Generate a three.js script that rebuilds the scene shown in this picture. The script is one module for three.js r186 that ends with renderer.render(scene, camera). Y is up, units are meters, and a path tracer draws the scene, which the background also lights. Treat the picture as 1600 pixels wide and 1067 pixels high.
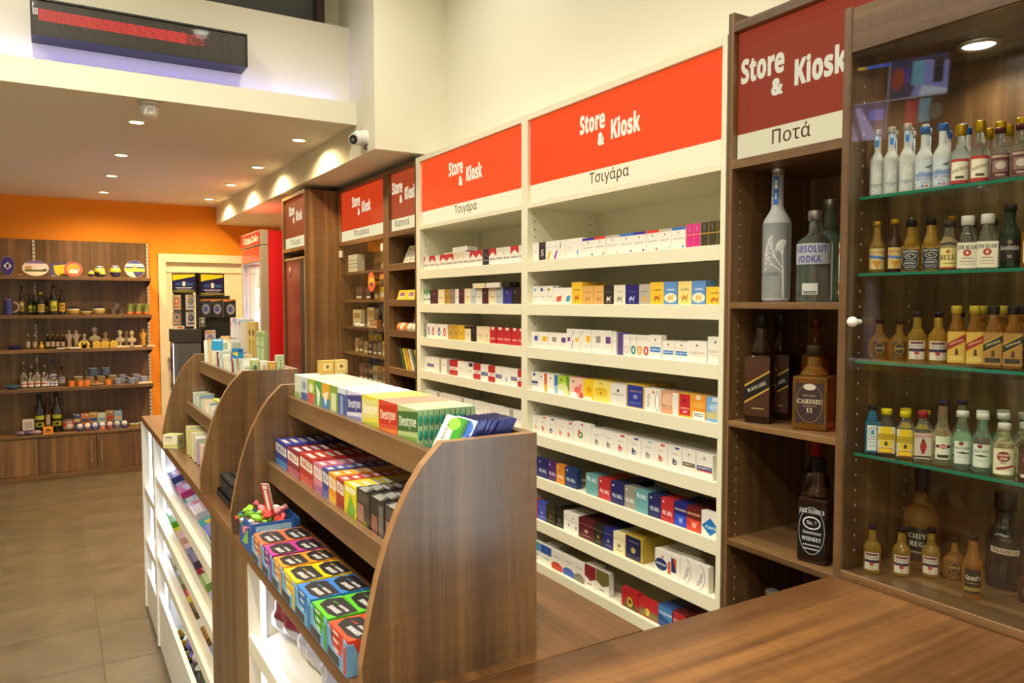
import * as THREE from 'three';
import { RoundedBoxGeometry } from 'three/addons/geometries/RoundedBoxGeometry.js';
import { mergeGeometries } from 'three/addons/utils/BufferGeometryUtils.js';
import { RectAreaLightUniformsLib } from 'three/addons/lights/RectAreaLightUniformsLib.js';

// ---------------------------------------------------------------- camera, exposure
const scene = new THREE.Scene();
scene.background = new THREE.Color(0x000000);
const camera = new THREE.PerspectiveCamera(2 * Math.atan(533.5 / 1185) * 180 / Math.PI, 1600 / 1067, 0.03, 60);
camera.position.set(0, 1.55, 0);
{
  const yaw = 31.2 * Math.PI / 180, pitch = Math.atan(60.5 / 1185);
  camera.lookAt(Math.sin(yaw) * Math.cos(pitch), 1.55 - Math.sin(pitch), -Math.cos(yaw) * Math.cos(pitch));
}
const renderer = new THREE.WebGLRenderer({ antialias: true });
renderer.toneMapping = THREE.LinearToneMapping;
renderer.toneMappingExposure = 1.0;
renderer.shadowMap.enabled = true;
RectAreaLightUniformsLib.init();
// light levels of the place
const HALL = { color: [1, 0.92, 0.75], power: 12.8 };      // downlights of the high shop hall
const BACK = { color: [1, 0.72, 0.36], power: 6.6 };      // warm halogens of the low back room
const STRIP = { color: [0.6, 0.7, 1], power: 5 };       // cold white strips inside the glazed counter front
const COVE = { color: [0.32, 0.3, 1], power: 17 };        // blue cove strip under the message board

// ---------------------------------------------------------------- helpers
let seed = 12345;
const rnd = () => { seed = (seed * 1664525 + 1013904223) >>> 0; return seed / 4294967296; };
const rr = (a, b) => a + (b - a) * rnd();
const taken = {};
function numbered(n) { const k = taken[n] = (taken[n] ?? -1) + 1; return k ? n + '_' + String(k).padStart(3, '0') : n; }
const lin = (r, g, b) => new THREE.Color().setRGB(r, g, b);
const css = (s) => new THREE.Color(s);
function thing(name, label, category, base = [0, 0, 0], group) {
  const o = new THREE.Group(); o.name = numbered(name); o.position.set(...base); scene.add(o);
  o.userData = { label, category }; if (group) o.userData.group = group;
  return o;
}
function structure(name, label, category, base = [0, 0, 0]) {
  const o = new THREE.Group(); o.name = name; o.position.set(...base); scene.add(o);
  o.userData = { label, category, kind: 'structure' };
  return o;
}
const shade = (m) => { m.castShadow = m.receiveShadow = true; return m; };
// geometry given in world metres becomes a part of a thing (or a sub-part of a part)
function part(parent, name, geo, mat, label) {
  const top = (() => { const p = new THREE.Vector3(); let o = parent; while (o && o !== scene) { p.add(o.position); o = o.parent; } return p; })();
  geo.translate(-top.x, -top.y, -top.z);
  const m = shade(new THREE.Mesh(geo, mat)); m.name = name; parent.add(m);
  if (label) m.userData.label = label;
  return m;
}
// geometry already in the parent's own axes
function lpart(parent, name, geo, mat, label) { const m = shade(new THREE.Mesh(geo, mat)); m.name = name; parent.add(m); if (label) m.userData.label = label; return m; }
function solo(name, label, category, geo, mat, pos = [0, 0, 0], group, rotY = 0) {
  const m = shade(new THREE.Mesh(geo, mat)); m.name = numbered(name); m.position.set(...pos); m.rotation.y = rotY; scene.add(m);
  m.userData = { label, category }; if (group) m.userData.group = group;
  return m;
}
function copyOf(o, pos, label, rotY = 0, group) {
  const c = o.clone(); c.name = numbered(o.name.replace(/_\d{3}$/, '')); c.position.set(...pos); c.rotation.y = rotY; scene.add(c);
  c.userData = { ...o.userData, label }; if (group) c.userData.group = group;
  return c;
}
const ORD = ['first', 'second', 'third', 'fourth', 'fifth', 'sixth', 'seventh', 'eighth', 'ninth', 'tenth', 'eleventh', 'twelfth', 'thirteenth', 'fourteenth', 'fifteenth', 'sixteenth', 'seventeenth', 'eighteenth', 'nineteenth', 'twentieth', 'twenty-first', 'twenty-second', 'twenty-third', 'twenty-fourth'];

// uv in metres from the dominant axis of every face; grain runs along v
function metreUV(g, grain = 'y', off = 0) {
  g = g.index ? g.toNonIndexed() : g;
  const p = g.attributes.position, n = g.attributes.normal, uv = new Float32Array(p.count * 2);
  for (let i = 0; i < p.count; i += 3) {
    let ax = 0, ay = 0, az = 0;
    for (let k = 0; k < 3; k++) { ax += Math.abs(n.getX(i + k)); ay += Math.abs(n.getY(i + k)); az += Math.abs(n.getZ(i + k)); }
    const main = ax > ay && ax > az ? 'x' : ay > az ? 'y' : 'z';
    const plane = { x: ['z', 'y'], y: ['x', 'z'], z: ['x', 'y'] }[main];
    const v = plane.includes(grain) ? grain : plane[1], u = plane[0] === v ? plane[1] : plane[0];
    for (let k = 0; k < 3; k++) {
      const c = { x: p.getX(i + k), y: p.getY(i + k), z: p.getZ(i + k) };
      uv[(i + k) * 2] = c[u] + off; uv[(i + k) * 2 + 1] = c[v] + off * 1.7;
    }
  }
  g.setAttribute('uv', new THREE.BufferAttribute(uv, 2));
  return g;
}
// box between two corners; r > 0 rounds the edges that catch light
function B(x0, x1, y0, y1, z0, z1, r = 0, grain = 'y', off = 0) {
  const w = Math.abs(x1 - x0), h = Math.abs(y1 - y0), d = Math.abs(z1 - z0);
  const g = r > 0 ? new RoundedBoxGeometry(w, h, d, 1, Math.min(r, w / 2.01, h / 2.01, d / 2.01)) : new THREE.BoxGeometry(w, h, d);
  g.translate((x0 + x1) / 2, (y0 + y1) / 2, (z0 + z1) / 2);
  return metreUV(g, grain, off);
}
function settle(m, y) {   // lower or raise a leaning thing until its lowest point stands at y
  m.updateMatrixWorld(true); const b = new THREE.Box3().setFromObject(m, true); m.position.y += y - b.min.y; return m;
}
const merge = (a) => mergeGeometries(a.map((g) => { g = g.index ? g.toNonIndexed() : g; for (const k of Object.keys(g.attributes)) if (!['position', 'normal', 'uv'].includes(k)) g.deleteAttribute(k); return g; }));
function cyl(r0, r1, h, seg = 20, x = 0, y = 0, z = 0, axis = 'y') {
  const g = new THREE.CylinderGeometry(r1, r0, h, seg);
  if (axis === 'x') g.rotateZ(Math.PI / 2); if (axis === 'z') g.rotateX(Math.PI / 2);
  return g.translate(x, y, z);
}
function prism(points, depth, axis, at) {   // a closed outline extruded along z (points are x, y) or along x (points are -z, y)
  const s = new THREE.Shape(points.map(([a, b]) => new THREE.Vector2(a, b)));
  const g = new THREE.ExtrudeGeometry(s, { depth, bevelEnabled: false, curveSegments: 12 });
  if (axis === 'x') g.rotateY(Math.PI / 2);
  return g.translate(...at);
}

// ---------------------------------------------------------------- procedural textures
function hash2(x, y, s) { let h = Math.imul(x, 374761393) ^ Math.imul(y, 668265263) ^ Math.imul(s, 2147483647 ^ 0x9e3779b9); h = Math.imul(h ^ (h >>> 13), 1274126177); return ((h ^ (h >>> 16)) >>> 0) / 4294967296; }
function pnoise(x, y, px, py, s) {    // value noise that repeats after px, py cells
  const ix = Math.floor(x), iy = Math.floor(y), fx = x - ix, fy = y - iy, u = fx * fx * (3 - 2 * fx), v = fy * fy * (3 - 2 * fy);
  const m = (a, n) => ((a % n) + n) % n, h = (a, b) => hash2(m(a, px), m(b, py), s);
  return (h(ix, iy) * (1 - u) + h(ix + 1, iy) * u) * (1 - v) + (h(ix, iy + 1) * (1 - u) + h(ix + 1, iy + 1) * u) * v;
}
function dataTex(n, metres, fn, srgb = true) {
  const d = new Uint8Array(n * n * 4);
  for (let j = 0; j < n; j++) for (let i = 0; i < n; i++) { const c = fn(i / n, j / n), k = (j * n + i) * 4; d[k] = c[0]; d[k + 1] = c[1]; d[k + 2] = c[2]; d[k + 3] = 255; }
  const t = new THREE.DataTexture(d, n, n); t.wrapS = t.wrapT = THREE.RepeatWrapping; t.magFilter = THREE.LinearFilter; t.minFilter = THREE.LinearMipmapLinearFilter; t.generateMipmaps = true;
  if (srgb) t.colorSpace = THREE.SRGBColorSpace; t.repeat.set(1 / metres, 1 / metres); t.needsUpdate = true;
  return t;
}
const mixc = (a, b, t) => a.map((x, i) => x + (b[i] - x) * t);
function woodTex(dark, mid, light, s) {   // walnut laminate: board-wide tone steps, streaks, pores, a faint cross figure
  const strips = []; let x = 0; const R = (k) => hash2(k, 7, s);
  for (let k = 0; x < 1; k++) { const w = 0.05 + 0.09 * R(k); strips.push([x, Math.min(1, x + w), R(k + 50), R(k + 90)]); x += w; }
  return dataTex(1024, 1.5, (u, v) => {
    const st = strips.find((q) => u < q[1]) ?? strips[0];
    const wob = 0.012 * (pnoise(u * 6, v * 3, 6, 3, s + 1) - 0.5), uu = u + wob;
    const streak = 0.5 * pnoise(uu * 60, v * 2 + st[3] * 0, 60, 2, s + 2) + 0.3 * pnoise(uu * 190, v * 4, 190, 4, s + 3) + 0.2 * pnoise(uu * 420, v * 10, 420, 10, s + 4);
    const curl = pnoise(u * 20, v * 170, 20, 170, s + 5) - 0.5;
    const big = pnoise(u * 9, v * 1.0, 9, 1, s + 6);
    let t = 0.2 + 0.56 * streak + 0.44 * (st[2] - 0.5) + 0.34 * (big - 0.5) + 0.08 * curl;
    t = Math.max(0, Math.min(1, t));
    let c = t < 0.5 ? mixc(dark, mid, t * 2) : mixc(mid, light, t * 2 - 1);
    if (pnoise(uu * 500, v * 24, 500, 24, s + 8) > 0.8) c = c.map((q) => q * 0.9);
    return c;
  });
}
function woodMat(tex, rough = 0.42) { return new THREE.MeshPhysicalMaterial({ map: tex, roughness: rough, clearcoat: 0.4, clearcoatRoughness: 0.28 }); }
const WOODTEX = woodTex([66, 46, 28], [118, 87, 54], [170, 132, 87], 3);
const TOPTEX = woodTex([50, 30, 13], [100, 65, 33], [162, 113, 62], 11);
const M = {
  wood: woodMat(WOODTEX), top: woodMat(TOPTEX, 0.38),
  woodDark: woodMat(WOODTEX, 0.5),
  rackWood: new THREE.MeshPhysicalMaterial({ map: WOODTEX, roughness: 0.36, clearcoat: 0.95, clearcoatRoughness: 0.2 }),
  white: new THREE.MeshStandardMaterial({ color: lin(0.86, 0.82, 0.62), roughness: 0.5 }),
  wall: new THREE.MeshStandardMaterial({ color: lin(0.84, 0.82, 0.68), roughness: 0.9 }),
  ceiling: new THREE.MeshStandardMaterial({ color: lin(0.84, 0.79, 0.7), roughness: 0.95 }),
  orange: new THREE.MeshStandardMaterial({ color: lin(0.9, 0.3, 0.01), roughness: 0.8 }),
  doorPaint: new THREE.MeshStandardMaterial({ color: lin(0.82, 0.76, 0.58), roughness: 0.45 }),
  black: new THREE.MeshStandardMaterial({ color: lin(0.012, 0.012, 0.013), roughness: 0.45 }),
  dark: new THREE.MeshStandardMaterial({ color: lin(0.03, 0.027, 0.025), roughness: 0.6 }),
  grey: new THREE.MeshStandardMaterial({ color: lin(0.3, 0.3, 0.3), roughness: 0.5 }),
  steel: new THREE.MeshStandardMaterial({ color: lin(0.6, 0.58, 0.55), roughness: 0.3, metalness: 1 }),
  brass: new THREE.MeshStandardMaterial({ color: lin(0.7, 0.6, 0.42), roughness: 0.35, metalness: 1 }),
  plastic: new THREE.MeshStandardMaterial({ color: lin(0.8, 0.79, 0.74), roughness: 0.4 }),
  red: new THREE.MeshStandardMaterial({ color: lin(0.55, 0.012, 0.018), roughness: 0.35 }),
  edge: woodMat(woodTex([120, 86, 54], [150, 110, 70], [172, 130, 86], 17), 0.4),
  pane: new THREE.MeshPhysicalMaterial({ color: lin(0.96, 0.97, 0.95), roughness: 0.02, transmission: 1, thickness: 0, ior: 1.5 }),
  shelfGlass: new THREE.MeshPhysicalMaterial({ color: lin(0.86, 0.95, 0.9), roughness: 0.03, transmission: 1, thickness: 0, ior: 1.5 }),
  glassEdge: new THREE.MeshPhysicalMaterial({ color: lin(0.03, 0.26, 0.16), roughness: 0.12, transmission: 0.3, thickness: 0 }),
};
const FLOORTEX = dataTex(1024, 1.76, (u, v) => {
  const t = 0.5 * pnoise(u * 14, v * 14, 14, 14, 21) + 0.3 * pnoise(u * 50, v * 70, 50, 70, 22) + 0.2 * pnoise(u * 200, v * 260, 200, 260, 23);
  return mixc([80, 70, 55], [112, 100, 82], t);
});
const floorMat = new THREE.MeshPhysicalMaterial({ map: FLOORTEX, roughness: 0.4 });
// ================================================================ THE SETTING
const W = 1.65, CT = 0.979, ZB = -8.07, HC = 2.504, HALLC = 3.65;      // wall-unit front, counter height, back wall, low ceiling, hall ceiling
{ // floor: square tiles with sunken joints, pieces where they can be told apart
  const f = structure('floor', 'beige stone tiled floor', 'floor');
  part(f, 'screed', B(-2.6, 2.2, -0.12, -0.006, ZB - 0.2, 3.2), new THREE.MeshStandardMaterial({ color: lin(0.2, 0.16, 0.11), roughness: 0.9 }));
  const t = 0.44, x0 = 0.148, z0 = -3.63;
  const geos = [0, 1, 2, 3].map((k) => { const g = new RoundedBoxGeometry(t - 0.004, 0.008, t - 0.004, 1, 0.0012); return metreUV(g.toNonIndexed(), 'z', k * 0.37 + 0.1); });
  const rest = [];
  for (let i = -6; i <= 4; i++) for (let j = -11; j <= 15; j++) {
    const x = x0 + (i + 0.5) * t, z = z0 + (j + 0.5) * t;
    if (x - t / 2 < -2.5 || x + t / 2 > 2.1 || z - t / 2 < ZB - 0.1 || z + t / 2 > 3.1) continue;
    if (x > -1.1 && x < 0.6 && z < -2.2) { const m = lpart(f, 'tile', geos[Math.floor(rnd() * 4)], floorMat); m.position.set(x, -0.004, z); }
    else rest.push(geos[0].clone().translate(x, -0.004, z));
  }
  const r = lpart(f, 'further_tiles', merge(rest), floorMat); r.userData.kind = 'stuff';
}
{ // walls and ceilings, all with thickness
  const w = (n, l, g, m) => { const s = structure(n, l, 'wall'); part(s, 'plaster', g, m); return s; };
  w('wall_back', 'bright orange painted back wall with a door', merge([B(-2.6, 0.949, 0, HC + 0.3, ZB - 0.15, ZB), B(1.667, 2.3, 0, HC + 0.3, ZB - 0.15, ZB), B(0.949, 1.667, 1.98, HC + 0.3, ZB - 0.15, ZB)]), M.orange);
  w('wall_left', 'plain cream wall along the left of the shop', merge([B(-2.75, -2.6, 0, HALLC + 0.3, ZB - 0.15, -3.75), B(-2.75, -2.6, 0, HALLC + 0.3, -0.9, 3.3), B(-2.75, -2.6, 0, 0.35, -3.75, -0.9), B(-2.75, -2.6, 3.2, HALLC + 0.3, -3.75, -0.9)]), M.wall);
  const sf = structure('window_2', 'added unseen dark window keeping the cabinet glass reflection dark', 'window');  // window added out of view to darken what the cabinet glass mirrors
  part(sf, 'frame', merge([-3.75, -2.35, -0.94].map((z) => B(-2.72, -2.64, 0.35, 3.2, z, z + 0.04)).concat([B(-2.72, -2.64, 0.35, 0.39, -3.75, -0.9), B(-2.72, -2.64, 3.16, 3.2, -3.75, -0.9)])), M.dark);
  part(sf, 'pane', B(-2.685, -2.68, 0.39, 3.16, -3.71, -0.94), M.pane);
  w('wall_right', 'cream wall above and behind the shelving', merge([B(2.05, 2.3, 0, 2.332, ZB, 3.3), B(1.826, 2.3, 2.316, HALLC + 0.3, -3.695, 3.3)]), M.wall);
  w('wall_front', 'cream wall at the street side of the shop', B(-2.75, 2.3, 0, HALLC + 0.3, 3.15, 3.3), M.wall);
  // cream pillar and boxed bulkhead over the brown units
  w('wall_bulkhead', 'boxed cream bulkhead running above the brown shelving', B(1.424, 2.3, 2.332, HALLC + 0.1, ZB, -3.695), M.wall);
  // beam: projecting lower band, recessed upper wall with a glazed opening
  const u = structure('wall_upper', 'cream beam wall between hall and low back room', 'wall');
  part(u, 'band', B(-2.6, 1.424, HC - 0.001, 2.616, -3.99, -3.965), M.wall); part(u, 'ledge', B(-2.6, 1.424, 2.6, 2.616, -4.07, -3.99), M.wall);
  part(u, 'upper_face', merge([B(-2.6, 1.424, 2.55, 3.047, -4.3, -4.07), B(-2.6, 0.3, 3.047, HALLC + 0.1, -4.3, -4.07)]), M.wall);
  const c = structure('ceiling', 'low plastered ceiling of the back room', 'ceiling');
  part(c, 'plaster', B(-2.6, 1.424, HC, HC + 0.04, ZB, -3.99), M.ceiling);
  const h = structure('ceiling_hall', 'high plastered ceiling of the shop hall', 'ceiling');
  part(h, 'plaster', B(-2.75, 2.3, HALLC, HALLC + 0.25, -6.2, 3.3), M.wall);
  const wi = structure('window_1', 'dark window with slatted blind above the beam', 'window');
  const sl = new THREE.MeshStandardMaterial({ color: lin(0.1, 0.125, 0.18), roughness: 0.6 });
  part(wi, 'frame', merge([B(1.285, 1.325, 3.047, HALLC, -4.26, -4.18), B(0.3, 1.325, 3.047, 3.06, -4.26, -4.18), B(0.3, 0.34, 3.06, HALLC, -4.26, -4.18)]), new THREE.MeshStandardMaterial({ color: lin(0.06, 0.04, 0.03), roughness: 0.5 }));
  part(wi, 'pane', B(0.34, 1.285, 3.06, HALLC, -4.222, -4.218), M.pane);
  for (let k = 0; k < 22; k++) { const g = B(0.345, 1.28, -0.0125, 0.0125, -0.001, 0.001); g.rotateX(0.5); g.translate(0, 3.075 + k * 0.026, -4.25); part(wi, 'slat', g, sl); }
  part(u, 'reveal', B(1.325, 1.424, 3.047, HALLC + 0.1, -4.3, -4.24), M.wall);
  part(u, 'rear_board', B(0.3, 1.424, 3.047, HALLC + 0.1, -4.36, -4.31), M.dark);
}
{ // door in the back wall
  const d = structure('door_1', 'cream panelled door with round steel handle in orange wall', 'door', [1.3, 0, ZB]);
  part(d, 'door_frame', merge([B(0.885, 0.955, 0, 2.02, ZB - 0.05, ZB + 0.02, 0.004), B(1.66, 1.73, 0, 2.02, ZB - 0.05, ZB + 0.02, 0.004), B(0.885, 1.73, 1.945, 2.025, ZB - 0.05, ZB + 0.022, 0.004)]), M.doorPaint);
  const leaf = part(d, 'door_leaf', merge([B(0.955, 1.66, 0.005, 1.945, ZB - 0.06, ZB - 0.025), B(0.99, 1.0, 0.1, 1.85, ZB - 0.025, ZB - 0.018), B(0.955, 1.66, 1.85, 1.862, ZB - 0.025, ZB - 0.012)]), M.doorPaint);
  const knob = merge([cyl(0.026, 0.026, 0.01, 20, 0, 0, 0, 'z'), cyl(0.012, 0.012, 0.05, 12, 0, 0, 0.03, 'z'), new THREE.SphereGeometry(0.025, 16, 10).translate(0, 0, 0.06)]);
  part(d, 'door_knob', knob.translate(0.972, 1.0, ZB - 0.02), M.steel);
  part(d, 'lock_plate', merge([cyl(0.026, 0.026, 0.012, 20, 0.972, 0.925, ZB - 0.018, 'z'), cyl(0.009, 0.009, 0.03, 10, 0.972, 0.925, ZB - 0.01, 'z')]), M.steel);
  part(d, 'grip', new THREE.TorusGeometry(0.045, 0.006, 8, 20).toNonIndexed().scale(0.35, 1.3, 1).translate(0.985, 0.78, ZB - 0.015), M.brass);
}
// round recessed downlight: ring, glowing lens and its own spot
function downlight(x, y, z, label, group, L, r, cone, pow, blend = 0.9) {
  const o = thing('ceiling_downlight', label, 'downlight', [x, y, z], group);
  lpart(o, 'ring', new THREE.TorusGeometry(r * 1.18, r * 0.22, 8, 24).rotateX(Math.PI / 2).translate(0, -0.002, 0), M.plastic);
  const glow = new THREE.MeshStandardMaterial({ color: 0xffffff, emissive: lin(...L.color), emissiveIntensity: 9 });
  lpart(o, 'lens', new THREE.CylinderGeometry(r, r, 0.008, 24).translate(0, -0.004, 0), glow);
  const s = new THREE.SpotLight(lin(...L.color), pow, 0, cone, blend, 2); s.position.set(0, -0.014, 0); s.target.position.set(0, -1, 0); s.castShadow = true; s.shadow.radius = r / 0.02 * 0.8; o.add(s, s.target);
  return o;
}
{
  const zs = [-4.48, -5.52, -6.45, -7.44], nm = ['nearest', 'second nearest', 'third nearest', 'farthest'];
  for (let i = 0; i < 4; i++) downlight(0.405, HC, zs[i], `${nm[i]} warm downlight of the left ceiling row`, 'back room downlights', BACK, 0.034, 1.45, BACK.power, 0.75);
  for (let i = 0; i < 4; i++) downlight(1.258, HC, zs[i], `${nm[i]} warm downlight of the row beside the bulkhead`, 'back room downlights', BACK, 0.034, 1.45, BACK.power, 0.75);
  for (const [x, a] of [[-1.27, 'far left'], [-0.107, 'left'], [1.04, 'right']]) for (const [z, b] of [[-3.0, 'row nearest the beam'], [-1.5, 'middle row'], [0.0, 'row above the cash desk'], [1.5, 'street side row']]) {
    downlight(x, HALLC, z, `${a} hall ceiling downlight in the ${b}`, 'hall downlights', HALL, 0.06, 1.3, HALL.power * (x > 1 ? (z < -2 ? 0.6 : 0.36) : x > -1 ? 1.42 : 1.6) * (z < -2 ? (x < 0 ? 0.85 : 1.2) : z < -1 ? 1.05 : x > 1 ? 0.4 : 0.85));
  }
}
// ================================================================ SHELVING ALONG THE RIGHT WALL
const SH = [1.718, 1.545, 1.371, 1.198, 1.023, 0.851, 0.677, 0.503];
const BAYTOP = 2.306, REDB = 2.021, CREAMB = 1.951, XB = 2.01;
function pegs(parent, zSide, side, y0, y1, mat) {   // rows of shelf-pin holes: little dark discs a hair proud of the side panel
  const g = []; for (const x of [W + 0.035, XB - 0.045]) for (let y = y0; y < y1; y += 0.032) g.push(cyl(0.0028, 0.0028, 0.0012, 8, x, y, zSide + side * 0.0003, 'z'));
  const m = part(parent, 'pin_holes', merge(g), mat); m.userData.kind = 'stuff';
}
const holeMat = new THREE.MeshStandardMaterial({ color: lin(0.03, 0.025, 0.02), roughness: 0.8 }), pinMat = new THREE.MeshStandardMaterial({ color: lin(0.5, 0.42, 0.3), roughness: 0.5 });
function whiteBay(label, z0, z1, leftPost, rightPost) {   // z0 is the far (left) inner side, z1 the near one
  const t = thing('cigarette_shelf_unit', label, 'shelf unit', [W, 0, (z0 + z1) / 2]);
  part(t, 'side_panel', B(W, XB, 0.02, BAYTOP, z0 - leftPost, z0, 0.0015), M.white);
  if (rightPost) part(t, 'side_panel', B(W, XB, 0.02, BAYTOP, z1, z1 + rightPost, 0.0015), M.white);
  part(t, 'back_panel', B(XB, XB + 0.02, 0.02, BAYTOP, z0, z1), M.white);
  part(t, 'top_board', B(W, XB, BAYTOP - 0.026, BAYTOP, z0, z1, 0.0015), M.white);
  part(t, 'bottom_board', B(W + 0.03, XB, 0.02, 0.36, z0, z1), M.white);
  part(t, 'sign_rail', B(W, XB, CREAMB - 0.022, CREAMB, z0, z1, 0.0015), M.white);
  for (const y of SH) { const s = part(t, 'shelf', B(W + 0.012, XB, y - 0.022, y - 0.004, z0, z1), M.white); part(s, 'price_rail', B(W, W + 0.012, y - 0.045, y, z0, z1, 0.0015), M.white); }
  pegs(t, z0, 1, 0.6, 1.93, holeMat);
  return t;
}
whiteBay('cream shelf unit of cigarettes beside the brown tobacco bay', -3.655, -2.651, 0.045, 0);
whiteBay('wide cream shelf unit of cigarettes beside the bottle bay', -2.604, -1.569, 0.047, 0.019);
{ // brown bottle bay with sign
  const z0 = -1.527, z1 = -0.995, t = thing('bottle_shelf_unit', 'open brown wooden bay with large spirit bottles', 'shelf unit', [W, 0, -1.26]);
  part(t, 'side_panel', B(W, XB, 0.02, 2.36, -1.547, z0, 0.0015), M.wood);
  part(t, 'side_panel', B(W + 0.002, XB, 0.02, 2.36, z1 - 0.018, z1), M.wood);
  part(t, 'back_panel', B(XB - 0.02, XB, 0.02, 2.36, z0, z1), M.wood);
  part(t, 'top_board', B(W, XB, 2.304, 2.33, z0, z1, 0.0015, 'z'), M.wood);
  part(t, 'sign_rail', B(W, XB - 0.02, CREAMB - 0.026, CREAMB, z0, z1, 0.0015, 'z'), M.wood);
  for (const y of [1.551, 1.214, 0.87, 0.5]) part(t, 'shelf', B(W, XB - 0.02, y - 0.018, y, z0, z1, 0.0015, 'z'), M.wood);
  pegs(t, z0, 1, 0.62, 1.9, pinMat);
}
{ // brown tobacco bay, open
  const z0 = -4.085, z1 = -3.72, t = thing('tobacco_shelf_unit', 'narrow open brown bay of tobacco pouches', 'shelf unit', [W, 0, -3.9]);
  part(t, 'side_panel', B(W, XB, 0.02, 2.3, -4.125, z0, 0.0015), M.wood);
  part(t, 'side_panel', B(W, XB, 0.02, 2.3, z1, -3.702, 0.0015), M.wood);
  part(t, 'back_panel', B(XB - 0.02, XB, 0.02, 2.3, z0, z1), M.wood);
  part(t, 'top_board', B(W, XB, 2.276, 2.3, z0, z1, 0.0015, 'z'), M.wood);
  part(t, 'sign_rail', B(W, XB - 0.02, CREAMB - 0.03, CREAMB, z0, z1, 0.0015, 'z'), M.wood);
  for (const y of [1.768, 1.568, 1.396, 1.183, 0.98, 0.78, 0.58]) { const s = part(t, 'shelf', B(W + 0.015, XB - 0.02, y - 0.034, y - 0.018, z0, z1, 0, 'z'), M.wood); part(s, 'shelf_lip', B(W, W + 0.015, y - 0.038, y, z0, z1, 0.0015, 'z'), M.wood); }
}
{ // brown cigarillo bay with two glass doors
  const z0 = -4.955, z1 = -4.165, t = thing('cigarillo_cabinet', 'brown cabinet with two clear glass doors for cigarillos', 'cabinet', [W, 0, -4.55]);
  part(t, 'side_panel', B(W, XB, 0.02, 2.3, -4.985, z0, 0.0015), M.wood);
  part(t, 'side_panel', B(W, XB, 0.02, 2.3, z1, -4.127, 0.0015), M.wood);
  part(t, 'back_panel', B(XB - 0.02, XB, 0.02, 2.3, z0, z1), M.wood);
  part(t, 'top_board', B(W, XB, 2.276, 2.3, z0, z1, 0.0015, 'z'), M.wood);
  part(t, 'sign_rail', B(W, XB - 0.02, CREAMB - 0.03, CREAMB, z0, z1, 0.0015, 'z'), M.wood);
  for (const y of [1.75, 1.57, 1.395, 1.23, 1.05, 0.85]) part(t, 'shelf', B(W + 0.02, XB - 0.02, y - 0.018, y, z0, z1, 0.001, 'z'), M.wood);
  for (const [a, b, e] of [[z0 + 0.004, -4.563, z0], [-4.557, z1 - 0.004, z1]]) {
    const d = part(t, 'glass_door', B(W + 0.002, W + 0.006, 0.5, CREAMB - 0.034, a, b), M.pane);
    const s = e === z0 ? 1 : -1, h = e === z0 ? a : b;
    part(d, 'hinge', B(W - 0.004, W + 0.012, 1.85, 1.895, h, h + s * 0.03, 0.002), M.plastic);
    const k = e === z0 ? b : a; part(d, 'knob', B(W - 0.01, W + 0.001, 1.405, 1.418, k - s * 0.07, k - s * 0.01, 0.003), M.plastic);
  }
}
{ // brown fridge housing, stands forward of the shelving
  const xf = 1.437, z0 = -5.56, z1 = -5.025, t = thing('fridge_housing', 'tall brown wooden housing around a dark red cooler', 'cabinet', [1.75, 0, -5.3]);
  part(t, 'side_panel', B(xf, XB, 0, 2.298, z1, z1 + 0.02, 0.0015), M.wood);
  part(t, 'side_panel', B(xf, XB, 0, 2.298, z0 - 0.022, z0, 0.0015), M.wood);
  part(t, 'back_panel', B(XB, XB + 0.02, 0, 2.298, z0, z1), M.wood);
  part(t, 'top_board', B(xf, XB, 2.274, 2.298, z0, z1, 0.0015, 'z'), M.wood);
  part(t, 'sign_rail', B(xf, XB, 1.905, 1.93, z0, z1, 0.0015, 'z'), M.wood);
  const f = thing('drinks_cooler', 'dark red cooler with glass door inside brown housing', 'fridge', [1.7, 0, -5.3]);
  part(f, 'body', B(xf + 0.05, XB - 0.02, 0.02, 1.86, z0 + 0.02, z1 - 0.02, 0.004), new THREE.MeshStandardMaterial({ color: lin(0.05, 0.008, 0.01), roughness: 0.4 }));
  const d = part(f, 'door', B(xf + 0.012, xf + 0.05, 0.1, 1.85, z0 + 0.02, z1 - 0.02, 0.004), new THREE.MeshStandardMaterial({ color: lin(0.16, 0.012, 0.018), roughness: 0.18 }));
  part(d, 'door_frame', merge([B(xf + 0.004, xf + 0.05, 0.1, 1.86, z1 - 0.035, z1 - 0.015, 0.002), B(xf + 0.004, xf + 0.05, 1.845, 1.862, z0 + 0.02, z1 - 0.015, 0.002)]), M.steel);
  part(d, 'black_strip', B(xf + 0.008, xf + 0.012, 0.1, 1.84, z1 - 0.14, z1 - 0.05), M.black);
}
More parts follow.
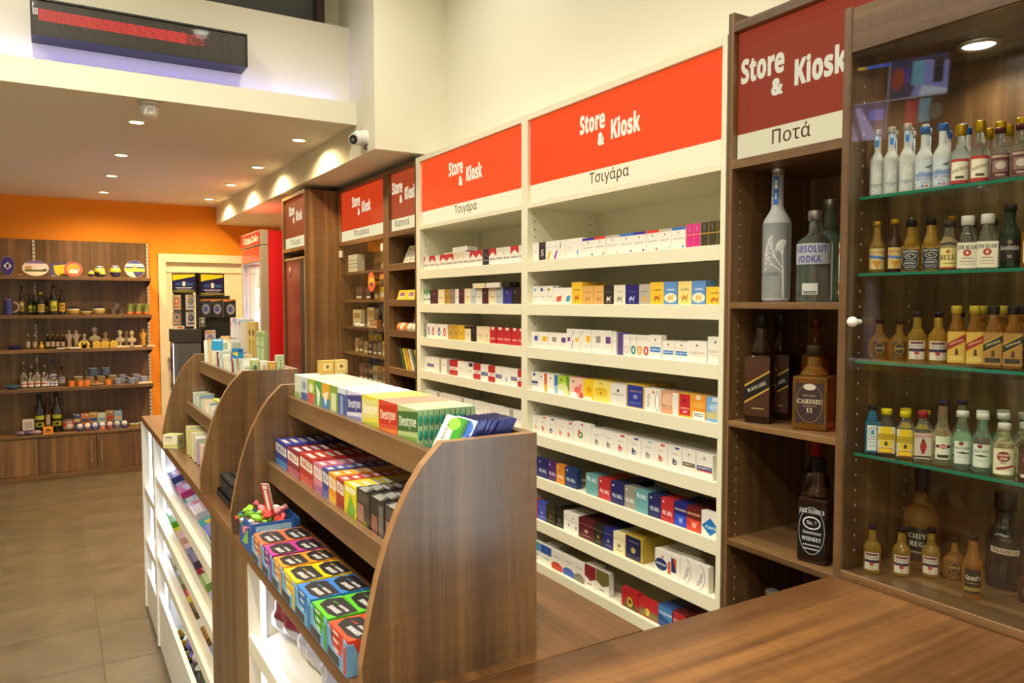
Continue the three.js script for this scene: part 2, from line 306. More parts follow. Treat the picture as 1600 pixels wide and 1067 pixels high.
{ // glazed spirit cabinet standing on the cash desk
  const xc = 1.385, xb = 1.655, z0 = -0.99, z1 = -0.02, t = thing('spirit_cabinet', 'brown glass-fronted cabinet of miniature bottles on the cash desk', 'cabinet', [1.5, CT, -0.5]);
  part(t, 'side_panel', B(xc, xb, CT, 2.142, z0, z0 + 0.018, 0.0015), M.wood);
  part(t, 'side_panel', B(xc, xb, CT, 2.142, z1 - 0.018, z1, 0.0015), M.wood);
  part(t, 'back_panel', B(xb - 0.015, xb, CT, 2.142, z0 + 0.018, z1 - 0.018), M.wood);
  part(t, 'header', B(xc + 0.001, xc + 0.02, 2.05, 2.138, z0 + 0.018, z1 - 0.018, 0.0015, 'z'), M.wood);
  part(t, 'top_board', B(xc + 0.02, xb - 0.015, 2.055, 2.075, z0 + 0.018, z1 - 0.018, 0, 'z'), M.wood);
  part(t, 'bottom_board', B(xc + 0.012, xb - 0.015, CT, CT + 0.012, z0 + 0.018, z1 - 0.018, 0, 'z'), M.wood);
  part(t, 'bottom_rail', B(xc, xc + 0.012, CT, CT + 0.018, z0 + 0.018, z1 - 0.018, 0.002, 'z'), M.wood);
  for (const y of [1.765, 1.61, 1.432, 1.24]) { const s = part(t, 'glass_shelf', B(xc + 0.034, xb - 0.02, y - 0.006, y, z0 + 0.02, z1 - 0.02), M.shelfGlass); part(s, 'polished_edge', B(xc + 0.031, xc + 0.034, y - 0.006, y, z0 + 0.02, z1 - 0.02), M.glassEdge); }
  const d = part(t, 'glass_door', B(xc + 0.004, xc + 0.009, CT + 0.02, 2.048, z0 + 0.02, z1 - 0.02), M.pane);
  part(d, 'knob', merge([cyl(0.005, 0.005, 0.02, 10, xc - 0.004, 1.512, z0 + 0.046, 'x'), new THREE.SphereGeometry(0.0105, 14, 10).toNonIndexed().translate(xc - 0.018, 1.512, z0 + 0.046)]), M.plastic);
  const g = []; for (const x of [xc + 0.045, xb - 0.05]) for (let y = 1.03; y < 2; y += 0.032) g.push(cyl(0.0026, 0.0026, 0.001, 8, x, y, z0 + 0.0186, 'z'));
  part(t, 'pin_holes', merge(g), pinMat).userData.kind = 'stuff';
  const l = part(t, 'lamp', cyl(0.028, 0.028, 0.006, 24, 1.555, 2.0525, -0.815), new THREE.MeshStandardMaterial({ color: 0xffffff, emissive: lin(1, 0.93, 0.8), emissiveIntensity: 4 }), 'round lit cabinet lamp');
  part(l, 'lamp_ring', new THREE.TorusGeometry(0.034, 0.006, 8, 28).rotateX(Math.PI / 2).toNonIndexed().translate(1.555, 2.052, -0.815), M.steel);
  const s = new THREE.SpotLight(lin(1, 0.86, 0.62), 0.36, 0, 1.25, 0.6, 2); s.position.set(0.055, 2.047 - CT, -0.315); s.target.position.set(0.055, 0, -0.315); s.castShadow = true; s.shadow.radius = 1.2; t.add(s, s.target);
}
// ================================================================ COUNTER WITH RACKS
const CX = 0.37;                     // front edge of the counter
{
  const t = thing('shop_counter', 'long brown shop counter with lit candy shelves in front', 'counter', [0.6, 0, -2.6]);
  part(t, 'worktop', B(CX, 0.87, CT - 0.03, CT, -4.225, -0.992, 0.002, 'z'), M.top);
  part(t, 'back_board', B(0.85, 0.868, 0.05, CT - 0.03, -4.2, -0.992), M.wood);
  const wh = new THREE.MeshStandardMaterial({ color: lin(0.82, 0.8, 0.74), roughness: 0.35 });
  for (const [a, b] of [[-4.22, -4.195], [-3.70, -3.665]]) part(t, 'white_upright', B(CX - 0.003, 0.6, 0.01, CT - 0.03, a, b, 0.001), wh);
  part(t, 'white_back', B(0.6, 0.615, 0.01, CT - 0.03, -4.2, -0.992), wh);
  part(t, 'base_board', merge([B(CX + 0.004, CX + 0.02, 0.012, 0.20, -4.195, -3.70), B(CX + 0.004, CX + 0.02, 0.012, 0.25, -3.665, -2.28)]), wh);
  part(t, 'brown_panel', B(CX + 0.001, 0.6, 0.01, CT - 0.03, -2.28, -1.805, 0.0015), M.wood);
  part(t, 'end_board', B(CX + 0.001, 0.6, 0.01, CT - 0.03, -1.012, -0.994), M.wood);
}
{
  const d = thing('cash_desk', 'wide brown wooden cash desk top in the foreground', 'desk', [0.9, 0, -0.5]);
  part(d, 'worktop', B(CX, 1.645, CT - 0.03, CT, -0.99, -0.45, 0.002, 'x', 0.33), M.top);
  part(d, 'side_return', B(1.32, 1.645, CT - 0.03, CT, -0.449, 0.2, 0.002, 'x', 0.33), M.top);
  part(d, 'side_support', B(1.34, 1.36, 0.02, CT - 0.03, -0.93, 0.18), M.wood);
  part(d, 'front_board', B(CX + 0.05, 1.34, 0.02, CT - 0.03, -0.95, -0.93), M.wood);
}
const RACK = [[CX - 0.004, CT], [0.3635, 1.03], [0.369, 1.061], [0.377, 1.101], [0.389, 1.154], [0.404, 1.203], [0.42, 1.243], [0.44, 1.281], [0.46, 1.31], [0.492, 1.342], [0.66, 1.342], [0.66, CT]];
function rack(label, z0, z1) {
  const t = thing('counter_display_rack', label, 'display rack', [0.5, CT, (z0 + z1) / 2]);
  for (const z of [z0, z1 - 0.018]) part(t, 'end_panel', metreUV(prism(RACK, 0.018, 'z', [0, 0, z]), 'y', z), [M.rackWood, M.edge]);
  part(t, 'back_panel', B(0.642, 0.66, CT, 1.342, z0 + 0.018, z1 - 0.018, 0, 'z'), M.wood);
  for (const [x, y, yb] of [[0.505, 1.314, 1.266], [0.452, 1.152, 1.103]]) {
    const s = part(t, 'shelf', B(x + 0.016, 0.642, yb, yb + 0.016, z0 + 0.018, z1 - 0.018, 0, 'z'), M.wood);
    part(s, 'shelf_lip', B(x, x + 0.016, yb, y, z0 + 0.018, z1 - 0.018, 0.0015, 'z'), M.wood);
  }
  return t;
}
rack('brown counter rack of gum and sweets nearest the cash desk', -1.955, -1.013);
rack('brown counter rack of books and cards farther back', -3.31, -2.397);
// ================================================================ PRINT: one sheet of labels, cut up by uv
const SHEET = 2048;
function sheet() { const c = document.createElement('canvas'); c.width = c.height = SHEET; const x = c.getContext('2d'); x.fillStyle = '#888'; x.fillRect(0, 0, SHEET, SHEET); return { c, x, px: 2, py: 2, row: 0 }; }
const sheets = [sheet()];
const sheetTex = [], printMats = [], printMatsMatte = [];
function texOf(i) { if (!sheetTex[i]) { const t = new THREE.CanvasTexture(sheets[i].c); t.colorSpace = THREE.SRGBColorSpace; t.magFilter = THREE.LinearFilter; sheetTex[i] = t; printMats[i] = new THREE.MeshPhysicalMaterial({ map: t, roughness: 0.38, clearcoat: 0.25, clearcoatRoughness: 0.2 }); printMatsMatte[i] = new THREE.MeshStandardMaterial({ map: t, roughness: 0.65 }); } return i; }
const PM = () => { texOf(0); return printMats[0]; }, PMM = () => { texOf(0); return printMatsMatte[0]; };
const FONTS_ = { b: 'bold PXpx sans-serif', n: 'PXpx sans-serif', s: 'bold PXpx serif', i: 'italic bold PXpx serif', r: 'PXpx serif' };
function ops(x, w, h, list) {
  for (const o of list) {
    const k = o[0];
    if (k === 'f') { x.fillStyle = o[1]; x.fillRect(0, 0, w, h); }
    else if (k === 'r') { x.fillStyle = o[5]; x.fillRect(o[1] * w, o[2] * h, o[3] * w, o[4] * h); }
    else if (k === 'e') { x.fillStyle = o[5]; x.beginPath(); x.ellipse(o[1] * w, o[2] * h, o[3] * w, o[4] * h, 0, 0, 7); x.fill(); }
    else if (k === 'o') { x.strokeStyle = o[5]; x.lineWidth = (o[6] ?? 0.05) * w; x.beginPath(); x.ellipse(o[1] * w, o[2] * h, o[3] * w, o[4] * h, 0, 0, 7); x.stroke(); }
    else if (k === 'p') { x.fillStyle = o[1]; x.beginPath(); for (let i = 2; i < o.length; i += 2) x.lineTo(o[i] * w, o[i + 1] * h); x.closePath(); x.fill(); }
    else if (k === 'l') { x.strokeStyle = o[6]; x.lineWidth = o[5] * w; x.beginPath(); x.moveTo(o[1] * w, o[2] * h); x.lineTo(o[3] * w, o[4] * h); x.stroke(); }
    else if (k === 't') { // text, centre x, centre y, size, colour, font, widest, turn
      x.save(); x.translate(o[2] * w, o[3] * h); if (o[8]) x.rotate(o[8]); x.font = FONTS_[o[6] ?? 'b'].replace('PX', String(Math.max(4, o[4] * h))); x.textAlign = 'center'; x.textBaseline = 'middle'; x.fillStyle = o[5];
      const m = x.measureText(o[1]).width, mx = (o[7] ?? 0.9) * (o[8] && Math.abs(o[8]) > 1 ? h : w); if (m > mx) x.scale(mx / m, 1);
      x.fillText(o[1], 0, 0); x.restore();
    }
  }
}
const cellCache = new Map();
function cell(w, h, list) {   // -> uv rectangle [u0, v0, u1, v1]
  const key = JSON.stringify([w, h, list]); if (cellCache.has(key)) return cellCache.get(key);
  const s = sheets[0], pad = 2;
  s.shelves ??= []; s.used ??= 2;
  const hb = [8, 16, 26, 40, 56, 66, 80, 96, 130, 160, 240, 300, 480].find((q) => q >= h);
  let sh = s.shelves.find((q) => q.h === hb && q.x + w + pad <= SHEET);
  if (!sh && s.used + hb + pad * 2 <= SHEET) { sh = { x: 2, y: s.used, h: hb }; s.used += hb + pad * 2; s.shelves.push(sh); }
  sh ??= s.shelves.filter((q) => q.h >= h && q.x + w + pad <= SHEET).sort((p, q) => p.h - q.h)[0];
  if (!sh) throw new Error('print sheet is full');
  s.px = sh.x; s.py = sh.y; sh.x += w + pad * 2;
  s.x.save(); s.x.beginPath(); s.x.rect(s.px - 1, s.py - 1, w + 2, h + 2); s.x.clip(); s.x.translate(s.px, s.py);
  if (list[0][0] === 'f') { s.x.fillStyle = list[0][1]; s.x.fillRect(-1, -1, w + 2, h + 2); }
  ops(s.x, w, h, list); s.x.restore();
  const r = [(s.px + 0.5) / SHEET, 1 - (s.py + h - 0.5) / SHEET, (s.px + w - 0.5) / SHEET, 1 - (s.py + 0.5) / SHEET];
  cellCache.set(key, r); return r;
}
const solid = (c) => cell(6, 6, [['f', c]]);
// box with printed faces: front looks to +z, base centre at the origin
function boxPrint(w, h, d, front, side, top, back) {
  const g = new THREE.BoxGeometry(w, h, d).translate(0, h / 2, 0), uv = g.attributes.uv, F = [side, side, top ?? side, side, front, back ?? side];
  for (let f = 0; f < 6; f++) for (let k = 0; k < 4; k++) { const i = f * 4 + k, r = F[f]; uv.setXY(i, r[0] + uv.getX(i) * (r[2] - r[0]), r[1] + uv.getY(i) * (r[3] - r[1])); }
  return g;
}
function uvRect(g, r) { const uv = g.attributes.uv; for (let i = 0; i < uv.count; i++) uv.setXY(i, r[0] + uv.getX(i) * (r[2] - r[0]), r[1] + uv.getY(i) * (r[3] - r[1])); return g; }

// ---------------------------------------------------------------- backlit fascia signs
{
  const c = document.createElement('canvas'); c.width = 2048; c.height = 1300; const x = c.getContext('2d');
  const PXM = 900;   // pixels per metre
  let py = 0;
  const tex = new THREE.CanvasTexture(c); tex.colorSpace = THREE.SRGBColorSpace; tex.magFilter = THREE.LinearFilter;
  const mats = {};
  const mat = (k) => mats[k] ??= new THREE.MeshPhysicalMaterial({ color: 0x050505, roughness: 0.6, specularIntensity: 0.3, emissive: 0xffffff, emissiveMap: tex, emissiveIntensity: k });
  const rows = [[0, 0]];
  function sign(label, xf, z0, z1, y1, capt, zText, zCap, bright, red, ySplit = REDB, y0 = CREAMB) {
    const w = z1 - z0, h = y1 - y0, W_ = Math.round(w * PXM), H_ = Math.round(h * PXM);
    const row = rows.find((r) => r[0] + W_ < 2040) ?? (rows.push([0, 0]), rows[rows.length - 1]);
    const ox = row[0], oy = rows.indexOf(row) * 325; row[0] += W_ + 6;
    x.save(); x.beginPath(); x.rect(ox, oy, W_, H_); x.clip(); x.translate(ox, oy);
    const Y = (y) => (y1 - y) * PXM, Z = (z) => (z - z0) * PXM;
    x.fillStyle = red; x.fillRect(0, 0, W_, H_);
    x.fillStyle = '#fff2c2'; x.fillRect(0, Y(ySplit), W_, H_);
    const word = (s, z, y, cap, wide) => { x.save(); x.translate(Z(z), Y(y)); x.font = `bold ${cap / 0.714 * PXM}px sans-serif`; const m = x.measureText(s).width; x.scale(wide * PXM / m, 1); x.fillStyle = '#fff6d2'; x.strokeStyle = '#fff6d2'; x.lineWidth = 0.0045 * PXM; x.lineJoin = 'round'; x.textBaseline = 'alphabetic'; x.fillText(s, 0, 0); x.strokeText(s, 0, 0); x.restore(); };
    word('Store', zText, 2.163, 0.063, 0.15); word('&', zText + 0.107, 2.106, 0.04, 0.036); word('Kiosk', zText + 0.178, 2.116, 0.063, 0.155);
    x.save(); x.font = `${0.052 * PXM}px sans-serif`; x.fillStyle = '#4a2410'; x.textBaseline = 'alphabetic'; const m = x.measureText(capt).width; x.translate(Z(zCap[0]), Y(y0 + 0.024)); x.scale((zCap[1] - zCap[0]) * PXM / m, 1); x.fillText(capt, 0, 0); x.restore();
    x.restore();
    const o = thing('illuminated_sign', label, 'sign', [xf, y0, (z0 + z1) / 2]);
    const g = new THREE.PlaneGeometry(w - 0.003, h - 0.003).rotateY(-Math.PI / 2).translate(-0.0006, h / 2, 0), uv = g.attributes.uv;
    for (let i = 0; i < 4; i++) uv.setXY(i, (ox + 0.5 + uv.getX(i) * (W_ - 1)) / c.width, 1 - (oy + 0.5 + (1 - uv.getY(i)) * (H_ - 1)) / c.height);
    lpart(o, 'printed_face', g, mat(bright));
    lpart(o, 'light_box', new THREE.BoxGeometry(0.012, h - 0.003, w - 0.003).translate(0.0065, h / 2, 0), M.plastic);
  }
  sign('red illuminated fascia sign above the left cream cigarette shelves', W + 0.014, -3.655, -2.651, 2.28, 'Τσιγάρα', -3.34, [-3.28, -3.056], 1.0, '#ff5526');
  sign('wide red illuminated fascia sign beside the brown bottle bay', W + 0.014, -2.604, -1.569, 2.28, 'Τσιγάρα', -2.27, [-2.21, -1.99], 1.0, '#ff5022');
  sign('red illuminated fascia sign captioned for drinks, above bottles', W + 0.02, -1.527, -1.013, 2.304, 'Ποτά', -1.518, [-1.411, -1.283], 0.72, '#a8402a');
  sign('red illuminated sign above the glass door cigarillo cabinet', W + 0.02, -4.955, -4.165, 2.276, 'Πουράκια', -4.748, [-4.718, -4.443], 0.85, '#e0421c');
  sign('narrow dim red sign above the tobacco pouch shelves', W + 0.02, -4.085, -3.72, 2.276, 'Καπνοί', -4.073, [-4.036, -3.83], 0.85, '#b84a28');
  sign('small dim red sign on the tall brown cooler housing', 1.457, -5.56, -5.025, 2.274, 'Πούρα', -5.47, [-5.429, -5.187], 0.8, '#a5441f', 2.006, 1.93);
}

// ---------------------------------------------------------------- cigarette packs
const health = ['r', 0.06, 0.82, 0.88, 0.15, '#f4f2ea'];
const D = {};
const def = (k, desc, side, list) => { D[k] = { desc, side, list }; };
const wbg = '#efece2';
def('w', 'plain white', wbg, [['f', wbg], ['r', 0.3, 0.42, 0.4, 0.03, '#bdb6a4'], ['r', 0.35, 0.48, 0.3, 0.02, '#cfc8b8']]);
def('wk', 'white with a black bar', wbg, [['f', wbg], ['r', 0.12, 0.12, 0.1, 0.3, '#33323a']]);
def('wl', 'white with a pale blue flame', wbg, [['f', wbg], ['e', 0.5, 0.7, 0.1, 0.14, '#7db2dc']]);
def('dk', 'charcoal with a white swirl', '#302c33', [['f', '#302c33'], ['t', 'S', 0.5, 0.55, 0.5, '#e6e2e2', 's'], ['r', 0.2, 0.12, 0.6, 0.04, '#6a6670']]);
for (const [k, n, c] of [['fy', 'yellow', '#eeb21e'], ['fp', 'violet', '#8d3b98']]) def(k, `white with a ${n} feather`, wbg, [['f', wbg], ['r', 0.2, 0.3, 0.6, 0.02, '#999'], ['p', c, 0.1, 0.98, 0.55, 0.52, 0.8, 0.5, 0.42, 0.98]]);
for (const [k, n, c] of [['pP', 'violet', '#3a2a9c'], ['pR', 'red', '#e2382c'], ['pT', 'tan', '#bfb6a2'], ['pB', 'blue', '#3d74c4']]) def(k, `white, ${n}-topped`, wbg, [['f', wbg], ['r', 0, 0, 1, 0.13, c], ['e', 0.48, 0.25, 0.03, 0.05, '#222'], ['t', 'PARLIAMENT', 0.5, 0.5, 0.08, '#5a5a5a', 'r'], ['e', 0.8, 0.86, 0.07, 0.05, c]]);
def('pink', 'pink and gold', '#d8308a', [['f', '#d8308a'], ['r', 0, 0.42, 1, 0.03, '#e8b45a'], ['r', 0.03, 0, 0.05, 1, '#e8b45a'], ['t', 'S', 0.5, 0.2, 0.3, '#f0a0cc', 's']]);
def('olive', 'olive and gold', '#4a4632', [['f', '#3f3c2c'], ['r', 0, 0.42, 1, 0.04, '#c9a23a'], ['r', 0, 0, 0.07, 1, '#c9a23a'], ['t', 'S', 0.5, 0.2, 0.3, '#8a846c', 's']]);
for (const [k, n, c] of [['cb', 'light blue', '#7fb2dd'], ['cn', 'navy', '#27368c'], ['cg', 'gold', '#b99a2e']]) def(k, `white with a ${n} dot`, wbg, [['f', wbg], ['e', 0.42, 0.2, 0.18, 0.09, c], ['t', 'Winston', 0.5, 0.55, 0.1, '#a9a294', 's']]);
for (const [k, n, c] of [['sr', 'red', '#d8553a'], ['sc', 'turquoise', '#3b9cc4']]) def(k, `white with a ${n} tile`, wbg, [['f', wbg], ['p', c, 0.38, 0.5, 0.85, 0.45, 0.75, 0.78, 0.3, 0.8]]);
const camelShape = (c, x, y, s) => [['p', c, x - 0.22 * s, y + 0.02 * s, x - 0.16 * s, y - 0.04 * s, x - 0.06 * s, y - 0.12 * s, x + 0.02 * s, y - 0.03 * s, x + 0.12 * s, y - 0.02 * s, x + 0.2 * s, y - 0.13 * s, x + 0.27 * s, y - 0.11 * s, x + 0.22 * s, y - 0.07 * s, x + 0.17 * s, y + 0.05 * s, x + 0.16 * s, y + 0.2 * s, x + 0.11 * s, y + 0.2 * s, x + 0.09 * s, y + 0.08 * s, x - 0.1 * s, y + 0.08 * s, x - 0.14 * s, y + 0.2 * s, x - 0.19 * s, y + 0.2 * s]];
for (const [k, n, c, cc, tc] of [['ky', 'yellow', '#f2c53a', '#b86a22', '#6a4a1a'], ['kt', 'tan', '#e0ae64', '#bd8a48', '#a37c40'], ['kk', 'black', '#2c2926', '#e8e0d0', '#777'], ['kc', 'cream', '#e6e0cc', '#8d897c', '#aaa'], ['kn', 'navy', '#23206a', '#9fb4e6', '#3f6ee0'], ['kg', 'silver', '#b5afa6', '#e0a63a', '#726a60'], ['kb', 'sky blue', '#5f93cf', '#e6b552', '#e6eef8'], ['kl', 'pale yellow', '#f2dc86', '#c98a34', '#555']]) def(k, `${n} camel-printed`, c, [['f', c], ...(k === 'kb' ? [['e', 0.5, 0.68, 0.45, 0.2, '#e9ecd8']] : []), ...camelShape(cc, 0.5, 0.66, 1), ['t', 'CAMEL', 0.5, 0.34, 0.12, tc, 's', 0.85]]);
for (const [k, n, c] of [['qn', 'blue', '#4347b4'], ['qy', 'yellow', '#edba2a'], ['qg', 'grey', '#98928a'], ['qp', 'violet', '#66438c']]) def(k, `white with a ${n} square`, wbg, [['f', wbg], ['r', 0.42, 0.26, 0.46, 0.28, c], ['r', 0.2, 0.68, 0.6, 0.03, '#ccc']]);
for (const [k, n, c] of [['tp', 'violet', '#5c4a84'], ['ty', 'yellow', '#eebf34']]) def(k, `tall white, ${n}-streaked`, wbg, [['f', wbg], ['r', 0.12, 0.38, 0.34, 0.18, c], ['l', 0.4, 0.5, 0.95, 0.1, 0.05, '#a39d98'], ['l', 0.6, 0.9, 0.8, 0.5, 0.07, c]]);
def('vp', 'violet-sided slim', '#5d4890', [['f', '#5d4890'], ['r', 0.1, 0.05, 0.1, 0.9, '#45346e']]);
for (const [k, n, c] of [['rp', 'pale', '#e0c9be'], ['rt', 'teal', '#168a86'], ['ro', 'orange', '#f0962c'], ['rd', 'crimson', '#d63a52']]) def(k, `slim white, ${n}-ringed`, wbg, [['f', wbg], ['o', 0.5, 0.4, 0.6, 0.26, '#d8c7bc', 0.06], ['e', 0.52, 0.68, 0.38, 0.2, c], ['e', 0.52, 0.68, 0.14, 0.12, '#f3ead8']]);
def('bl', 'white with a blue name plate', wbg, [['f', wbg], ['e', 0.5, 0.2, 0.06, 0.05, '#8a6a34'], ['r', 0.1, 0.5, 0.8, 0.2, '#1f6fc4'], ['t', 'KARELIA', 0.5, 0.6, 0.12, '#fff', 's', 0.7], ['r', 0.1, 0.36, 0.8, 0.01, '#d99'], ['r', 0.12, 0.86, 0.76, 0.12, '#fafafa']]);
def('tn', 'white with tan lettering', wbg, [['f', wbg], ['e', 0.5, 0.2, 0.05, 0.05, '#6d553a'], ['t', 'KARELIA', 0.5, 0.55, 0.13, '#c2b184', 's', 0.8], ['r', 0.2, 0.66, 0.6, 0.02, '#c9c0a8']]);
def('nb', 'white with a navy band', wbg, [['f', wbg], ['e', 0.4, 0.14, 0.2, 0.1, '#2a4c98'], ['r', 0, 0.48, 1, 0.14, '#2f3a78'], ['r', 0, 0.66, 1, 0.05, '#8a8fb6']]);
for (const [k, n, c, c2] of [['eo', 'orange', '#d9602c', '#f2b428'], ['eb', 'blue', '#2b6fbe', '#8fc2ea']]) def(k, `white with an ${n === 'blue' ? 'azure' : n} edge`, wbg, [['f', wbg], ['e', 0.35, 0.22, 0.06, 0.05, '#6d553a'], ['p', c, 0.7, 0, 1, 0, 1, 0.5, 0.7, 0.6], ['p', c2, 0.7, 0.6, 1, 0.5, 1, 1, 0.75, 1], ['r', 0.06, 0.7, 0.55, 0.27, '#fbfbf6']]);
def('gr', 'lime and white', '#9fc23c', [['f', '#a9cc3c'], ['p', '#dfe8a8', 0, 0.5, 0.6, 0.35, 1, 0.7, 1, 1, 0, 1], ['e', 0.32, 0.22, 0.07, 0.06, '#3f5f1a'], ['p', '#4f9a34', 0.7, 0, 1, 0, 1, 0.8], ['r', 0.08, 0.74, 0.5, 0.24, '#fbfbf6']]);
def('fl', 'pink floral', '#e89a92', [['f', '#eec6b6'], ['e', 0.6, 0.6, 0.25, 0.16, '#e2705c'], ['e', 0.8, 0.4, 0.14, 0.1, '#e88a84'], ['e', 0.85, 0.85, 0.16, 0.14, '#cf4a54'], ['e', 0.3, 0.2, 0.06, 0.05, '#6d553a'], ['r', 0.06, 0.74, 0.45, 0.24, '#fbfbf6']]);
def('ye', 'bright yellow', '#f0c92c', [['f', '#f2cb2a'], ['e', 0.55, 0.5, 0.32, 0.2, '#e8b41c'], ['e', 0.6, 0.5, 0.12, 0.07, '#c88a1a'], ['r', 0.05, 0.85, 0.8, 0.1, '#fff']]);
def('ly', 'lemon yellow', '#f0dc70', [['f', '#f0dc70'], ['e', 0.45, 0.5, 0.36, 0.24, '#e8c43a'], ['t', 'KARELIA', 0.45, 0.38, 0.09, '#a0842a', 's', 0.6], ['e', 0.45, 0.55, 0.05, 0.05, '#8a6a1a'], ['r', 0.34, 0.1, 0.2, 0.03, '#7a6a2a']]);
def('si', 'silver white', '#dedad2', [['f', '#e2dfd8'], ['e', 0.5, 0.32, 0.07, 0.07, '#3a3630'], ['t', 'KARELIA', 0.5, 0.5, 0.1, '#8a867e', 's', 0.7]]);
def('nv', 'navy with a gold frame', '#caa53a', [['f', '#d8b23a'], ['r', 0.06, 0.06, 0.86, 0.88, '#2d3a96'], ['t', 'KARELIA', 0.5, 0.3, 0.1, '#b9a05a', 's', 0.7], ['e', 0.5, 0.52, 0.14, 0.09, '#8a90c4'], ['r', 0.2, 0.76, 0.6, 0.03, '#7a86c0']]);
def('sc2', 'white with script lettering', wbg, [['f', wbg], ['t', 'Karelia', 0.22, 0.55, 0.16, '#9a948a', 'i', 0.7, -1.5], ['e', 0.55, 0.16, 0.07, 0.05, '#d4443c'], ['r', 0.66, 0.1, 0.28, 0.85, '#fbfaf4'], ['o', 0.8, 0.52, 0.12, 0.42, '#555', 0.03]]);
def('cp', 'copper and white', '#d2b49a', [['f', '#d8a07c'], ['e', 0.4, 0.4, 0.3, 0.3, '#e6bc9c'], ['t', 'KARELIA', 0.35, 0.64, 0.08, '#8a5a3a', 's', 0.5], ['r', 0.66, 0.06, 0.28, 0.9, '#fbfaf4'], ['r', 0.7, 0.12, 0.2, 0.76, '#e6e2d8']]);
def('rg', 'red and gold', '#dcae34', [['f', '#e0b438'], ['r', 0.05, 0.04, 0.82, 0.86, '#c62734'], ['e', 0.42, 0.3, 0.1, 0.08, '#6d1c22'], ['t', 'KARELIA', 0.46, 0.62, 0.12, '#f4d8b8', 's', 0.7], ['t', 'gold', 0.46, 0.75, 0.1, '#fff', 'i', 0.4]]);
def('og', 'orange soft', '#e8a04a', [['f', '#e99a2e'], ['r', 0.3, 0, 0.34, 0.18, '#e6ded0'], ['e', 0.5, 0.42, 0.4, 0.12, '#efb050'], ['r', 0.08, 0.66, 0.84, 0.32, '#fbfaf4'], ['r', 0.16, 0.74, 0.68, 0.03, '#333'], ['r', 0.2, 0.82, 0.6, 0.03, '#333']]);
def('bs', 'light blue soft', '#8fb6d8', [['f', '#7fb0dc'], ['r', 0.4, 0, 0.34, 0.18, '#dfe6ee'], ['e', 0.6, 0.4, 0.4, 0.14, '#b9d2e6'], ['p', '#c8c28a', 0, 0.62, 1, 0.5, 1, 0.85, 0, 0.85]]);
for (const [k, n, c, t] of [['ag', 'gold', '#c9a55e', ''], ['ar', 'red', '#c8402f', '#d83428'], ['an', 'navy', '#2c3a6c', '#2c46a0'], ['ae', 'orange', '#d87438', ''], ['as', 'grey', '#6f7168', ''], ['at', 'pale blue', '#6d7f74', '#9fc0d8']]) def(k, `white round-emblem ${n}`, wbg, [['f', wbg], ...(t ? [['r', 0.52, 0, 0.3, 0.09, t]] : []), ['t', 'ASSOS', 0.5, 0.3, 0.09, '#b5ae9e', 's', 0.6], ['e', 0.5, 0.65, 0.15, 0.11, c], ['r', 0.37, 0.48, 0.08, 0.18, c], ['e', 0.52, 0.67, 0.06, 0.05, '#efece2']]);
def('ab', 'large white red-emblem', wbg, [['f', wbg], ['e', 0.52, 0.08, 0.06, 0.05, '#e2389a'], ['e', 0.42, 0.55, 0.14, 0.14, '#3f8a3c'], ['r', 0.3, 0.34, 0.09, 0.28, '#d8382c'], ['e', 0.42, 0.55, 0.06, 0.06, '#efece2']]);
for (const [k, n, c, c2] of [['mk', 'dark', '#3a3322', ''], ['mn', 'navy', '#2b3a8c', '#c23a34']]) def(k, `white with a ${n} name plate`, wbg, [['f', wbg], ['e', 0.5, 0.2, 0.07, 0.06, '#b5a170'], ['r', 0.06, 0.52, 0.88, 0.16, c], ...(c2 ? [['r', 0.06, 0.68, 0.88, 0.05, c2]] : []), ['t', 'MURATTI\'S', 0.5, 0.6, 0.1, '#f3e9c8', 'b', 0.8]]);
for (const [k, n, c, tc] of [['gn', 'navy', '#232c66', '#dfe2f0'], ['gp', 'violet', '#4c2868', '#e4d8ee'], ['go', 'orange', '#d8862a', '#f6e6c8'], ['gb', 'dark blue', '#22386e', '#d8e4f6'], ['gt', 'teal', '#6ba6aa', '#eef6f2'], ['gr2', 'red', '#bf3038', '#f6e6e2'], ['gy', 'grey', '#9a9688', '#efece2']]) def(k, `${n} tall-lettered`, c, [['f', c], ['e', 0.2, 0.17, 0.07, 0.05, tc], ['t', 'PALL MALL', 0.5, k === 'gt' ? 0.25 : 0.62, 0.24, tc, 'b', 0.75]]);
def('gl', 'navy and royal blue winged', '#232a7a', [['f', '#26267e'], ['r', 0, 0.5, 1, 0.5, '#2d49c4'], ['t', 'GAULOISES', 0.5, 0.3, 0.14, '#f2e6a8', 'b', 0.88], ['p', '#8fa8f0', 0.3, 0.55, 0.46, 0.68, 0.54, 0.56, 0.6, 0.68, 0.76, 0.55, 0.62, 0.84, 0.42, 0.84]]);
def('gm', 'dark red and red winged', '#5a1f22', [['f', '#6a2420'], ['r', 0, 0.5, 1, 0.5, '#d8442c'], ['t', 'GAULOISES', 0.5, 0.28, 0.14, '#f2dca8', 'b', 0.88], ['p', '#f0b0a0', 0.3, 0.55, 0.46, 0.68, 0.54, 0.56, 0.6, 0.68, 0.76, 0.55, 0.62, 0.84, 0.42, 0.84]]);
def('di', 'white with a blue diamond', wbg, [['f', wbg], ['p', '#1f78c2', 0.5, 0.24, 0.97, 0.6, 0.5, 0.96, 0.03, 0.6], ['t', 'Carlo', 0.52, 0.6, 0.16, '#fff', 'i', 0.7]]);
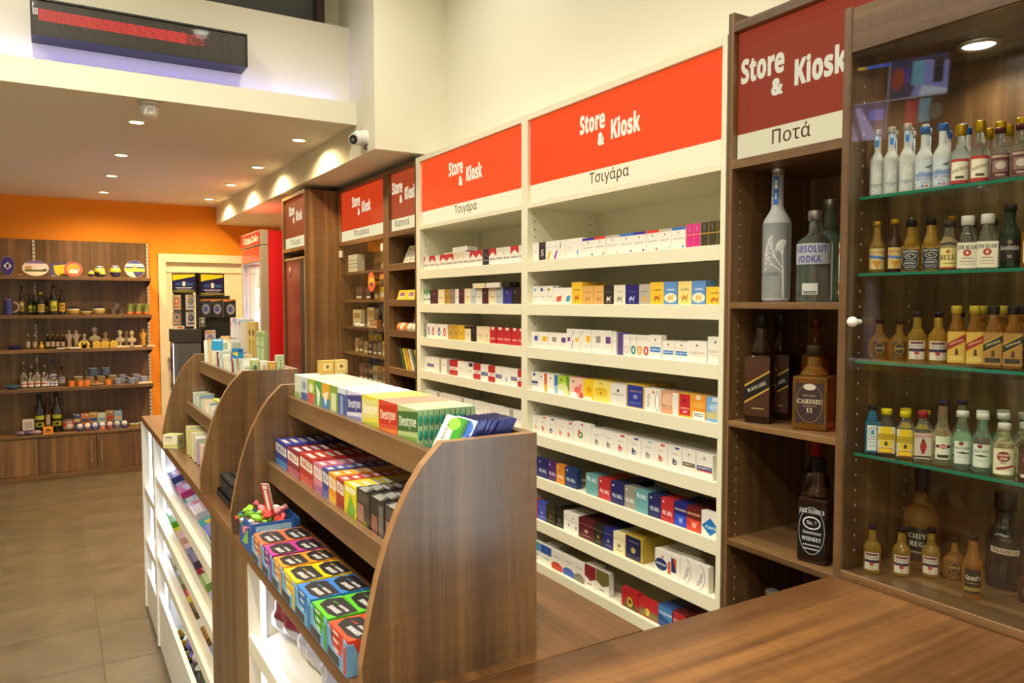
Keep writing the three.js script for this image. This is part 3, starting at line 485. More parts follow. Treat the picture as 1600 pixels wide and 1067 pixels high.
for (const [k, n, c, c2] of [['db', 'royal blue', '#4453b4', '#8fa0e0'], ['do', 'dark olive', '#33301c', '#7a6a2c'], ['dl', 'black', '#211f1c', '#6a665c'], ['dm', 'maroon', '#5a1c24', '#b89a94'], ['dg', 'black gold-striped', '#2c2a1e', '#9a8a4a'], ['dn', 'deep blue', '#232b74', '#9a9468'], ['dc', 'pale cream', '#ece2b4', '#8a866c']]) def(k, n, c, [['f', c], ['r', 0, 0.28, 1, 0.02, c2], ['e', 0.5, 0.6, 0.13, 0.09, c2], ['r', 0.25, 0.8, 0.5, 0.03, c2]]);
def('dw', 'white square-cornered', wbg, [['f', wbg], ['r', 0, 0.4, 1, 0.02, '#8a8fa8'], ['e', 0.3, 0.25, 0.07, 0.05, '#8f8a9a'], ['e', 0.7, 0.65, 0.1, 0.08, '#7d90c2']]);
def('dx', 'navy with a gold rim', '#b49a3a', [['f', '#c4a83c'], ['r', 0.05, 0.06, 0.84, 0.9, '#1e2250'], ['e', 0.47, 0.6, 0.14, 0.12, '#b9a35a'], ['r', 0.2, 0.24, 0.54, 0.03, '#8f8a7a']]);
def('rm', 'white with a blue oval badge', wbg, [['f', wbg], ['e', 0.4, 0.62, 0.38, 0.26, '#28336e'], ['t', 'Rothmans', 0.4, 0.6, 0.14, '#f2f2f2', 'i', 0.64], ['p', '#d05a3a', 0.82, 0.4, 1, 0.34, 1, 0.9, 0.82, 0.9], ['e', 0.5, 0.28, 0.06, 0.05, '#c04038']]);
def('rb', 'white with red and blue side', wbg, [['f', wbg], ['r', 0.05, 0.16, 0.55, 0.6, '#28336e'], ['p', '#d8562f', 0.2, 0.16, 0.6, 0.16, 0.6, 0.7]]);
def('vg', 'white with a curved violet line', wbg, [['f', wbg], ['o', 0.15, 0.5, 0.6, 0.55, '#7d6a96', 0.03], ['t', 'Vogue', 0.42, 0.62, 0.2, '#8a8696', 'i', 0.6, -1.2]]);
for (const [k, n, c, t] of [['lc', 'cyan', '#3f9cc0', 1], ['lb', 'blue', '#2f58b4', 1]]) def(k, `white, ${n}-topped`, wbg, [['f', wbg], ['r', 0, 0, 1, 0.46, c], ['t', 'L&M', 0.5, 0.68, 0.2, '#9aa', 'b', 0.7]]);
for (const [k, n, c] of [['hr', 'red', '#c83a2e'], ['hb', 'blue', '#2f5fc0'], ['hg', 'grey', '#8a8678']]) def(k, `white with a ${n} arc`, wbg, [['f', wbg], ['e', 0.5, 1, 0.62, 0.42, c], ['t', 'Winston', 0.5, 0.3, 0.12, '#a8a294', 's', 0.7]]);
for (const [k, n, c] of [['jr', 'red', '#8e2228'], ['jo', 'olive', '#6f6a34']]) def(k, `white with a ${n} pointed top`, wbg, [['f', wbg], ['p', c, 0, 0, 1, 0, 1, 0.52, 0.5, 0.7, 0, 0.52], ['t', 'L&M', 0.4, 0.84, 0.16, '#8a8a80', 'b', 0.5]]);
def('xg', 'red landscape gold-badged', '#a82028', [['f', '#b8242a'], ['p', '#5a4a2a', 0.3, 0.5, 0.7, 0.5, 1, 1, 0.1, 1], ['e', 0.5, 0.62, 0.18, 0.26, '#d8b23a'], ['e', 0.5, 0.62, 0.09, 0.13, '#5a3a14']]);
def('xr', 'red landscape green-based', '#b8242a', [['f', '#c22c30'], ['r', 0.03, 0.55, 0.94, 0.4, '#7a6c34'], ['e', 0.45, 0.66, 0.12, 0.2, '#e0c050'], ['e', 0.3, 0.72, 0.1, 0.12, '#8a8a44']]);
def('xb', 'steel blue lettered', '#2f4c86', [['f', '#4a86c4'], ['p', '#28508c', 0, 0.4, 1, 0.7, 1, 1, 0, 1], ['t', 'LEADER', 0.5, 0.35, 0.16, '#f2f6fa', 'i', 0.9]]);
def('xl', 'bright red lettered', '#5a1c20', [['f', '#b83038'], ['t', 'LEADER', 0.5, 0.4, 0.16, '#f6e8e4', 'i', 0.9]]);
const chev = (c) => [['f', '#f0ede4'], ['p', c, 0, 0, 1, 0, 1, 0.46, 0.5, 0.2, 0, 0.46], ['t', 'Marlboro', 0.5, 0.6, 0.16, '#2c2a28', 's', 0.85]];
def('mR', 'red-roofed white', '#f0ede4', chev('#c22a30'));
def('mW', 'white with a pale silver roof', '#f0ede4', chev('#dcd8cc'));
def('mG', 'white with a pale gold roof', '#f0ede4', chev('#d9cfa8'));
def('mK', 'navy-grey', '#23242e', [['f', '#262733'], ['l', 0.1, 0.5, 0.5, 0.25, 0.05, '#9a9aa8'], ['l', 0.5, 0.25, 0.9, 0.5, 0.05, '#9a9aa8'], ['t', 'Marlboro', 0.5, 0.64, 0.14, '#c8c8d0', 's', 0.8]]);
def('gw', 'green and white', '#e9ebe0', [['f', '#e9ebe0'], ['p', '#3a8a4c', 0, 0, 1, 0, 1, 0.46, 0.5, 0.2, 0, 0.46], ['r', 0.1, 0.6, 0.8, 0.1, '#5a8a5a']]);
for (const [k, n, c] of [['bp', 'plum', '#4a2430'], ['bc', 'cream', '#ead9b4'], ['bg', 'gold brown', '#a8823a'], ['bm', 'mauve grey', '#8d7a74'], ['bw', 'off-white', '#e6dfd0'], ['bi', 'ice blue', '#b5c2c6'], ['bd', 'deep blue', '#2f318c'], ['bk', 'black', '#1f1c1c'], ['by', 'mustard', '#d6b02e'], ['ba', 'antique gold', '#c0983c'], ['be', 'grey green', '#8c9480']]) def(k, n, c, [['f', c], ['e', 0.5, 0.3, 0.1, 0.07, 'rgba(255,240,200,0.45)'], ['r', 0.25, 0.5, 0.5, 0.04, 'rgba(90,60,30,0.45)'], ['r', 0.3, 0.58, 0.4, 0.02, 'rgba(90,60,30,0.35)']]);
for (const [k, n, c] of [['vb', 'blue', '#2f4a9c'], ['vr', 'red', '#b83a34']]) def(k, `white with a ${n} keyhole mark`, wbg, [['f', wbg], ['e', 0.5, 0.32, 0.14, 0.1, c], ['e', 0.5, 0.58, 0.24, 0.2, c], ['e', 0.5, 0.58, 0.12, 0.1, '#e8e4da']]);
def('ck', 'cream black-capped', '#ead9b4', [['f', '#ead9b4'], ['r', 0, 0, 1, 0.2, '#3a2c20'], ['t', 'GR', 0.5, 0.55, 0.14, '#7a6a48', 's', 0.7]]);
def('rs', 'solid red', '#b8242e', [['f', '#c22a32'], ['r', 0.25, 0, 0.45, 0.16, '#f2ece4'], ['t', 'PRINCE', 0.5, 0.68, 0.14, '#f2d8d0', 's', 0.8]]);
def('rw', 'red white-banded', '#b8242e', [['f', '#bf2a30'], ['r', 0, 0.42, 1, 0.22, '#efe8e0'], ['t', 'DUNHILL', 0.5, 0.54, 0.1, '#8a2a2a', 'b', 0.7]]);
def('wn', 'white navy-labelled', wbg, [['f', wbg], ['r', 0.1, 0.46, 0.8, 0.2, '#2c3a7c'], ['t', 'Davidoff', 0.5, 0.56, 0.12, '#e6e6f0', 's', 0.6], ['r', 0.1, 0.86, 0.8, 0.12, '#f8f8f4']]);
def('wt', 'white navy-topped', wbg, [['f', wbg], ['r', 0.4, 0.04, 0.5, 0.22, '#2c3152'], ['t', 'Davidoff', 0.5, 0.56, 0.12, '#9a96a0', 's', 0.6]]);
def('wg', 'grey-striped white', '#cfcac0', [['f', wbg], ['r', 0.7, 0, 0.3, 1, '#b0aaa2'], ['r', 0.15, 0.4, 0.4, 0.03, '#a9a49c']]);
const packFace = (k) => cell(46, 66, D[k].list), packSide = (k) => solid(D[k].side);
const PD = 0.0215;
let nPacks = 0; const furtherPacks = [];
function packRow(bayWords, shelf, zs, keys, heights = {}, behind = 0, start = 0, hb = 0.075) {
  const y = SH[shelf] - 0.0035, x = W + 0.02;
  keys.split(' ').forEach((k, i) => {
    const z0 = zs[i] + 0.0007, z1 = zs[i + 1] - 0.0007, w = z1 - z0, h = heights[i] ?? hb;
    const g = boxPrint(w, h, PD, packFace(k), packSide(k), packSide(k)), d = D[k].desc, jx = rr(-0.0015, 0.0025);
    solo('cigarette_pack', `${d} pack, ${ORD[i + start]} from left, ${ORD[shelf]} shelf, ${bayWords}`, 'cigarette pack', g, PM(), [x + PD / 2 + jx, y, (z0 + z1) / 2], undefined, -Math.PI / 2); nPacks++;
    const nb = typeof behind === 'number' ? behind : behind[i] ?? 0;
    for (let b = 1; b <= nb; b++) {
      if (b === 1 || (b === 2 && z0 > -2.05)) { solo('cigarette_pack', `${d.split(/ with |-|,/)[0]} pack ${ORD[b - 1]} behind ${ORD[i + start]} from left, ${ORD[shelf]} shelf, ${bayWords}`, 'cigarette pack', g, PM(), [x + PD / 2 + b * (PD + 0.0018) + rr(-0.0003, 0.0003), y, (z0 + z1) / 2 + rr(-0.001, 0.001)], 'packs queued behind the front rows', -Math.PI / 2); nPacks++; }
      else furtherPacks.push(g.clone().rotateY(-Math.PI / 2).translate(x + PD / 2 + b * (PD + 0.0018), y, (z0 + z1) / 2));
    }
  });
}
{
  const wide = 'wide cream bay', left = 'left cream bay';
  packRow(wide, 0, [-2.602, -2.552, -2.502, -2.452, -2.407, -2.365, -2.317, -2.262, -2.188, -2.122, -2.048, -1.974, -1.909, -1.849, -1.789, -1.728, -1.698, -1.666, -1.633, -1.601, -1.571], 'w dk fy fp wk w wl pP pR pT pB pP pR pT pB pink pink olive olive olive', { 7: 0.07, 8: 0.07, 9: 0.07, 10: 0.07, 11: 0.07, 12: 0.07, 13: 0.07, 14: 0.07 });
  packRow(wide, 1, [-2.602, -2.552, -2.502, -2.45, -2.382, -2.325, -2.258, -2.192, -2.133, -2.078, -2.013, -1.945, -1.89, -1.822, -1.76, -1.7, -1.642, -1.571], 'cb cn cg sr sc ky kt kt kk kc kn kg ky kb kl kb ky', { 3: 0.066, 4: 0.066, 5: 0.085, 6: 0.07, 7: 0.07, 8: 0.07, 9: 0.07, 10: 0.07, 11: 0.07, 16: 0.056 }, { 2: 1, 5: 4, 15: 1 });
  packRow(wide, 2, [-2.602, -2.55, -2.484, -2.42, -2.357, -2.305, -2.254, -2.202, -2.143, -2.084, -2.053, -2.021, -1.987, -1.955, -1.923, -1.89, -1.83, -1.774, -1.713, -1.633, -1.571], 'qn qy qg qp tp ty qy qg qp wg vp rp rt ro rd bl bl bl tn tn', { 0: 0.066, 1: 0.066, 2: 0.066, 3: 0.066, 4: 0.084, 5: 0.084, 6: 0.084, 7: 0.084, 8: 0.084, 9: 0.08, 10: 0.08, 15: 0.078, 16: 0.062, 17: 0.062, 18: 0.066, 19: 0.082 }, { 16: 2, 17: 2, 18: 1 });
  packRow(wide, 3, [-2.602, -2.556, -2.489, -2.415, -2.341, -2.251, -2.187, -2.09, -2.003, -1.911, -1.833, -1.749, -1.692, -1.633, -1.571], 'nb eo eb gr fl ye ly si nv sc2 cp rg og bs', { 8: 0.082 }, { 1: 2, 2: 2, 3: 2, 4: 1, 5: 4, 6: 4, 7: 3, 8: 5, 9: 1, 10: 2, 11: 1, 12: 1 });
  packRow(wide, 4, [-2.602, -2.545, -2.488, -2.428, -2.366, -2.314, -2.204, -2.134, -2.068, -1.997, -1.926, -1.861, -1.799, -1.734, -1.675, -1.605], 'ag ar an ae ar ab as as ar an at ar an mk mn', { 0: 0.07, 5: 0.085 }, { 1: 3, 2: 3, 3: 1, 4: 1, 6: 2, 7: 2, 8: 3, 9: 4, 10: 4, 11: 4, 12: 4, 13: 3, 14: 3 });
  packRow(wide, 5, [-2.602, -2.555, -2.483, -2.424, -2.366, -2.289], 'gn gn gp go gb', {}, 0);
  packRow(wide, 5, [-2.233, -2.157, -2.086, -2.011, -1.952, -1.887, -1.827, -1.767, -1.709, -1.647, -1.573], 'gt gr2 gn gy gt gn gr2 gl gm di', {}, { 0: 2, 1: 4, 2: 5, 3: 1, 4: 3, 5: 2, 6: 2, 7: 4, 8: 4 }, 5);
  packRow(wide, 6, [-2.602, -2.555, -2.493, -2.431, -2.375, -2.327, -2.275, -2.182, -2.127, -2.068, -2.004, -1.913], 'gr2 db do dl dw dw dm dg dn dc dx', { 10: 0.084 }, { 3: 3, 4: 3, 5: 3, 6: 4, 7: 4, 8: 4, 9: 4, 10: 5 });
  packRow(wide, 6, [-1.852, -1.778, -1.737, -1.675, -1.613], 'rm rb vg vg', { 2: 0.08, 3: 0.08 }, { 0: 4, 1: 3, 2: 1 }, 11);
  packRow(wide, 7, [-2.602, -2.535, -2.456, -2.379, -2.303, -2.236, -2.169, -2.093], 'lc lb hr hb hg jr jo', { 5: 0.084, 6: 0.084 }, { 1: 2, 5: 1 });
  packRow(wide, 7, [-2.021, -1.932, -1.833, -1.767, -1.709], 'xg xr xb xl', { 0: 0.066, 1: 0.06, 2: 0.07, 3: 0.07 }, { 2: 3, 3: 3 }, 7);
  packRow(left, 0, [-3.652, -3.632, -3.584, -3.512, -3.459, -3.387, -3.308, -3.26, -3.203, -3.139, -3.077, -3.017, -2.959, -2.894, -2.831, -2.771, -2.705, -2.654], 'mR mW mR mW mR mR mG mG mW mR mR mK mR mW mW mR mW', {}, 0);
  packRow(left, 1, [-3.652, -3.62, -3.57, -3.48, -3.408, -3.341, -3.292, -3.25, -3.194, -3.13, -3.077, -3.017, -2.964, -2.894, -2.834, -2.76, -2.705, -2.654], 'gw gw bp bc bg bm bw bp bc bi bw bp bc bi bd bk bk', {}, 0);
  packRow(left, 2, [-3.652, -3.622, -3.57, -3.508, -3.438, -3.371, -3.308, -3.256, -3.194, -3.13, -3.072, -3.005, -2.947, -2.894, -2.828, -2.766, -2.712, -2.654], 'be vb vr vb vr ba ba by ck bk bc bc rs rs rs rs rs', {}, { 10: 1, 11: 1 });
  packRow(left, 3, [-3.652, -3.62, -3.523, -3.443, -3.353, -3.264, -3.185, -3.109, -3.038, -2.964, -2.902, -2.839, -2.771, -2.712, -2.654], 'w wn wg wg rw w wt rw wn rw wn wl wn rw', {}, { 1: 1, 2: 2, 3: 2, 4: 1 });
  packRow(left, 4, [-3.65, -3.56, -3.47, -3.38, -3.29, -3.2, -3.11, -3.02, -2.93, -2.84, -2.75, -2.66], 'w wg w w wg w w wl w wg w', {}, 0);
  // packs lying flat on top of the standing rows
  const lying = (k, x, y, z, l, wd, label, turn = 0) => solo('cigarette_pack', label, 'cigarette pack', boxPrint(wd, 0.0215, l, solid(D[k].side), cell(46, 20, D[k].list), solid(D[k].side)), PM(), [x, y, z], undefined, -Math.PI / 2 + turn);
  const st = 'in the lying stack, top shelf, left cream bay';
  [[-3.46, 0, 'mR'], [-3.38, 0, 'mW'], [-3.3, 0, 'mR'], [-3.46, 1, 'mR'], [-3.38, 1, 'mW'], [-3.3, 1, 'mR'], [-3.36, 2, 'mW'], [-3.28, 2, 'mG']].forEach(([z, l, k], i) => lying(k, W + 0.09, SH[0] - 0.0035 + 0.043 + l * 0.0222, z, 0.055, 0.078, `${D[k].desc.split(' with ')[0]} pack, ${ORD[i]} ${st}`));
  for (const [z, l] of [[-3.42, 0], [-3.34, 0], [-3.3, 0]]) for (const h of [0, 1]) solo('cigarette_pack', `white pack under the top-shelf stack, ${z === -3.42 ? 'left' : z === -3.34 ? 'middle' : 'right'} ${h ? 'upper' : 'lower'} one`, 'cigarette pack', boxPrint(0.078, 0.0212, 0.055, solid('#efece2'), solid('#efece2')), PM(), [W + 0.09, SH[0] - 0.0035 + h * 0.0214, z - 0.02 + (z === -3.3 ? 0.06 : 0)], 'packs under the top-shelf stack', -Math.PI / 2);
  lying('bc', W + 0.032, SH[1] + 0.0716, -3.03, 0.05, 0.11, 'cream pack lying on the standing packs, second shelf, left cream bay');
  lying('bw', W + 0.032, SH[1] + 0.0716, -2.9, 0.05, 0.12, 'off-white pack lying on the standing packs, second shelf, left cream bay');
  lying('bk', W + 0.032, SH[1] + 0.0716, -2.79, 0.05, 0.07, 'black pack lying on the standing packs, second shelf, left cream bay');
  if (furtherPacks.length) { const m = solo('further_cigarette_packs', 'cigarette packs farther back in the rows on the cream shelves', 'cigarette packs', merge(furtherPacks), PM()); m.userData.kind = 'stuff'; }
}
// ================================================================ BOTTLES
const liquid = (r, g, b, dist, o = {}) => new THREE.MeshPhysicalMaterial({ color: lin(o.c?.[0] ?? 1, o.c?.[1] ?? 1, o.c?.[2] ?? 1), roughness: o.rough ?? 0.04, transmission: o.t ?? 0.9, thickness: 0.03, ior: 1.42, attenuationColor: lin(r, g, b), attenuationDistance: dist });
const G = {
  clear: liquid(0.93, 0.97, 0.95, 0.3, { t: 0.97, c: [0.95, 0.97, 0.95] }),
  frost: new THREE.MeshPhysicalMaterial({ color: lin(0.82, 0.84, 0.84), roughness: 0.5, transmission: 0.45, thickness: 0.03, ior: 1.4 }),
  amber: liquid(0.9, 0.5, 0.08, 0.035, { t: 0.88, c: [0.9, 0.52, 0.1] }),
  gold: liquid(0.95, 0.72, 0.12, 0.035, { t: 0.86, c: [0.95, 0.66, 0.12] }),
  cola: liquid(0.4, 0.12, 0.03, 0.03, { t: 0.95, c: [0.5, 0.25, 0.12] }),
  green: liquid(0.12, 0.4, 0.1, 0.03, { t: 0.8, c: [0.02, 0.08, 0.025] }),
  black: new THREE.MeshPhysicalMaterial({ color: lin(0.012, 0.011, 0.012), roughness: 0.08, clearcoat: 0.5 }),
  blue: liquid(0.15, 0.55, 0.85, 0.03, { t: 0.7, c: [0.05, 0.35, 0.6] }),
  mint: liquid(0.7, 0.95, 0.8, 0.06, { t: 0.94, c: [0.75, 0.95, 0.85] }),
  straw: liquid(0.96, 0.92, 0.6, 0.05, { t: 0.92, c: [0.95, 0.92, 0.65] }),
};
const capMat = {};
const cap = (c, metal = 0.2) => capMat[c + metal] ??= new THREE.MeshStandardMaterial({ color: css(c), roughness: 0.35, metalness: metal });
const lathe = (pts, seg = 24) => { const g = new THREE.LatheGeometry(pts.map(([r, y]) => new THREE.Vector2(r, y)), seg); return g; };
// s: r, h (whole), bh (body to shoulder), sh (shoulder height), nr (neck radius), cr/ch/cc cap, sq square body, fl flattened body, glass, label [y0, y1, arc, cell ops], col
const bottleKinds = {};
function bottle(kind, pos, label, turn, group) {
  const K = bottleKinds[kind];
  if (K.made) return copyOf(K.made, pos, label, turn, group);
  const s = K.spec, o = thing(s.name ?? 'miniature_bottle', label, 'bottle', pos, group); o.rotation.y = turn; K.made = o;
  const nr = s.nr, top = s.h - s.ch;
  let body;
  if (s.sq) {
    const b = new RoundedBoxGeometry(s.r * 2, s.bh, s.r * 2 * (s.dep ?? 1), 3, s.r * 0.16).translate(0, s.bh / 2, 0);
    const n = lathe([[0.0001, s.bh - 0.004], [s.r * 0.8, s.bh - 0.004], [s.r * 0.78, s.bh + s.sh * 0.25], [nr * 1.25, s.bh + s.sh * 0.85], [nr, s.bh + s.sh], [nr, top + 0.001], [0.0001, top + 0.001]]);
    if (s.dep) n.scale(1, 1, Math.max(s.dep, 0.7));
    body = merge([b, n]);
  } else {
    const f = s.round ?? 0.35, pts = [[0.0001, 0], [s.r * 0.9, 0], [s.r * (s.base ?? 1), s.h * 0.025]];
    for (const q of s.mid ?? []) pts.push([s.r * q[0], s.bh * q[1]]);
    pts.push([s.r, s.bh]);
    for (let k = 1; k <= 6; k++) { const t = k / 6, e = Math.pow(t, f < 0.3 ? 1 : 1.6); pts.push([nr + (s.r - nr) * (0.5 + 0.5 * Math.cos(Math.PI * Math.pow(t, f < 0.3 ? 0.9 : 0.75 + f))), s.bh + s.sh * t]); }
    pts.push([nr * 0.97, top], [0.0001, top]);
    body = lathe(pts); if (s.fl) body.scale(1, 1, s.fl);
  }
  lpart(o, 'glass_body', body, G[s.glass]);
  lpart(o, 'cap', lathe([[0.0001, top + 0.0012], [s.cr, top + 0.0012], [s.cr, s.h - 0.001], [s.cr - 0.001, s.h], [0.0001, s.h]].map(([r, y]) => [r, y - (s.over ?? 0) * (y < s.h - 0.002 ? 1 : 0)]), 20), cap(s.cc, s.cm ?? 0.3));
  for (const [nm, y0, y1, arc, W_, H_, list] of s.labels ?? []) {
    const r = cell(W_, H_, list), hh = y1 - y0;
    let g;
    if (s.sq) { g = new THREE.PlaneGeometry(s.r * 2 * arc, hh).translate(0, (y0 + y1) / 2, s.r * (s.dep ?? 1) + 0.0005); }
    else { const rad = s.lr ?? s.r; g = new THREE.CylinderGeometry((nm === 'neck_label' ? nr : rad) + 0.0006, (nm === 'neck_label' ? nr : rad) + 0.0006, hh, 18, 1, true, -arc / 2, arc).translate(0, (y0 + y1) / 2, 0); if (s.fl) g.scale(1, 1, s.fl + 0.02); }
    lpart(o, nm, uvRect(g, r), PMDouble());
  }
  return o;
}
let _pmd; const PMDouble = () => { texOf(0); return _pmd ??= new THREE.MeshStandardMaterial({ map: sheetTex[0], roughness: 0.45, side: THREE.DoubleSide }); };
const kind = (k, spec) => { bottleKinds[k] = { spec }; };
const T = (s, y, size, c, f = 'b', mw = 0.9) => ['t', s, 0.5, y, size, c, f, mw];
const tree = (c) => { const L = []; const br = (x, y, a, l, w, d) => { const x2 = x + Math.sin(a) * l, y2 = y - Math.cos(a) * l; L.push(['l', x, y, x2, y2, w, c]); if (d) for (const q of [-0.55, -0.18, 0.2, 0.5]) br(x2, y2, a + q - 0.12, l * 0.62, w * 0.66, d - 1); }; br(0.8, 1, -0.05, 0.4, 0.045, 0); br(0.78, 0.6, -0.1, 0.16, 0.03, 4); br(0.78, 0.62, -0.9, 0.26, 0.02, 3); br(0.78, 0.66, -1.2, 0.3, 0.018, 2); return L; };
// miniatures
kind('frostA', { r: 0.0135, h: 0.136, bh: 0.07, sh: 0.022, nr: 0.0062, cr: 0.0075, ch: 0.014, cc: '#d8d8d4', cm: 0.7, glass: 'frost', labels: [['label', 0.004, 0.062, 1.9, 40, 80, [['f', '#c9cccb'], ...tree('#e9ecec'), T('BELVEDERE', 0.66, 0.09, '#555a5a', 's'), T('VODKA', 0.75, 0.06, '#6d80c0', 'b', 0.4)]], ['neck_label', 0.1, 0.127, 1.1, 10, 24, [['f', '#2f86d8'], ['r', 0.2, 0.2, 0.6, 0.3, '#cfe2f4']]]] });
kind('frostB', { r: 0.0155, h: 0.122, bh: 0.062, sh: 0.024, nr: 0.0068, cr: 0.0088, ch: 0.014, cc: '#2b6cc0', glass: 'frost', labels: [['label', 0.005, 0.056, 2.1, 48, 72, [['f', '#c9d2dc'], ['p', '#7f96c8', 0, 0.5, 0.3, 0.4, 0.6, 0.46, 1, 0.38, 1, 0.6, 0, 0.6], ['p', '#5a646c', 0.5, 0.26, 0.95, 0.12, 0.8, 0.3], T('GREY GOOSE', 0.68, 0.13, '#3a3f8c', 's'), T('VODKA', 0.8, 0.07, '#7a88b0', 'b', 0.4), ['r', 0.36, 0.9, 0.14, 0.06, '#2f58b4'], ['r', 0.56, 0.9, 0.14, 0.06, '#d0402c']]]] });
kind('stoli', { r: 0.0155, h: 0.113, bh: 0.056, sh: 0.022, nr: 0.0075, cr: 0.009, ch: 0.021, cc: '#c9a21c', cm: 0.8, glass: 'clear', labels: [['label', 0.004, 0.049, 2.2, 48, 64, [['f', '#eee7d6'], ['r', 0, 0, 1, 0.12, '#b83024'], ['r', 0, 0.86, 1, 0.14, '#b83024'], ['r', 0, 0, 0.06, 1, '#b83024'], ['r', 0.94, 0, 0.06, 1, '#b83024'], ['t', 'Stolichnaya', 0.5, 0.42, 0.2, '#7a5a2a', 'i', 0.85, -0.35], ['r', 0.3, 0.7, 0.4, 0.1, '#4a3a22']]]] });
kind('smir', { r: 0.016, h: 0.094, bh: 0.052, sh: 0.016, nr: 0.0075, cr: 0.0088, ch: 0.011, cc: '#5a1c20', glass: 'clear', labels: [['label', 0.006, 0.047, 2.1, 48, 64, [['f', '#5c2a2c'], T('SMIRNOFF', 0.12, 0.15, '#e6d8c8', 's'), ['r', 0.12, 0.28, 0.76, 0.5, '#8c6c66'], ['e', 0.5, 0.5, 0.24, 0.16, '#c8b8ac'], T('VODKA', 0.9, 0.1, '#e6d8c8', 'b', 0.5)]]] });
kind('met', { r: 0.016, h: 0.106, bh: 0.05, sh: 0.026, nr: 0.0072, cr: 0.0084, ch: 0.011, cc: '#d2a024', cm: 0.6, glass: 'gold', labels: [['label', 0.008, 0.05, 1.9, 44, 60, [['f', '#d8c48a'], ['p', '#5a78c4', 0, 0.3, 1, 0.42, 1, 0.55, 0, 0.45], T('METAXA', 0.2, 0.14, '#8c3a24', 's'), ['p', '#c88a2a', 0.2, 0.6, 0.8, 0.6, 0.5, 1]]]] });
kind('metd', { r: 0.0155, h: 0.107, bh: 0.05, sh: 0.026, nr: 0.0072, cr: 0.0084, ch: 0.011, cc: '#d2a024', cm: 0.6, glass: 'cola', labels: [['label', 0.008, 0.05, 1.8, 44, 60, [['f', '#d6b878'], ['p', '#5a78c4', 0, 0.36, 1, 0.46, 1, 0.58, 0, 0.48], T('METAXA', 0.2, 0.14, '#8c3a24', 's'), ['p', '#c88a2a', 0.2, 0.62, 0.8, 0.62, 0.5, 1]]]] });
const jdL = [['f', '#17161a'], T("JACK DANIEL'S", 0.1, 0.12, '#efefec', 's'), ['o', 0.5, 0.34, 0.3, 0.12, '#efefec', 0.04], T('No. 7', 0.34, 0.1, '#efefec', 's', 0.4), T('Tennessee', 0.54, 0.09, '#dedede', 'i', 0.7), T('WHISKEY', 0.67, 0.11, '#efefec', 's', 0.7), ['r', 0.2, 0.78, 0.6, 0.03, '#bbb'], ['r', 0.2, 0.86, 0.6, 0.03, '#bbb'], ['o', 0.5, 0.5, 0.46, 0.48, '#cfcfcb', 0.02]];
kind('jdm', { sq: 1, r: 0.0165, h: 0.102, bh: 0.052, sh: 0.02, nr: 0.0075, cr: 0.0092, ch: 0.014, cc: '#1c1a1a', glass: 'gold', labels: [['label', 0.004, 0.044, 0.9, 60, 80, jdL]] });
kind('bell', { r: 0.0165, h: 0.094, bh: 0.05, sh: 0.018, nr: 0.0085, cr: 0.0096, ch: 0.012, cc: '#4a4440', glass: 'clear', labels: [['label', 0.004, 0.042, 2.2, 52, 56, [['f', '#e8d68c'], T("BELL'S", 0.46, 0.32, '#4a1c14', 's', 0.92), ['e', 0.4, 0.18, 0.08, 0.08, '#a8402c'], ['r', 0.2, 0.72, 0.6, 0.05, '#9a8a54'], ['r', 0, 0.92, 1, 0.08, '#b85a44']]]] });
kind('beam', { sq: 1, r: 0.0165, h: 0.1, bh: 0.052, sh: 0.018, nr: 0.009, cr: 0.011, ch: 0.019, cc: '#dedcd4', cm: 0, glass: 'clear', labels: [['label', 0.003, 0.05, 0.98, 52, 70, [['f', '#ece4d2'], T('JIM BEAM', 0.18, 0.2, '#2a2624', 's'), ['e', 0.5, 0.4, 0.2, 0.13, '#b03428'], ['e', 0.5, 0.4, 0.08, 0.06, '#ecd8b8'], T('BOURBON', 0.62, 0.08, '#8a3a2a', 'b', 0.7), ['r', 0.15, 0.72, 0.7, 0.03, '#999'], ['r', 0.15, 0.82, 0.7, 0.03, '#d8a08c']]]] });
kind('glen', { r: 0.017, h: 0.112, bh: 0.06, sh: 0.024, nr: 0.0082, cr: 0.0098, ch: 0.012, cc: '#24221f', glass: 'green', labels: [['label', 0.014, 0.052, 2.0, 48, 56, [['f', '#1d1b18'], T('Glenfiddich', 0.42, 0.26, '#d8d4cc', 's'), ['e', 0.5, 0.16, 0.1, 0.1, '#8a7a4a'], T('12', 0.82, 0.16, '#d8d4cc', 's', 0.3)]]] });
kind('gran', { r: 0.0165, h: 0.104, bh: 0.056, sh: 0.02, nr: 0.0085, cr: 0.0098, ch: 0.011, cc: '#5a2a20', glass: 'amber', labels: [['label', 0.006, 0.046, 2.1, 48, 56, [['f', '#e6dcb2'], T("TEACHER'S", 0.26, 0.2, '#4a3a20', 's'), ['p', '#4a2c20', 0, 0.95, 1, 0.45, 1, 1, 0, 1]]]] });
kind('dimple', { r: 0.021, h: 0.084, bh: 0.034, sh: 0.026, nr: 0.0062, cr: 0.0075, ch: 0.009, cc: '#3a2018', glass: 'amber', base: 0.8, mid: [[1.08, 0.45]], fl: 0.7, labels: [['label', 0.014, 0.038, 1.0, 36, 40, [['f', '#3a2c18'], ['o', 0.5, 0.5, 0.4, 0.42, '#a8843a', 0.06], T('DIMPLE', 0.5, 0.2, '#d8b868', 's', 0.7)]]], lr: 0.0218 });
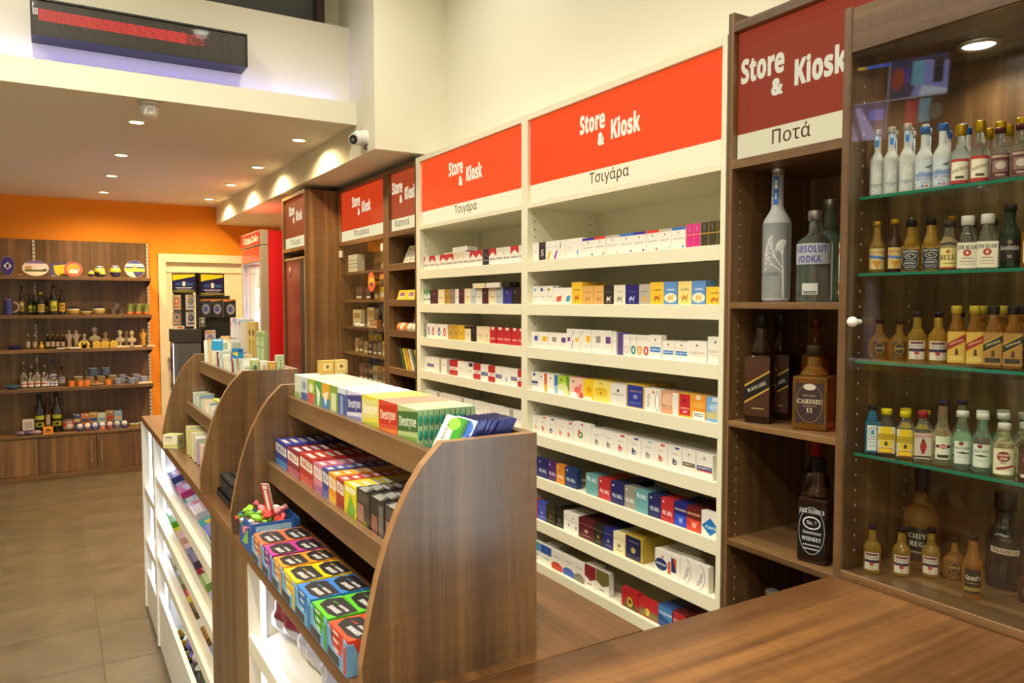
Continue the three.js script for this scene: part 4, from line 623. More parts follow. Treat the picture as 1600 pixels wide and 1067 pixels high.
kind('chiv', { r: 0.0172, h: 0.1, bh: 0.05, sh: 0.02, nr: 0.0076, cr: 0.0086, ch: 0.011, cc: '#2c1c2c', glass: 'gold', labels: [['label', 0.008, 0.044, 1.7, 48, 60, [['f', '#d8d0c0'], ['r', 0.1, 0.06, 0.8, 0.12, '#6a3040'], T('CHIVAS REGAL', 0.3, 0.15, '#3a2a4c', 's'), ['r', 0, 0.42, 1, 0.16, '#3a2c4a'], ['e', 0.5, 0.66, 0.14, 0.1, '#a83a3a'], T('12', 0.88, 0.16, '#7a3a2a', 's', 0.3)]]] });
for (const [k, c, c2] of [['jwr', '#9c2c26', '#d8a83a'], ['jwb', '#2a2622', '#c8a23a']]) kind(k, { sq: 1, r: 0.0148, h: 0.112, bh: 0.066, sh: 0.016, nr: 0.0074, cr: 0.009, ch: 0.016, cc: k === 'jwr' ? '#c9b13a' : '#2c2a28', glass: 'amber', labels: [['label', 0.006, 0.064, 0.96, 40, 76, [['f', k === 'jwr' ? '#d8b04a' : '#a87c3a'], ['p', c, 0, 0.36, 1, 0.06, 1, 0.32, 0, 0.62], ['p', c2, 0, 0.34, 1, 0.04, 1, 0.08, 0, 0.38], ['p', c2, 0, 0.6, 1, 0.3, 1, 0.33, 0, 0.64], ['t', 'JOHNNIE WALKER', 0.5, 0.33, 0.07, '#f0dca0', 'b', 0.8, -0.4], ['r', 0.1, 0.78, 0.8, 0.14, k === 'jwr' ? '#e6c870' : '#3a332c'], ['p', '#4a3018', 0.46, 0.55, 0.58, 0.55, 0.62, 0.74, 0.42, 0.74]]]] });
kind('cutty', { r: 0.0175, h: 0.115, bh: 0.066, sh: 0.024, nr: 0.0085, cr: 0.011, ch: 0.01, cc: '#dcdcd2', cm: 0, glass: 'green', labels: [['label', 0.006, 0.06, 1.9, 52, 72, [['f', '#e6b81e'], T('CUTTY SARK', 0.12, 0.16, '#3a2a10', 's'), ['p', '#e9e6da', 0.25, 0.5, 0.5, 0.24, 0.7, 0.5], ['p', '#2a2a22', 0.2, 0.52, 0.8, 0.52, 0.7, 0.58, 0.3, 0.58], T('SCOTS WHISKY', 0.7, 0.09, '#3a2a10', 's'), ['r', 0.2, 0.82, 0.6, 0.03, '#8a6a1a']]]] });
kind('bomb', { sq: 1, r: 0.0145, h: 0.1, bh: 0.066, sh: 0.014, nr: 0.0072, cr: 0.0088, ch: 0.012, cc: '#1f2226', glass: 'blue', labels: [['label', 0.006, 0.058, 0.72, 36, 72, [['f', '#dfe6ea'], ['o', 0.5, 0.28, 0.36, 0.18, '#4a5a68', 0.05], ['e', 0.5, 0.28, 0.16, 0.1, '#3f88b4'], T('BOMBAY SAPPHIRE', 0.55, 0.08, '#3a4a58', 's'), ['r', 0.2, 0.66, 0.6, 0.03, '#9ab'], ['r', 0.2, 0.8, 0.6, 0.03, '#9ab']]]] });
kind('gord', { sq: 1, dep: 0.7, r: 0.0178, h: 0.093, bh: 0.058, sh: 0.014, nr: 0.0082, cr: 0.0104, ch: 0.013, cc: '#e6d21c', cm: 0, glass: 'clear', labels: [['label', 0.004, 0.058, 0.86, 56, 80, [['f', '#d8d2bc'], ['e', 0.5, 0.16, 0.36, 0.18, '#ecc81c'], ['r', 0, 0.26, 1, 0.26, '#ecc81c'], ['r', 0.05, 0.29, 0.9, 0.2, '#3a3410'], ['r', 0.08, 0.31, 0.84, 0.16, '#ecc81c'], T("GORDON'S", 0.39, 0.14, '#3a2c10', 'b', 0.8), ['p', '#ecc81c', 0.14, 0.54, 0.86, 0.54, 0.86, 0.72, 0.5, 0.8, 0.14, 0.72], ['e', 0.5, 0.64, 0.1, 0.08, '#3a3a3a'], ['r', 0.1, 0.8, 0.8, 0.2, '#e0701c'], ['r', 0.14, 0.83, 0.72, 0.13, '#f0d02c']]]] });
kind('beef', { sq: 1, dep: 0.75, r: 0.0168, h: 0.098, bh: 0.06, sh: 0.014, nr: 0.0082, cr: 0.0098, ch: 0.014, cc: '#a8242e', glass: 'clear', labels: [['label', 0.006, 0.056, 0.92, 52, 72, [['f', '#cfc6ba'], T('BEEFEATER', 0.12, 0.17, '#a83030', 's'), ['p', '#a02a2a', 0.42, 0.28, 0.6, 0.28, 0.7, 0.5, 0.58, 0.8, 0.42, 0.8, 0.32, 0.5], ['e', 0.5, 0.27, 0.07, 0.05, '#3a2020'], ['r', 0, 0.88, 1, 0.06, '#33221f']]]] });
kind('mart', { r: 0.0178, h: 0.122, bh: 0.052, sh: 0.036, nr: 0.0082, cr: 0.01, ch: 0.009, cc: '#23264a', glass: 'straw', round: 0.2, labels: [['label', 0.012, 0.056, 1.5, 44, 72, [['f', '#dfe2d2'], ['e', 0.5, 0.14, 0.4, 0.14, '#cdd8b8'], ['r', 0.05, 0.38, 0.9, 0.12, '#2a2424'], ['e', 0.5, 0.44, 0.22, 0.1, '#b8302c'], T('MARTINI', 0.44, 0.07, '#fff', 'b', 0.8), ['r', 0.15, 0.8, 0.7, 0.12, '#3a3432']]]] });
kind('bac', { r: 0.0172, h: 0.107, bh: 0.056, sh: 0.018, nr: 0.0088, cr: 0.0106, ch: 0.0125, cc: '#e2e4dc', cm: 0, glass: 'mint', labels: [['label', 0.01, 0.052, 1.7, 48, 72, [['f', '#d6e0d4'], ['e', 0.4, 0.1, 0.14, 0.08, '#7a2a28'], T('BACARDI', 0.3, 0.12, '#4a4a48', 's', 0.85), ['p', '#3a3430', 0.1, 0.5, 0.5, 0.46, 0.9, 0.52, 0.5, 0.55], ['r', 0.2, 0.7, 0.6, 0.02, '#aab']]]] });
kind('hav', { r: 0.0178, h: 0.094, bh: 0.056, sh: 0.014, nr: 0.0088, cr: 0.0104, ch: 0.013, cc: '#dcdcd4', cm: 0, glass: 'straw', labels: [['label', 0.004, 0.05, 2.0, 56, 64, [['f', '#e2dcbe'], ['e', 0.5, 0.3, 0.28, 0.2, '#7a2a2a'], T('HAVANA', 0.24, 0.12, '#f0e6d0', 'b', 0.5), T('Club', 0.38, 0.13, '#f0e6d0', 'b', 0.4), T('AÑEJO 3', 0.56, 0.07, '#5a4a3a', 'b', 0.5), ['p', '#8c2c34', 0.2, 0.74, 0.95, 0.6, 0.95, 0.68, 0.2, 0.84], ['r', 0.1, 0.86, 0.7, 0.1, '#f4f2e6']]]] });
kind('hav7', { r: 0.0178, h: 0.092, bh: 0.054, sh: 0.014, nr: 0.0088, cr: 0.0104, ch: 0.012, cc: '#1e1c1c', cm: 0, glass: 'cola', labels: [['label', 0.004, 0.05, 2.0, 56, 64, [['f', '#5a3320'], T('HAVANA', 0.3, 0.13, '#e0a890', 'b', 0.6), T('Club', 0.45, 0.14, '#e0a890', 'b', 0.45), ['p', '#b83a38', 0.3, 0.72, 1, 0.56, 1, 0.68, 0.3, 0.82], ['r', 0.1, 0.84, 0.7, 0.12, '#d8d8d0']]]] });
kind('grants', { r: 0.0165, h: 0.12, bh: 0.062, sh: 0.034, nr: 0.008, cr: 0.0092, ch: 0.01, cc: '#3a201c', glass: 'amber', round: 0.2, labels: [['label', 0.012, 0.058, 1.7, 44, 64, [['f', '#1f1a14'], T("Grant's", 0.36, 0.26, '#e6dcc8', 's'), ['r', 0.15, 0.56, 0.7, 0.03, '#a88a4a'], ['r', 0, 0.74, 1, 0.16, '#8a7434']]]] });
kind('smd', { r: 0.018, h: 0.08, bh: 0.04, sh: 0.02, nr: 0.0065, cr: 0.0075, ch: 0.009, cc: '#2a2018', glass: 'cola', fl: 0.75, base: 0.85, labels: [['label', 0.01, 0.036, 1.4, 36, 40, [['f', '#2c2014'], ['o', 0.5, 0.5, 0.4, 0.4, '#a8883a', 0.05]]]] });
// large bottles
kind('Bbelv', { name: 'spirit_bottle', r: 0.0385, h: 0.373, bh: 0.215, sh: 0.055, nr: 0.0165, cr: 0.0178, ch: 0.018, cc: '#cfcfca', cm: 0.8, glass: 'frost', labels: [['label', 0.012, 0.22, 2.6, 150, 300, [['f', '#8f9494'], ...tree('#eef0f0'), ['t', 'BELVEDERE', 0.35, 0.68, 0.06, '#4a5050', 's', 0.66], ['t', 'VODKA', 0.35, 0.75, 0.03, '#6a70c0', 'b', 0.3], ['r', 0.06, 0.86, 0.4, 0.01, '#777'], ['r', 0.06, 0.9, 0.4, 0.01, '#777']]], ['neck_label', 0.272, 0.352, 0.9, 24, 80, [['f', '#2f6fc0'], ['r', 0.2, 0.15, 0.6, 0.3, '#cfe2f4'], ['r', 0.3, 0.6, 0.4, 0.2, '#b8d0ee']]]] });
kind('Babs', { name: 'spirit_bottle', r: 0.0455, h: 0.243, bh: 0.155, sh: 0.032, nr: 0.0165, cr: 0.019, ch: 0.026, cc: '#c4c4c0', cm: 0.9, glass: 'clear', labels: [['label', 0.1, 0.155, 2.4, 160, 80, [['f', '#a9aeb4'], ['t', 'ABSOLUT', 0.5, 0.28, 0.44, '#33348c', 'b', 0.8], ['t', 'VODKA', 0.45, 0.75, 0.44, '#33348c', 'b', 0.6]]], ['lower_label', 0.02, 0.05, 0.9, 60, 40, [['f', '#c8cac6'], ['r', 0.1, 0.7, 0.8, 0.1, '#444'], ['r', 0.1, 0.86, 0.8, 0.06, '#666']]]] });
kind('Bgreen', { name: 'spirit_bottle', r: 0.038, h: 0.285, bh: 0.17, sh: 0.05, nr: 0.016, cr: 0.019, ch: 0.028, cc: '#b8b6ae', cm: 0.9, glass: 'mint', labels: [] });
kind('Bred', { name: 'spirit_bottle', r: 0.038, h: 0.24, bh: 0.16, sh: 0.04, nr: 0.014, cr: 0.016, ch: 0.02, cc: '#b8b6ae', cm: 0.6, glass: 'clear', labels: [['label', 0.02, 0.15, 2.4, 60, 90, [['f', '#e9e6dc'], ['r', 0, 0.1, 1, 0.12, '#c0302c'], ['r', 0, 0.78, 1, 0.14, '#c0302c'], ['r', 0.1, 0.4, 0.8, 0.06, '#345']]]] });
kind('Bjw', { name: 'spirit_bottle', sq: 1, r: 0.036, h: 0.3, bh: 0.19, sh: 0.05, nr: 0.0155, cr: 0.0172, ch: 0.034, cc: '#201c18', glass: 'cola', labels: [['label', 0.02, 0.185, 0.96, 120, 240, [['f', '#4a2a14'], ['p', '#1c1815', 0, 0.5, 1, 0.24, 1, 0.5, 0, 0.78], ['p', '#c8a23a', 0, 0.48, 1, 0.22, 1, 0.25, 0, 0.52], ['p', '#c8a23a', 0, 0.76, 1, 0.5, 1, 0.53, 0, 0.8], ['t', 'BLACK LABEL', 0.5, 0.5, 0.075, '#e6dcc0', 's', 0.8, -0.4], ['r', 0.3, 0.86, 0.5, 0.02, '#b89a5a']]]] });
kind('Bcar', { name: 'spirit_bottle', sq: 1, r: 0.045, h: 0.222, bh: 0.142, sh: 0.026, nr: 0.018, cr: 0.021, ch: 0.028, cc: '#4a3c2a', glass: 'amber', labels: [['label', 0.02, 0.125, 0.8, 120, 160, [['f', '#3a2a2c'], ['o', 0.5, 0.5, 0.46, 0.48, '#9a7a3a', 0.02], ['e', 0.5, 0.1, 0.22, 0.08, '#d8ceb8'], T('CARDHU', 0.46, 0.16, '#ecdcae', 's', 0.86), T('12', 0.68, 0.15, '#ecdcae', 's', 0.3), ['r', 0.25, 0.57, 0.5, 0.015, '#b89a5a'], T('SINGLE MALT', 0.32, 0.05, '#c8b080', 's', 0.6)]]] });
kind('Bjd', { name: 'spirit_bottle', sq: 1, r: 0.0395, h: 0.272, bh: 0.17, sh: 0.034, nr: 0.0155, cr: 0.018, ch: 0.035, cc: '#151414', glass: 'cola', labels: [['label', 0.022, 0.15, 0.92, 160, 230, jdL]] });
kind('Bcap', { name: 'spirit_bottle', r: 0.038, h: 0.3, bh: 0.18, sh: 0.06, nr: 0.015, cr: 0.0165, ch: 0.05, cc: '#b02c2c', glass: 'cola', labels: [['label', 0.03, 0.15, 2.2, 60, 90, [['f', '#3a2c2a'], ['e', 0.3, 0.25, 0.22, 0.14, '#d8a83a'], ['r', 0, 0.4, 1, 0.12, '#b83030'], ['r', 0.1, 0.6, 0.8, 0.05, '#c8b89a']]]] });
kind('Bamb', { name: 'spirit_bottle', r: 0.036, h: 0.29, bh: 0.17, sh: 0.06, nr: 0.015, cr: 0.0165, ch: 0.03, cc: '#6a2420', glass: 'amber', labels: [['label', 0.03, 0.14, 2.2, 60, 80, [['f', '#4a3a20'], ['r', 0.1, 0.2, 0.8, 0.3, '#a88a4a']]]] });
kind('Bsil', { name: 'spirit_bottle', r: 0.038, h: 0.21, bh: 0.1, sh: 0.04, nr: 0.016, cr: 0.0185, ch: 0.045, cc: '#c9c6b6', cm: 0.5, glass: 'green', labels: [] });
kind('Bdram', { name: 'spirit_bottle', r: 0.031, h: 0.186, bh: 0.095, sh: 0.035, nr: 0.016, cr: 0.0195, ch: 0.034, cc: '#161413', glass: 'black', labels: [['label', 0.065, 0.09, 1.7, 80, 36, [['f', '#151312'], ['p', '#d8d0c0', 0, 0.25, 1, 0.4, 1, 0.85, 0, 0.7], ['t', 'DRAMBUIE', 0.5, 0.55, 0.36, '#7a2422', 's', 0.85, 0.08]]]] });
kind('Bchi', { name: 'spirit_bottle', r: 0.034, h: 0.21, bh: 0.11, sh: 0.035, nr: 0.013, cr: 0.0145, ch: 0.05, cc: '#2a1a2a', glass: 'amber', labels: [['label', 0.02, 0.09, 1.8, 80, 90, [['f', '#2c2420'], T('CHIVAS', 0.25, 0.2, '#d8d0c0', 's'), T('REGAL', 0.48, 0.2, '#d8d0c0', 's'), ['r', 0.1, 0.7, 0.8, 0.06, '#8a7a5a']]]] });
{
  const face = -Math.PI / 2 + 0.55;   // labels look out at the customers
  const S = (list, shelfY, x, shelfWords, grp) => list.forEach(([k, z, words, xx, tw]) => bottle(k, [xx ?? x, shelfY + 0.0005, z], `${words}, ${shelfWords}`, face + (tw ?? rr(-0.12, 0.12)), grp));
  S([['frostA', -0.952, 'leftmost frosted vodka miniature with tree print'], ['frostA', -0.922, 'second frosted vodka miniature with tree print'], ['frostA', -0.889, 'third frosted vodka miniature with tree print'], ['frostB', -0.854, 'left frosted miniature with blue cap'], ['frostB', -0.819, 'right frosted miniature with blue cap'], ['stoli', -0.786, 'left red-labelled vodka miniature with gold cap'], ['stoli', -0.752, 'right red-labelled vodka miniature with gold cap'], ['smir', -0.717, 'left brown-labelled vodka miniature'], ['smir', -0.682, 'right brown-labelled vodka miniature']], 1.765, 1.448, 'top glass shelf front row');
  S([['frostA', -0.94, 'first rear tree-print vodka miniature'], ['frostA', -0.908, 'second rear tree-print vodka miniature'], ['frostA', -0.875, 'third rear tree-print vodka miniature'], ['frostB', -0.838, 'first rear blue-capped miniature'], ['frostB', -0.803, 'second rear blue-capped miniature'], ['stoli', -0.769, 'first rear gold-capped vodka miniature'], ['stoli', -0.735, 'second rear gold-capped vodka miniature'], ['stoli', -0.7, 'third rear gold-capped vodka miniature']], 1.765, 1.485, 'top glass shelf second row');
  S([['frostA', -0.925, 'left back-row tree-print miniature'], ['frostA', -0.892, 'right back-row tree-print miniature'], ['frostB', -0.853, 'left back-row blue-capped miniature'], ['frostB', -0.815, 'right back-row blue-capped miniature'], ['stoli', -0.775, 'left back-row gold-capped miniature'], ['stoli', -0.74, 'right back-row gold-capped miniature']], 1.765, 1.523, 'top glass shelf third row');
  S([['met', -0.953, 'light brandy miniature with gold cap and blue ribbon'], ['metd', -0.914, 'dark brandy miniature with gold cap and blue ribbon'], ['jdm', -0.88, 'left square black-labelled whiskey miniature'], ['jdm', -0.841, 'right square black-labelled whiskey miniature'], ['bell', -0.806, 'whisky miniature with wide yellow label'], ['beam', -0.772, 'left white-capped square bourbon miniature'], ['beam', -0.737, 'right white-capped square bourbon miniature'], ['glen', -0.699, 'dark green whisky miniature'], ['gran', -0.662, 'cream and brown labelled whisky miniature']], 1.61, 1.455, 'second glass shelf');
  S([['met', -0.898, 'first gold-capped brandy miniature in the rear'], ['met', -0.861, 'second gold-capped brandy miniature in the rear'], ['metd', -0.824, 'dark gold-capped brandy miniature in the rear'], ['bell', -0.787, 'first clear miniature in the rear'], ['bell', -0.75, 'second clear miniature in the rear']], 1.61, 1.497, 'second glass shelf');
  S([['dimple', -0.935, 'left round flagon whisky miniature', 1.444], ['dimple', -0.896, 'right round flagon whisky miniature', 1.45], ['chiv', -0.858, 'left crested whisky miniature', 1.447], ['chiv', -0.82, 'right crested whisky miniature', 1.452], ['jwr', -0.784, 'left red slanted-label whisky miniature', 1.448], ['jwr', -0.752, 'right red slanted-label whisky miniature', 1.45], ['jwb', -0.72, 'left black slanted-label whisky miniature', 1.452], ['jwb', -0.688, 'right black slanted-label whisky miniature', 1.454], ['cutty', -0.65, 'green whisky miniature with yellow ship label', 1.452]], 1.432, 1.45, 'third glass shelf');
  S([['chiv', -0.84, 'first rear crested whisky miniature'], ['chiv', -0.8, 'second rear crested whisky miniature'], ['jwr', -0.76, 'first rear red slanted-label miniature'], ['jwr', -0.724, 'second rear red slanted-label miniature'], ['jwb', -0.69, 'rear black slanted-label miniature']], 1.432, 1.49, 'third glass shelf');
  S([['bomb', -0.948, 'square sky-blue gin miniature', 1.447, 0.1], ['gord', -0.922, 'left yellow-labelled gin miniature', 1.455], ['gord', -0.882, 'right yellow-labelled gin miniature', 1.455], ['beef', -0.845, 'red-capped gin miniature with guardsman label', 1.452], ['mart', -0.808, 'tall yellow vermouth miniature', 1.455], ['bac', -0.771, 'left white-capped pale green rum miniature', 1.455], ['bac', -0.735, 'right white-capped pale green rum miniature', 1.455], ['hav', -0.697, 'pale rum miniature with cream label', 1.454], ['hav7', -0.655, 'dark brown rum miniature', 1.456]], 1.24, 1.455, 'fourth glass shelf');
  S([['gord', -0.905, 'first rear yellow-capped gin miniature'], ['gord', -0.866, 'second rear yellow-capped gin miniature'], ['beef', -0.83, 'rear red-capped gin miniature'], ['mart', -0.792, 'rear yellow vermouth miniature'], ['bac', -0.755, 'first rear white-capped rum miniature'], ['bac', -0.718, 'second rear white-capped rum miniature'], ['hav', -0.68, 'rear pale rum miniature']], 1.24, 1.494, 'fourth glass shelf');
  S([['bac', -0.738, 'left back-row white-capped rum miniature'], ['bac', -0.7, 'right back-row white-capped rum miniature']], 1.24, 1.533, 'fourth glass shelf');
  S([['chiv', -0.94, 'left crested whisky miniature', 1.445], ['chiv', -0.897, 'middle crested whisky miniature', 1.478], ['chiv', -0.862, 'right crested whisky miniature', 1.524], ['dimple', -0.829, 'dark flagon miniature', 1.55], ['grants', -0.757, 'tapering dark-labelled whisky miniature', 1.479], ['smd', -0.69, 'small dark flagon', 1.545], ['Bdram', -0.757, 'stout black liqueur bottle with slanted band', 1.592], ['Bchi', -0.905, 'tall amber whisky bottle behind miniatures', 1.56]], 0.9915, 1.5, 'cabinet floor');
  const bay = (k, x, y, z, l, t = face - 0.15) => bottle(k, [x, y + 0.0005, z], l, t);
  bay('Bbelv', 1.75, 1.551, -1.45, 'large frosted vodka bottle with white tree print'); bay('Babs', 1.75, 1.551, -1.325, 'large clear vodka bottle with blue lettering');
  bay('Bgreen', 1.86, 1.551, -1.36, 'tall pale green bottle behind the clear vodka bottle'); bay('Bred', 1.75, 1.551, -1.205, 'clear bottle with red and white label beside cabinet edge');
  bay('Bjw', 1.705, 1.214, -1.459, 'square dark whisky bottle with slanted black label'); bay('Bjw', 1.81, 1.214, -1.48, 'square whisky bottle standing behind slanted-label whisky bottle'); bay('Bcar', 1.735, 1.214, -1.307, 'broad amber malt whisky bottle with oval label'); bay('Bamb', 1.86, 1.214, -1.4, 'tall amber bottle behind the broad malt bottle');
  bay('Bjd', 1.715, 0.87, -1.272, 'square black-labelled whiskey bottle on lower bay shelf', face - 0.3); bay('Bcap', 1.82, 0.87, -1.36, 'red-capped dark bottle behind the square whiskey bottle');
  bay('Bsil', 1.78, 0.5, -1.47, 'silver-capped green bottle on the lowest visible bay shelf');
}
// ================================================================ GOODS ON THE COUNTER RACKS
const faceOut = -Math.PI / 2;
const blisterMat = new THREE.MeshPhysicalMaterial({ color: lin(0.02, 0.28, 0.2), roughness: 0.2 });
{ // gum rows on the top tier of the near rack: every row runs back from the lip
  const Y = 1.2825, H = 0.086, rows = [
    ['white and leaf-green', '#dfe6c4', '#e9e6da', [['f', '#e6ead0'], ['r', 0.1, 0.5, 0.8, 0.45, '#a4c46a']]],
    ['white and blue', '#c4cbe0', '#ecd9cf', [['f', '#dfe4ee'], ['r', 0, 0.45, 1, 0.5, '#4f68b0'], ['r', 0.2, 0.15, 0.6, 0.2, '#9ab']]],
    ['lime and red', '#b8c65c', '#f0d7b8', [['f', '#a8c044'], ['r', 0, 0.4, 1, 0.5, '#cf5a4c'], ['e', 0.5, 0.25, 0.3, 0.12, '#e8ead0']]],
    ['green and white', '#8fb56a', '#e6ecc8', [['f', '#4f9a4c'], ['p', '#dfe8d0', 0.2, 0.1, 0.8, 0.3, 0.5, 0.9], ['r', 0, 0.85, 1, 0.1, '#2c7a3a']]],
    ['orange and blue', '#d8a84c', '#f2ecd0', [['f', '#e6a83a'], ['r', 0, 0.4, 1, 0.6, '#3f86c4'], ['p', '#f4e6c8', 0.1, 0.3, 0.9, 0.2, 0.5, 0.6]]],
    ['olive green', '#a3b45a', '#e9eacb', [['f', '#8aa848'], ['r', 0.2, 0.2, 0.6, 0.5, '#dfe6b0'], ['r', 0, 0.8, 1, 0.2, '#5f8a34']]],
    ['pale and dark blue', '#7f93c0', '#e6ecf0', [['f', '#dfe4ee'], ['r', 0, 0.15, 1, 0.7, '#48619e'], ['r', 0.3, 0.2, 0.3, 0.6, '#8fa4d0']]],
  ];
  const d2 = (bg, plate, tc, low) => [['f', bg], ['p', plate, 0, 0.14, 1, 0.04, 1, 0.44, 0, 0.54], ['t', 'Dentyne', 0.5, 0.29, 0.27, tc, 's', 0.84, -0.09], ['p', low, 0.05, 0.62, 0.95, 0.55, 0.95, 0.95, 0.05, 0.95], ['t', 'ice', 0.3, 0.78, 0.2, tc, 'b', 0.3]];
  const wide = [
    ['white and navy', '#c9cbe6', '#dfe0ee', d2('#dcdcea', '#3a3f86', '#f2f2fa', '#8a90c8'), '#2f8fd0'],
    ['lemon yellow', '#e6de58', '#f0e87a', d2('#e2d94a', '#e6dc8a', '#f8f6e2', '#b9c24a')],
    ['red and orange', '#e06a50', '#f0a08c', d2('#d84a34', '#c8321f', '#f8ead8', '#ee8a34')],
    ['dark green', '#9cc090', '#bcd6b0', d2('#b9c88a', '#3a6a34', '#f2f4e2', '#7ca84a')],
  ];
  const col = (list, z0, w, from) => list.forEach(([desc, side, top, art, foil], i) => {
    const g = boxPrint(w - 0.002, H, 0.0088, cell(64, 64, art), solid(side), solid(top)), z = z0 + (i + 0.5) * w;
    for (let k = 0; k < 11; k++) solo('gum_pack', `${desc} gum pack, ${ORD[k]} from the lip in ${ORD[from + i]} gum row`, 'gum pack', g, PM(), [0.5275 + k * 0.0102 + rr(-0.0002, 0.0002), Y, z], 'gum rows on the rack top', faceOut);
    if (i === list.length - 1 && list === wide) for (let k = 0; k < 9; k++) { // blister pockets on the open side of the last row
      const parent = scene.children[scene.children.length - 11 + k], b = new THREE.SphereGeometry(0.0036, 8, 6).scale(1.1, 2.6, 0.6);
      for (let q = 0; q < 3; q++) { const m = lpart(parent, 'blister', b, blisterMat); m.position.set(w / 2 - 0.0008, 0.018 + q * 0.025, 0); m.rotation.y = Math.PI / 2; }
    }
  });
  col(rows, -1.933, 0.0568, 0); col(wide, -1.532, 0.0905, 7);
  // stick packs leaning back beside the end panel
  const kinds = [['white and green', [['f', '#eef0e0'], ['p', '#3f9a2c', 0.55, 0, 1, 0, 1, 1, 0.75, 1], ['e', 0.55, 0.15, 0.3, 0.12, '#8fc44a'], ['t', 'SPEARMINT', 0.3, 0.55, 0.13, '#22331c', 'i', 0.75, -1.57]], '#6fb04a'], ['white and royal blue', [['f', '#dfe6f4'], ['e', 0.6, 0.2, 0.34, 0.17, '#3f6ac8'], ['p', '#3a55b8', 0.8, 0.3, 1, 0.3, 1, 1, 0.5, 1], ['t', 'trident', 0.35, 0.6, 0.2, '#2a3a58', 'i', 0.7, -1.57]], '#3f58b4']];
  const dark = [['f', '#2c2f62'], ['r', 0.1, 0.2, 0.2, 0.5, '#6a6fb0'], ['r', 0.8, 0, 0.1, 1, '#4a4f90']];
  for (let i = 0; i < 12; i++) {
    const [d, art, sd] = kinds[i] ?? ['dark blue foil', dark, '#3a3f86'];
    const m = solo('stick_gum_pack', i < 2 ? `${d} stick gum pack leaning beside the rack end panel` : `dark blue foil stick gum pack, ${ORD[i - 2]} behind the royal blue one`, 'gum pack', boxPrint(0.07, 0.088, 0.0057, cell(48, 64, art), solid(sd)), i < 2 ? PM() : PMfoil(), [0.525 + i * 0.0069, Y + 0.0025, -1.085 + (i === 0 ? -0.02 : 0) + rr(-0.004, 0.004)], 'leaning stick gum packs', 0);
    m.rotation.set(0, 0, 0); m.quaternion.setFromAxisAngle(new THREE.Vector3(0, 1, 0), faceOut); m.quaternion.premultiply(new THREE.Quaternion().setFromAxisAngle(new THREE.Vector3(0, 0, 1), -0.5)); settle(m, Y + 0.0004);
  }
}
function PMfoil() { texOf(0); return PMfoil.m ??= new THREE.MeshPhysicalMaterial({ map: sheetTex[0], roughness: 0.25, metalness: 0.45, clearcoat: 0.5 }); }
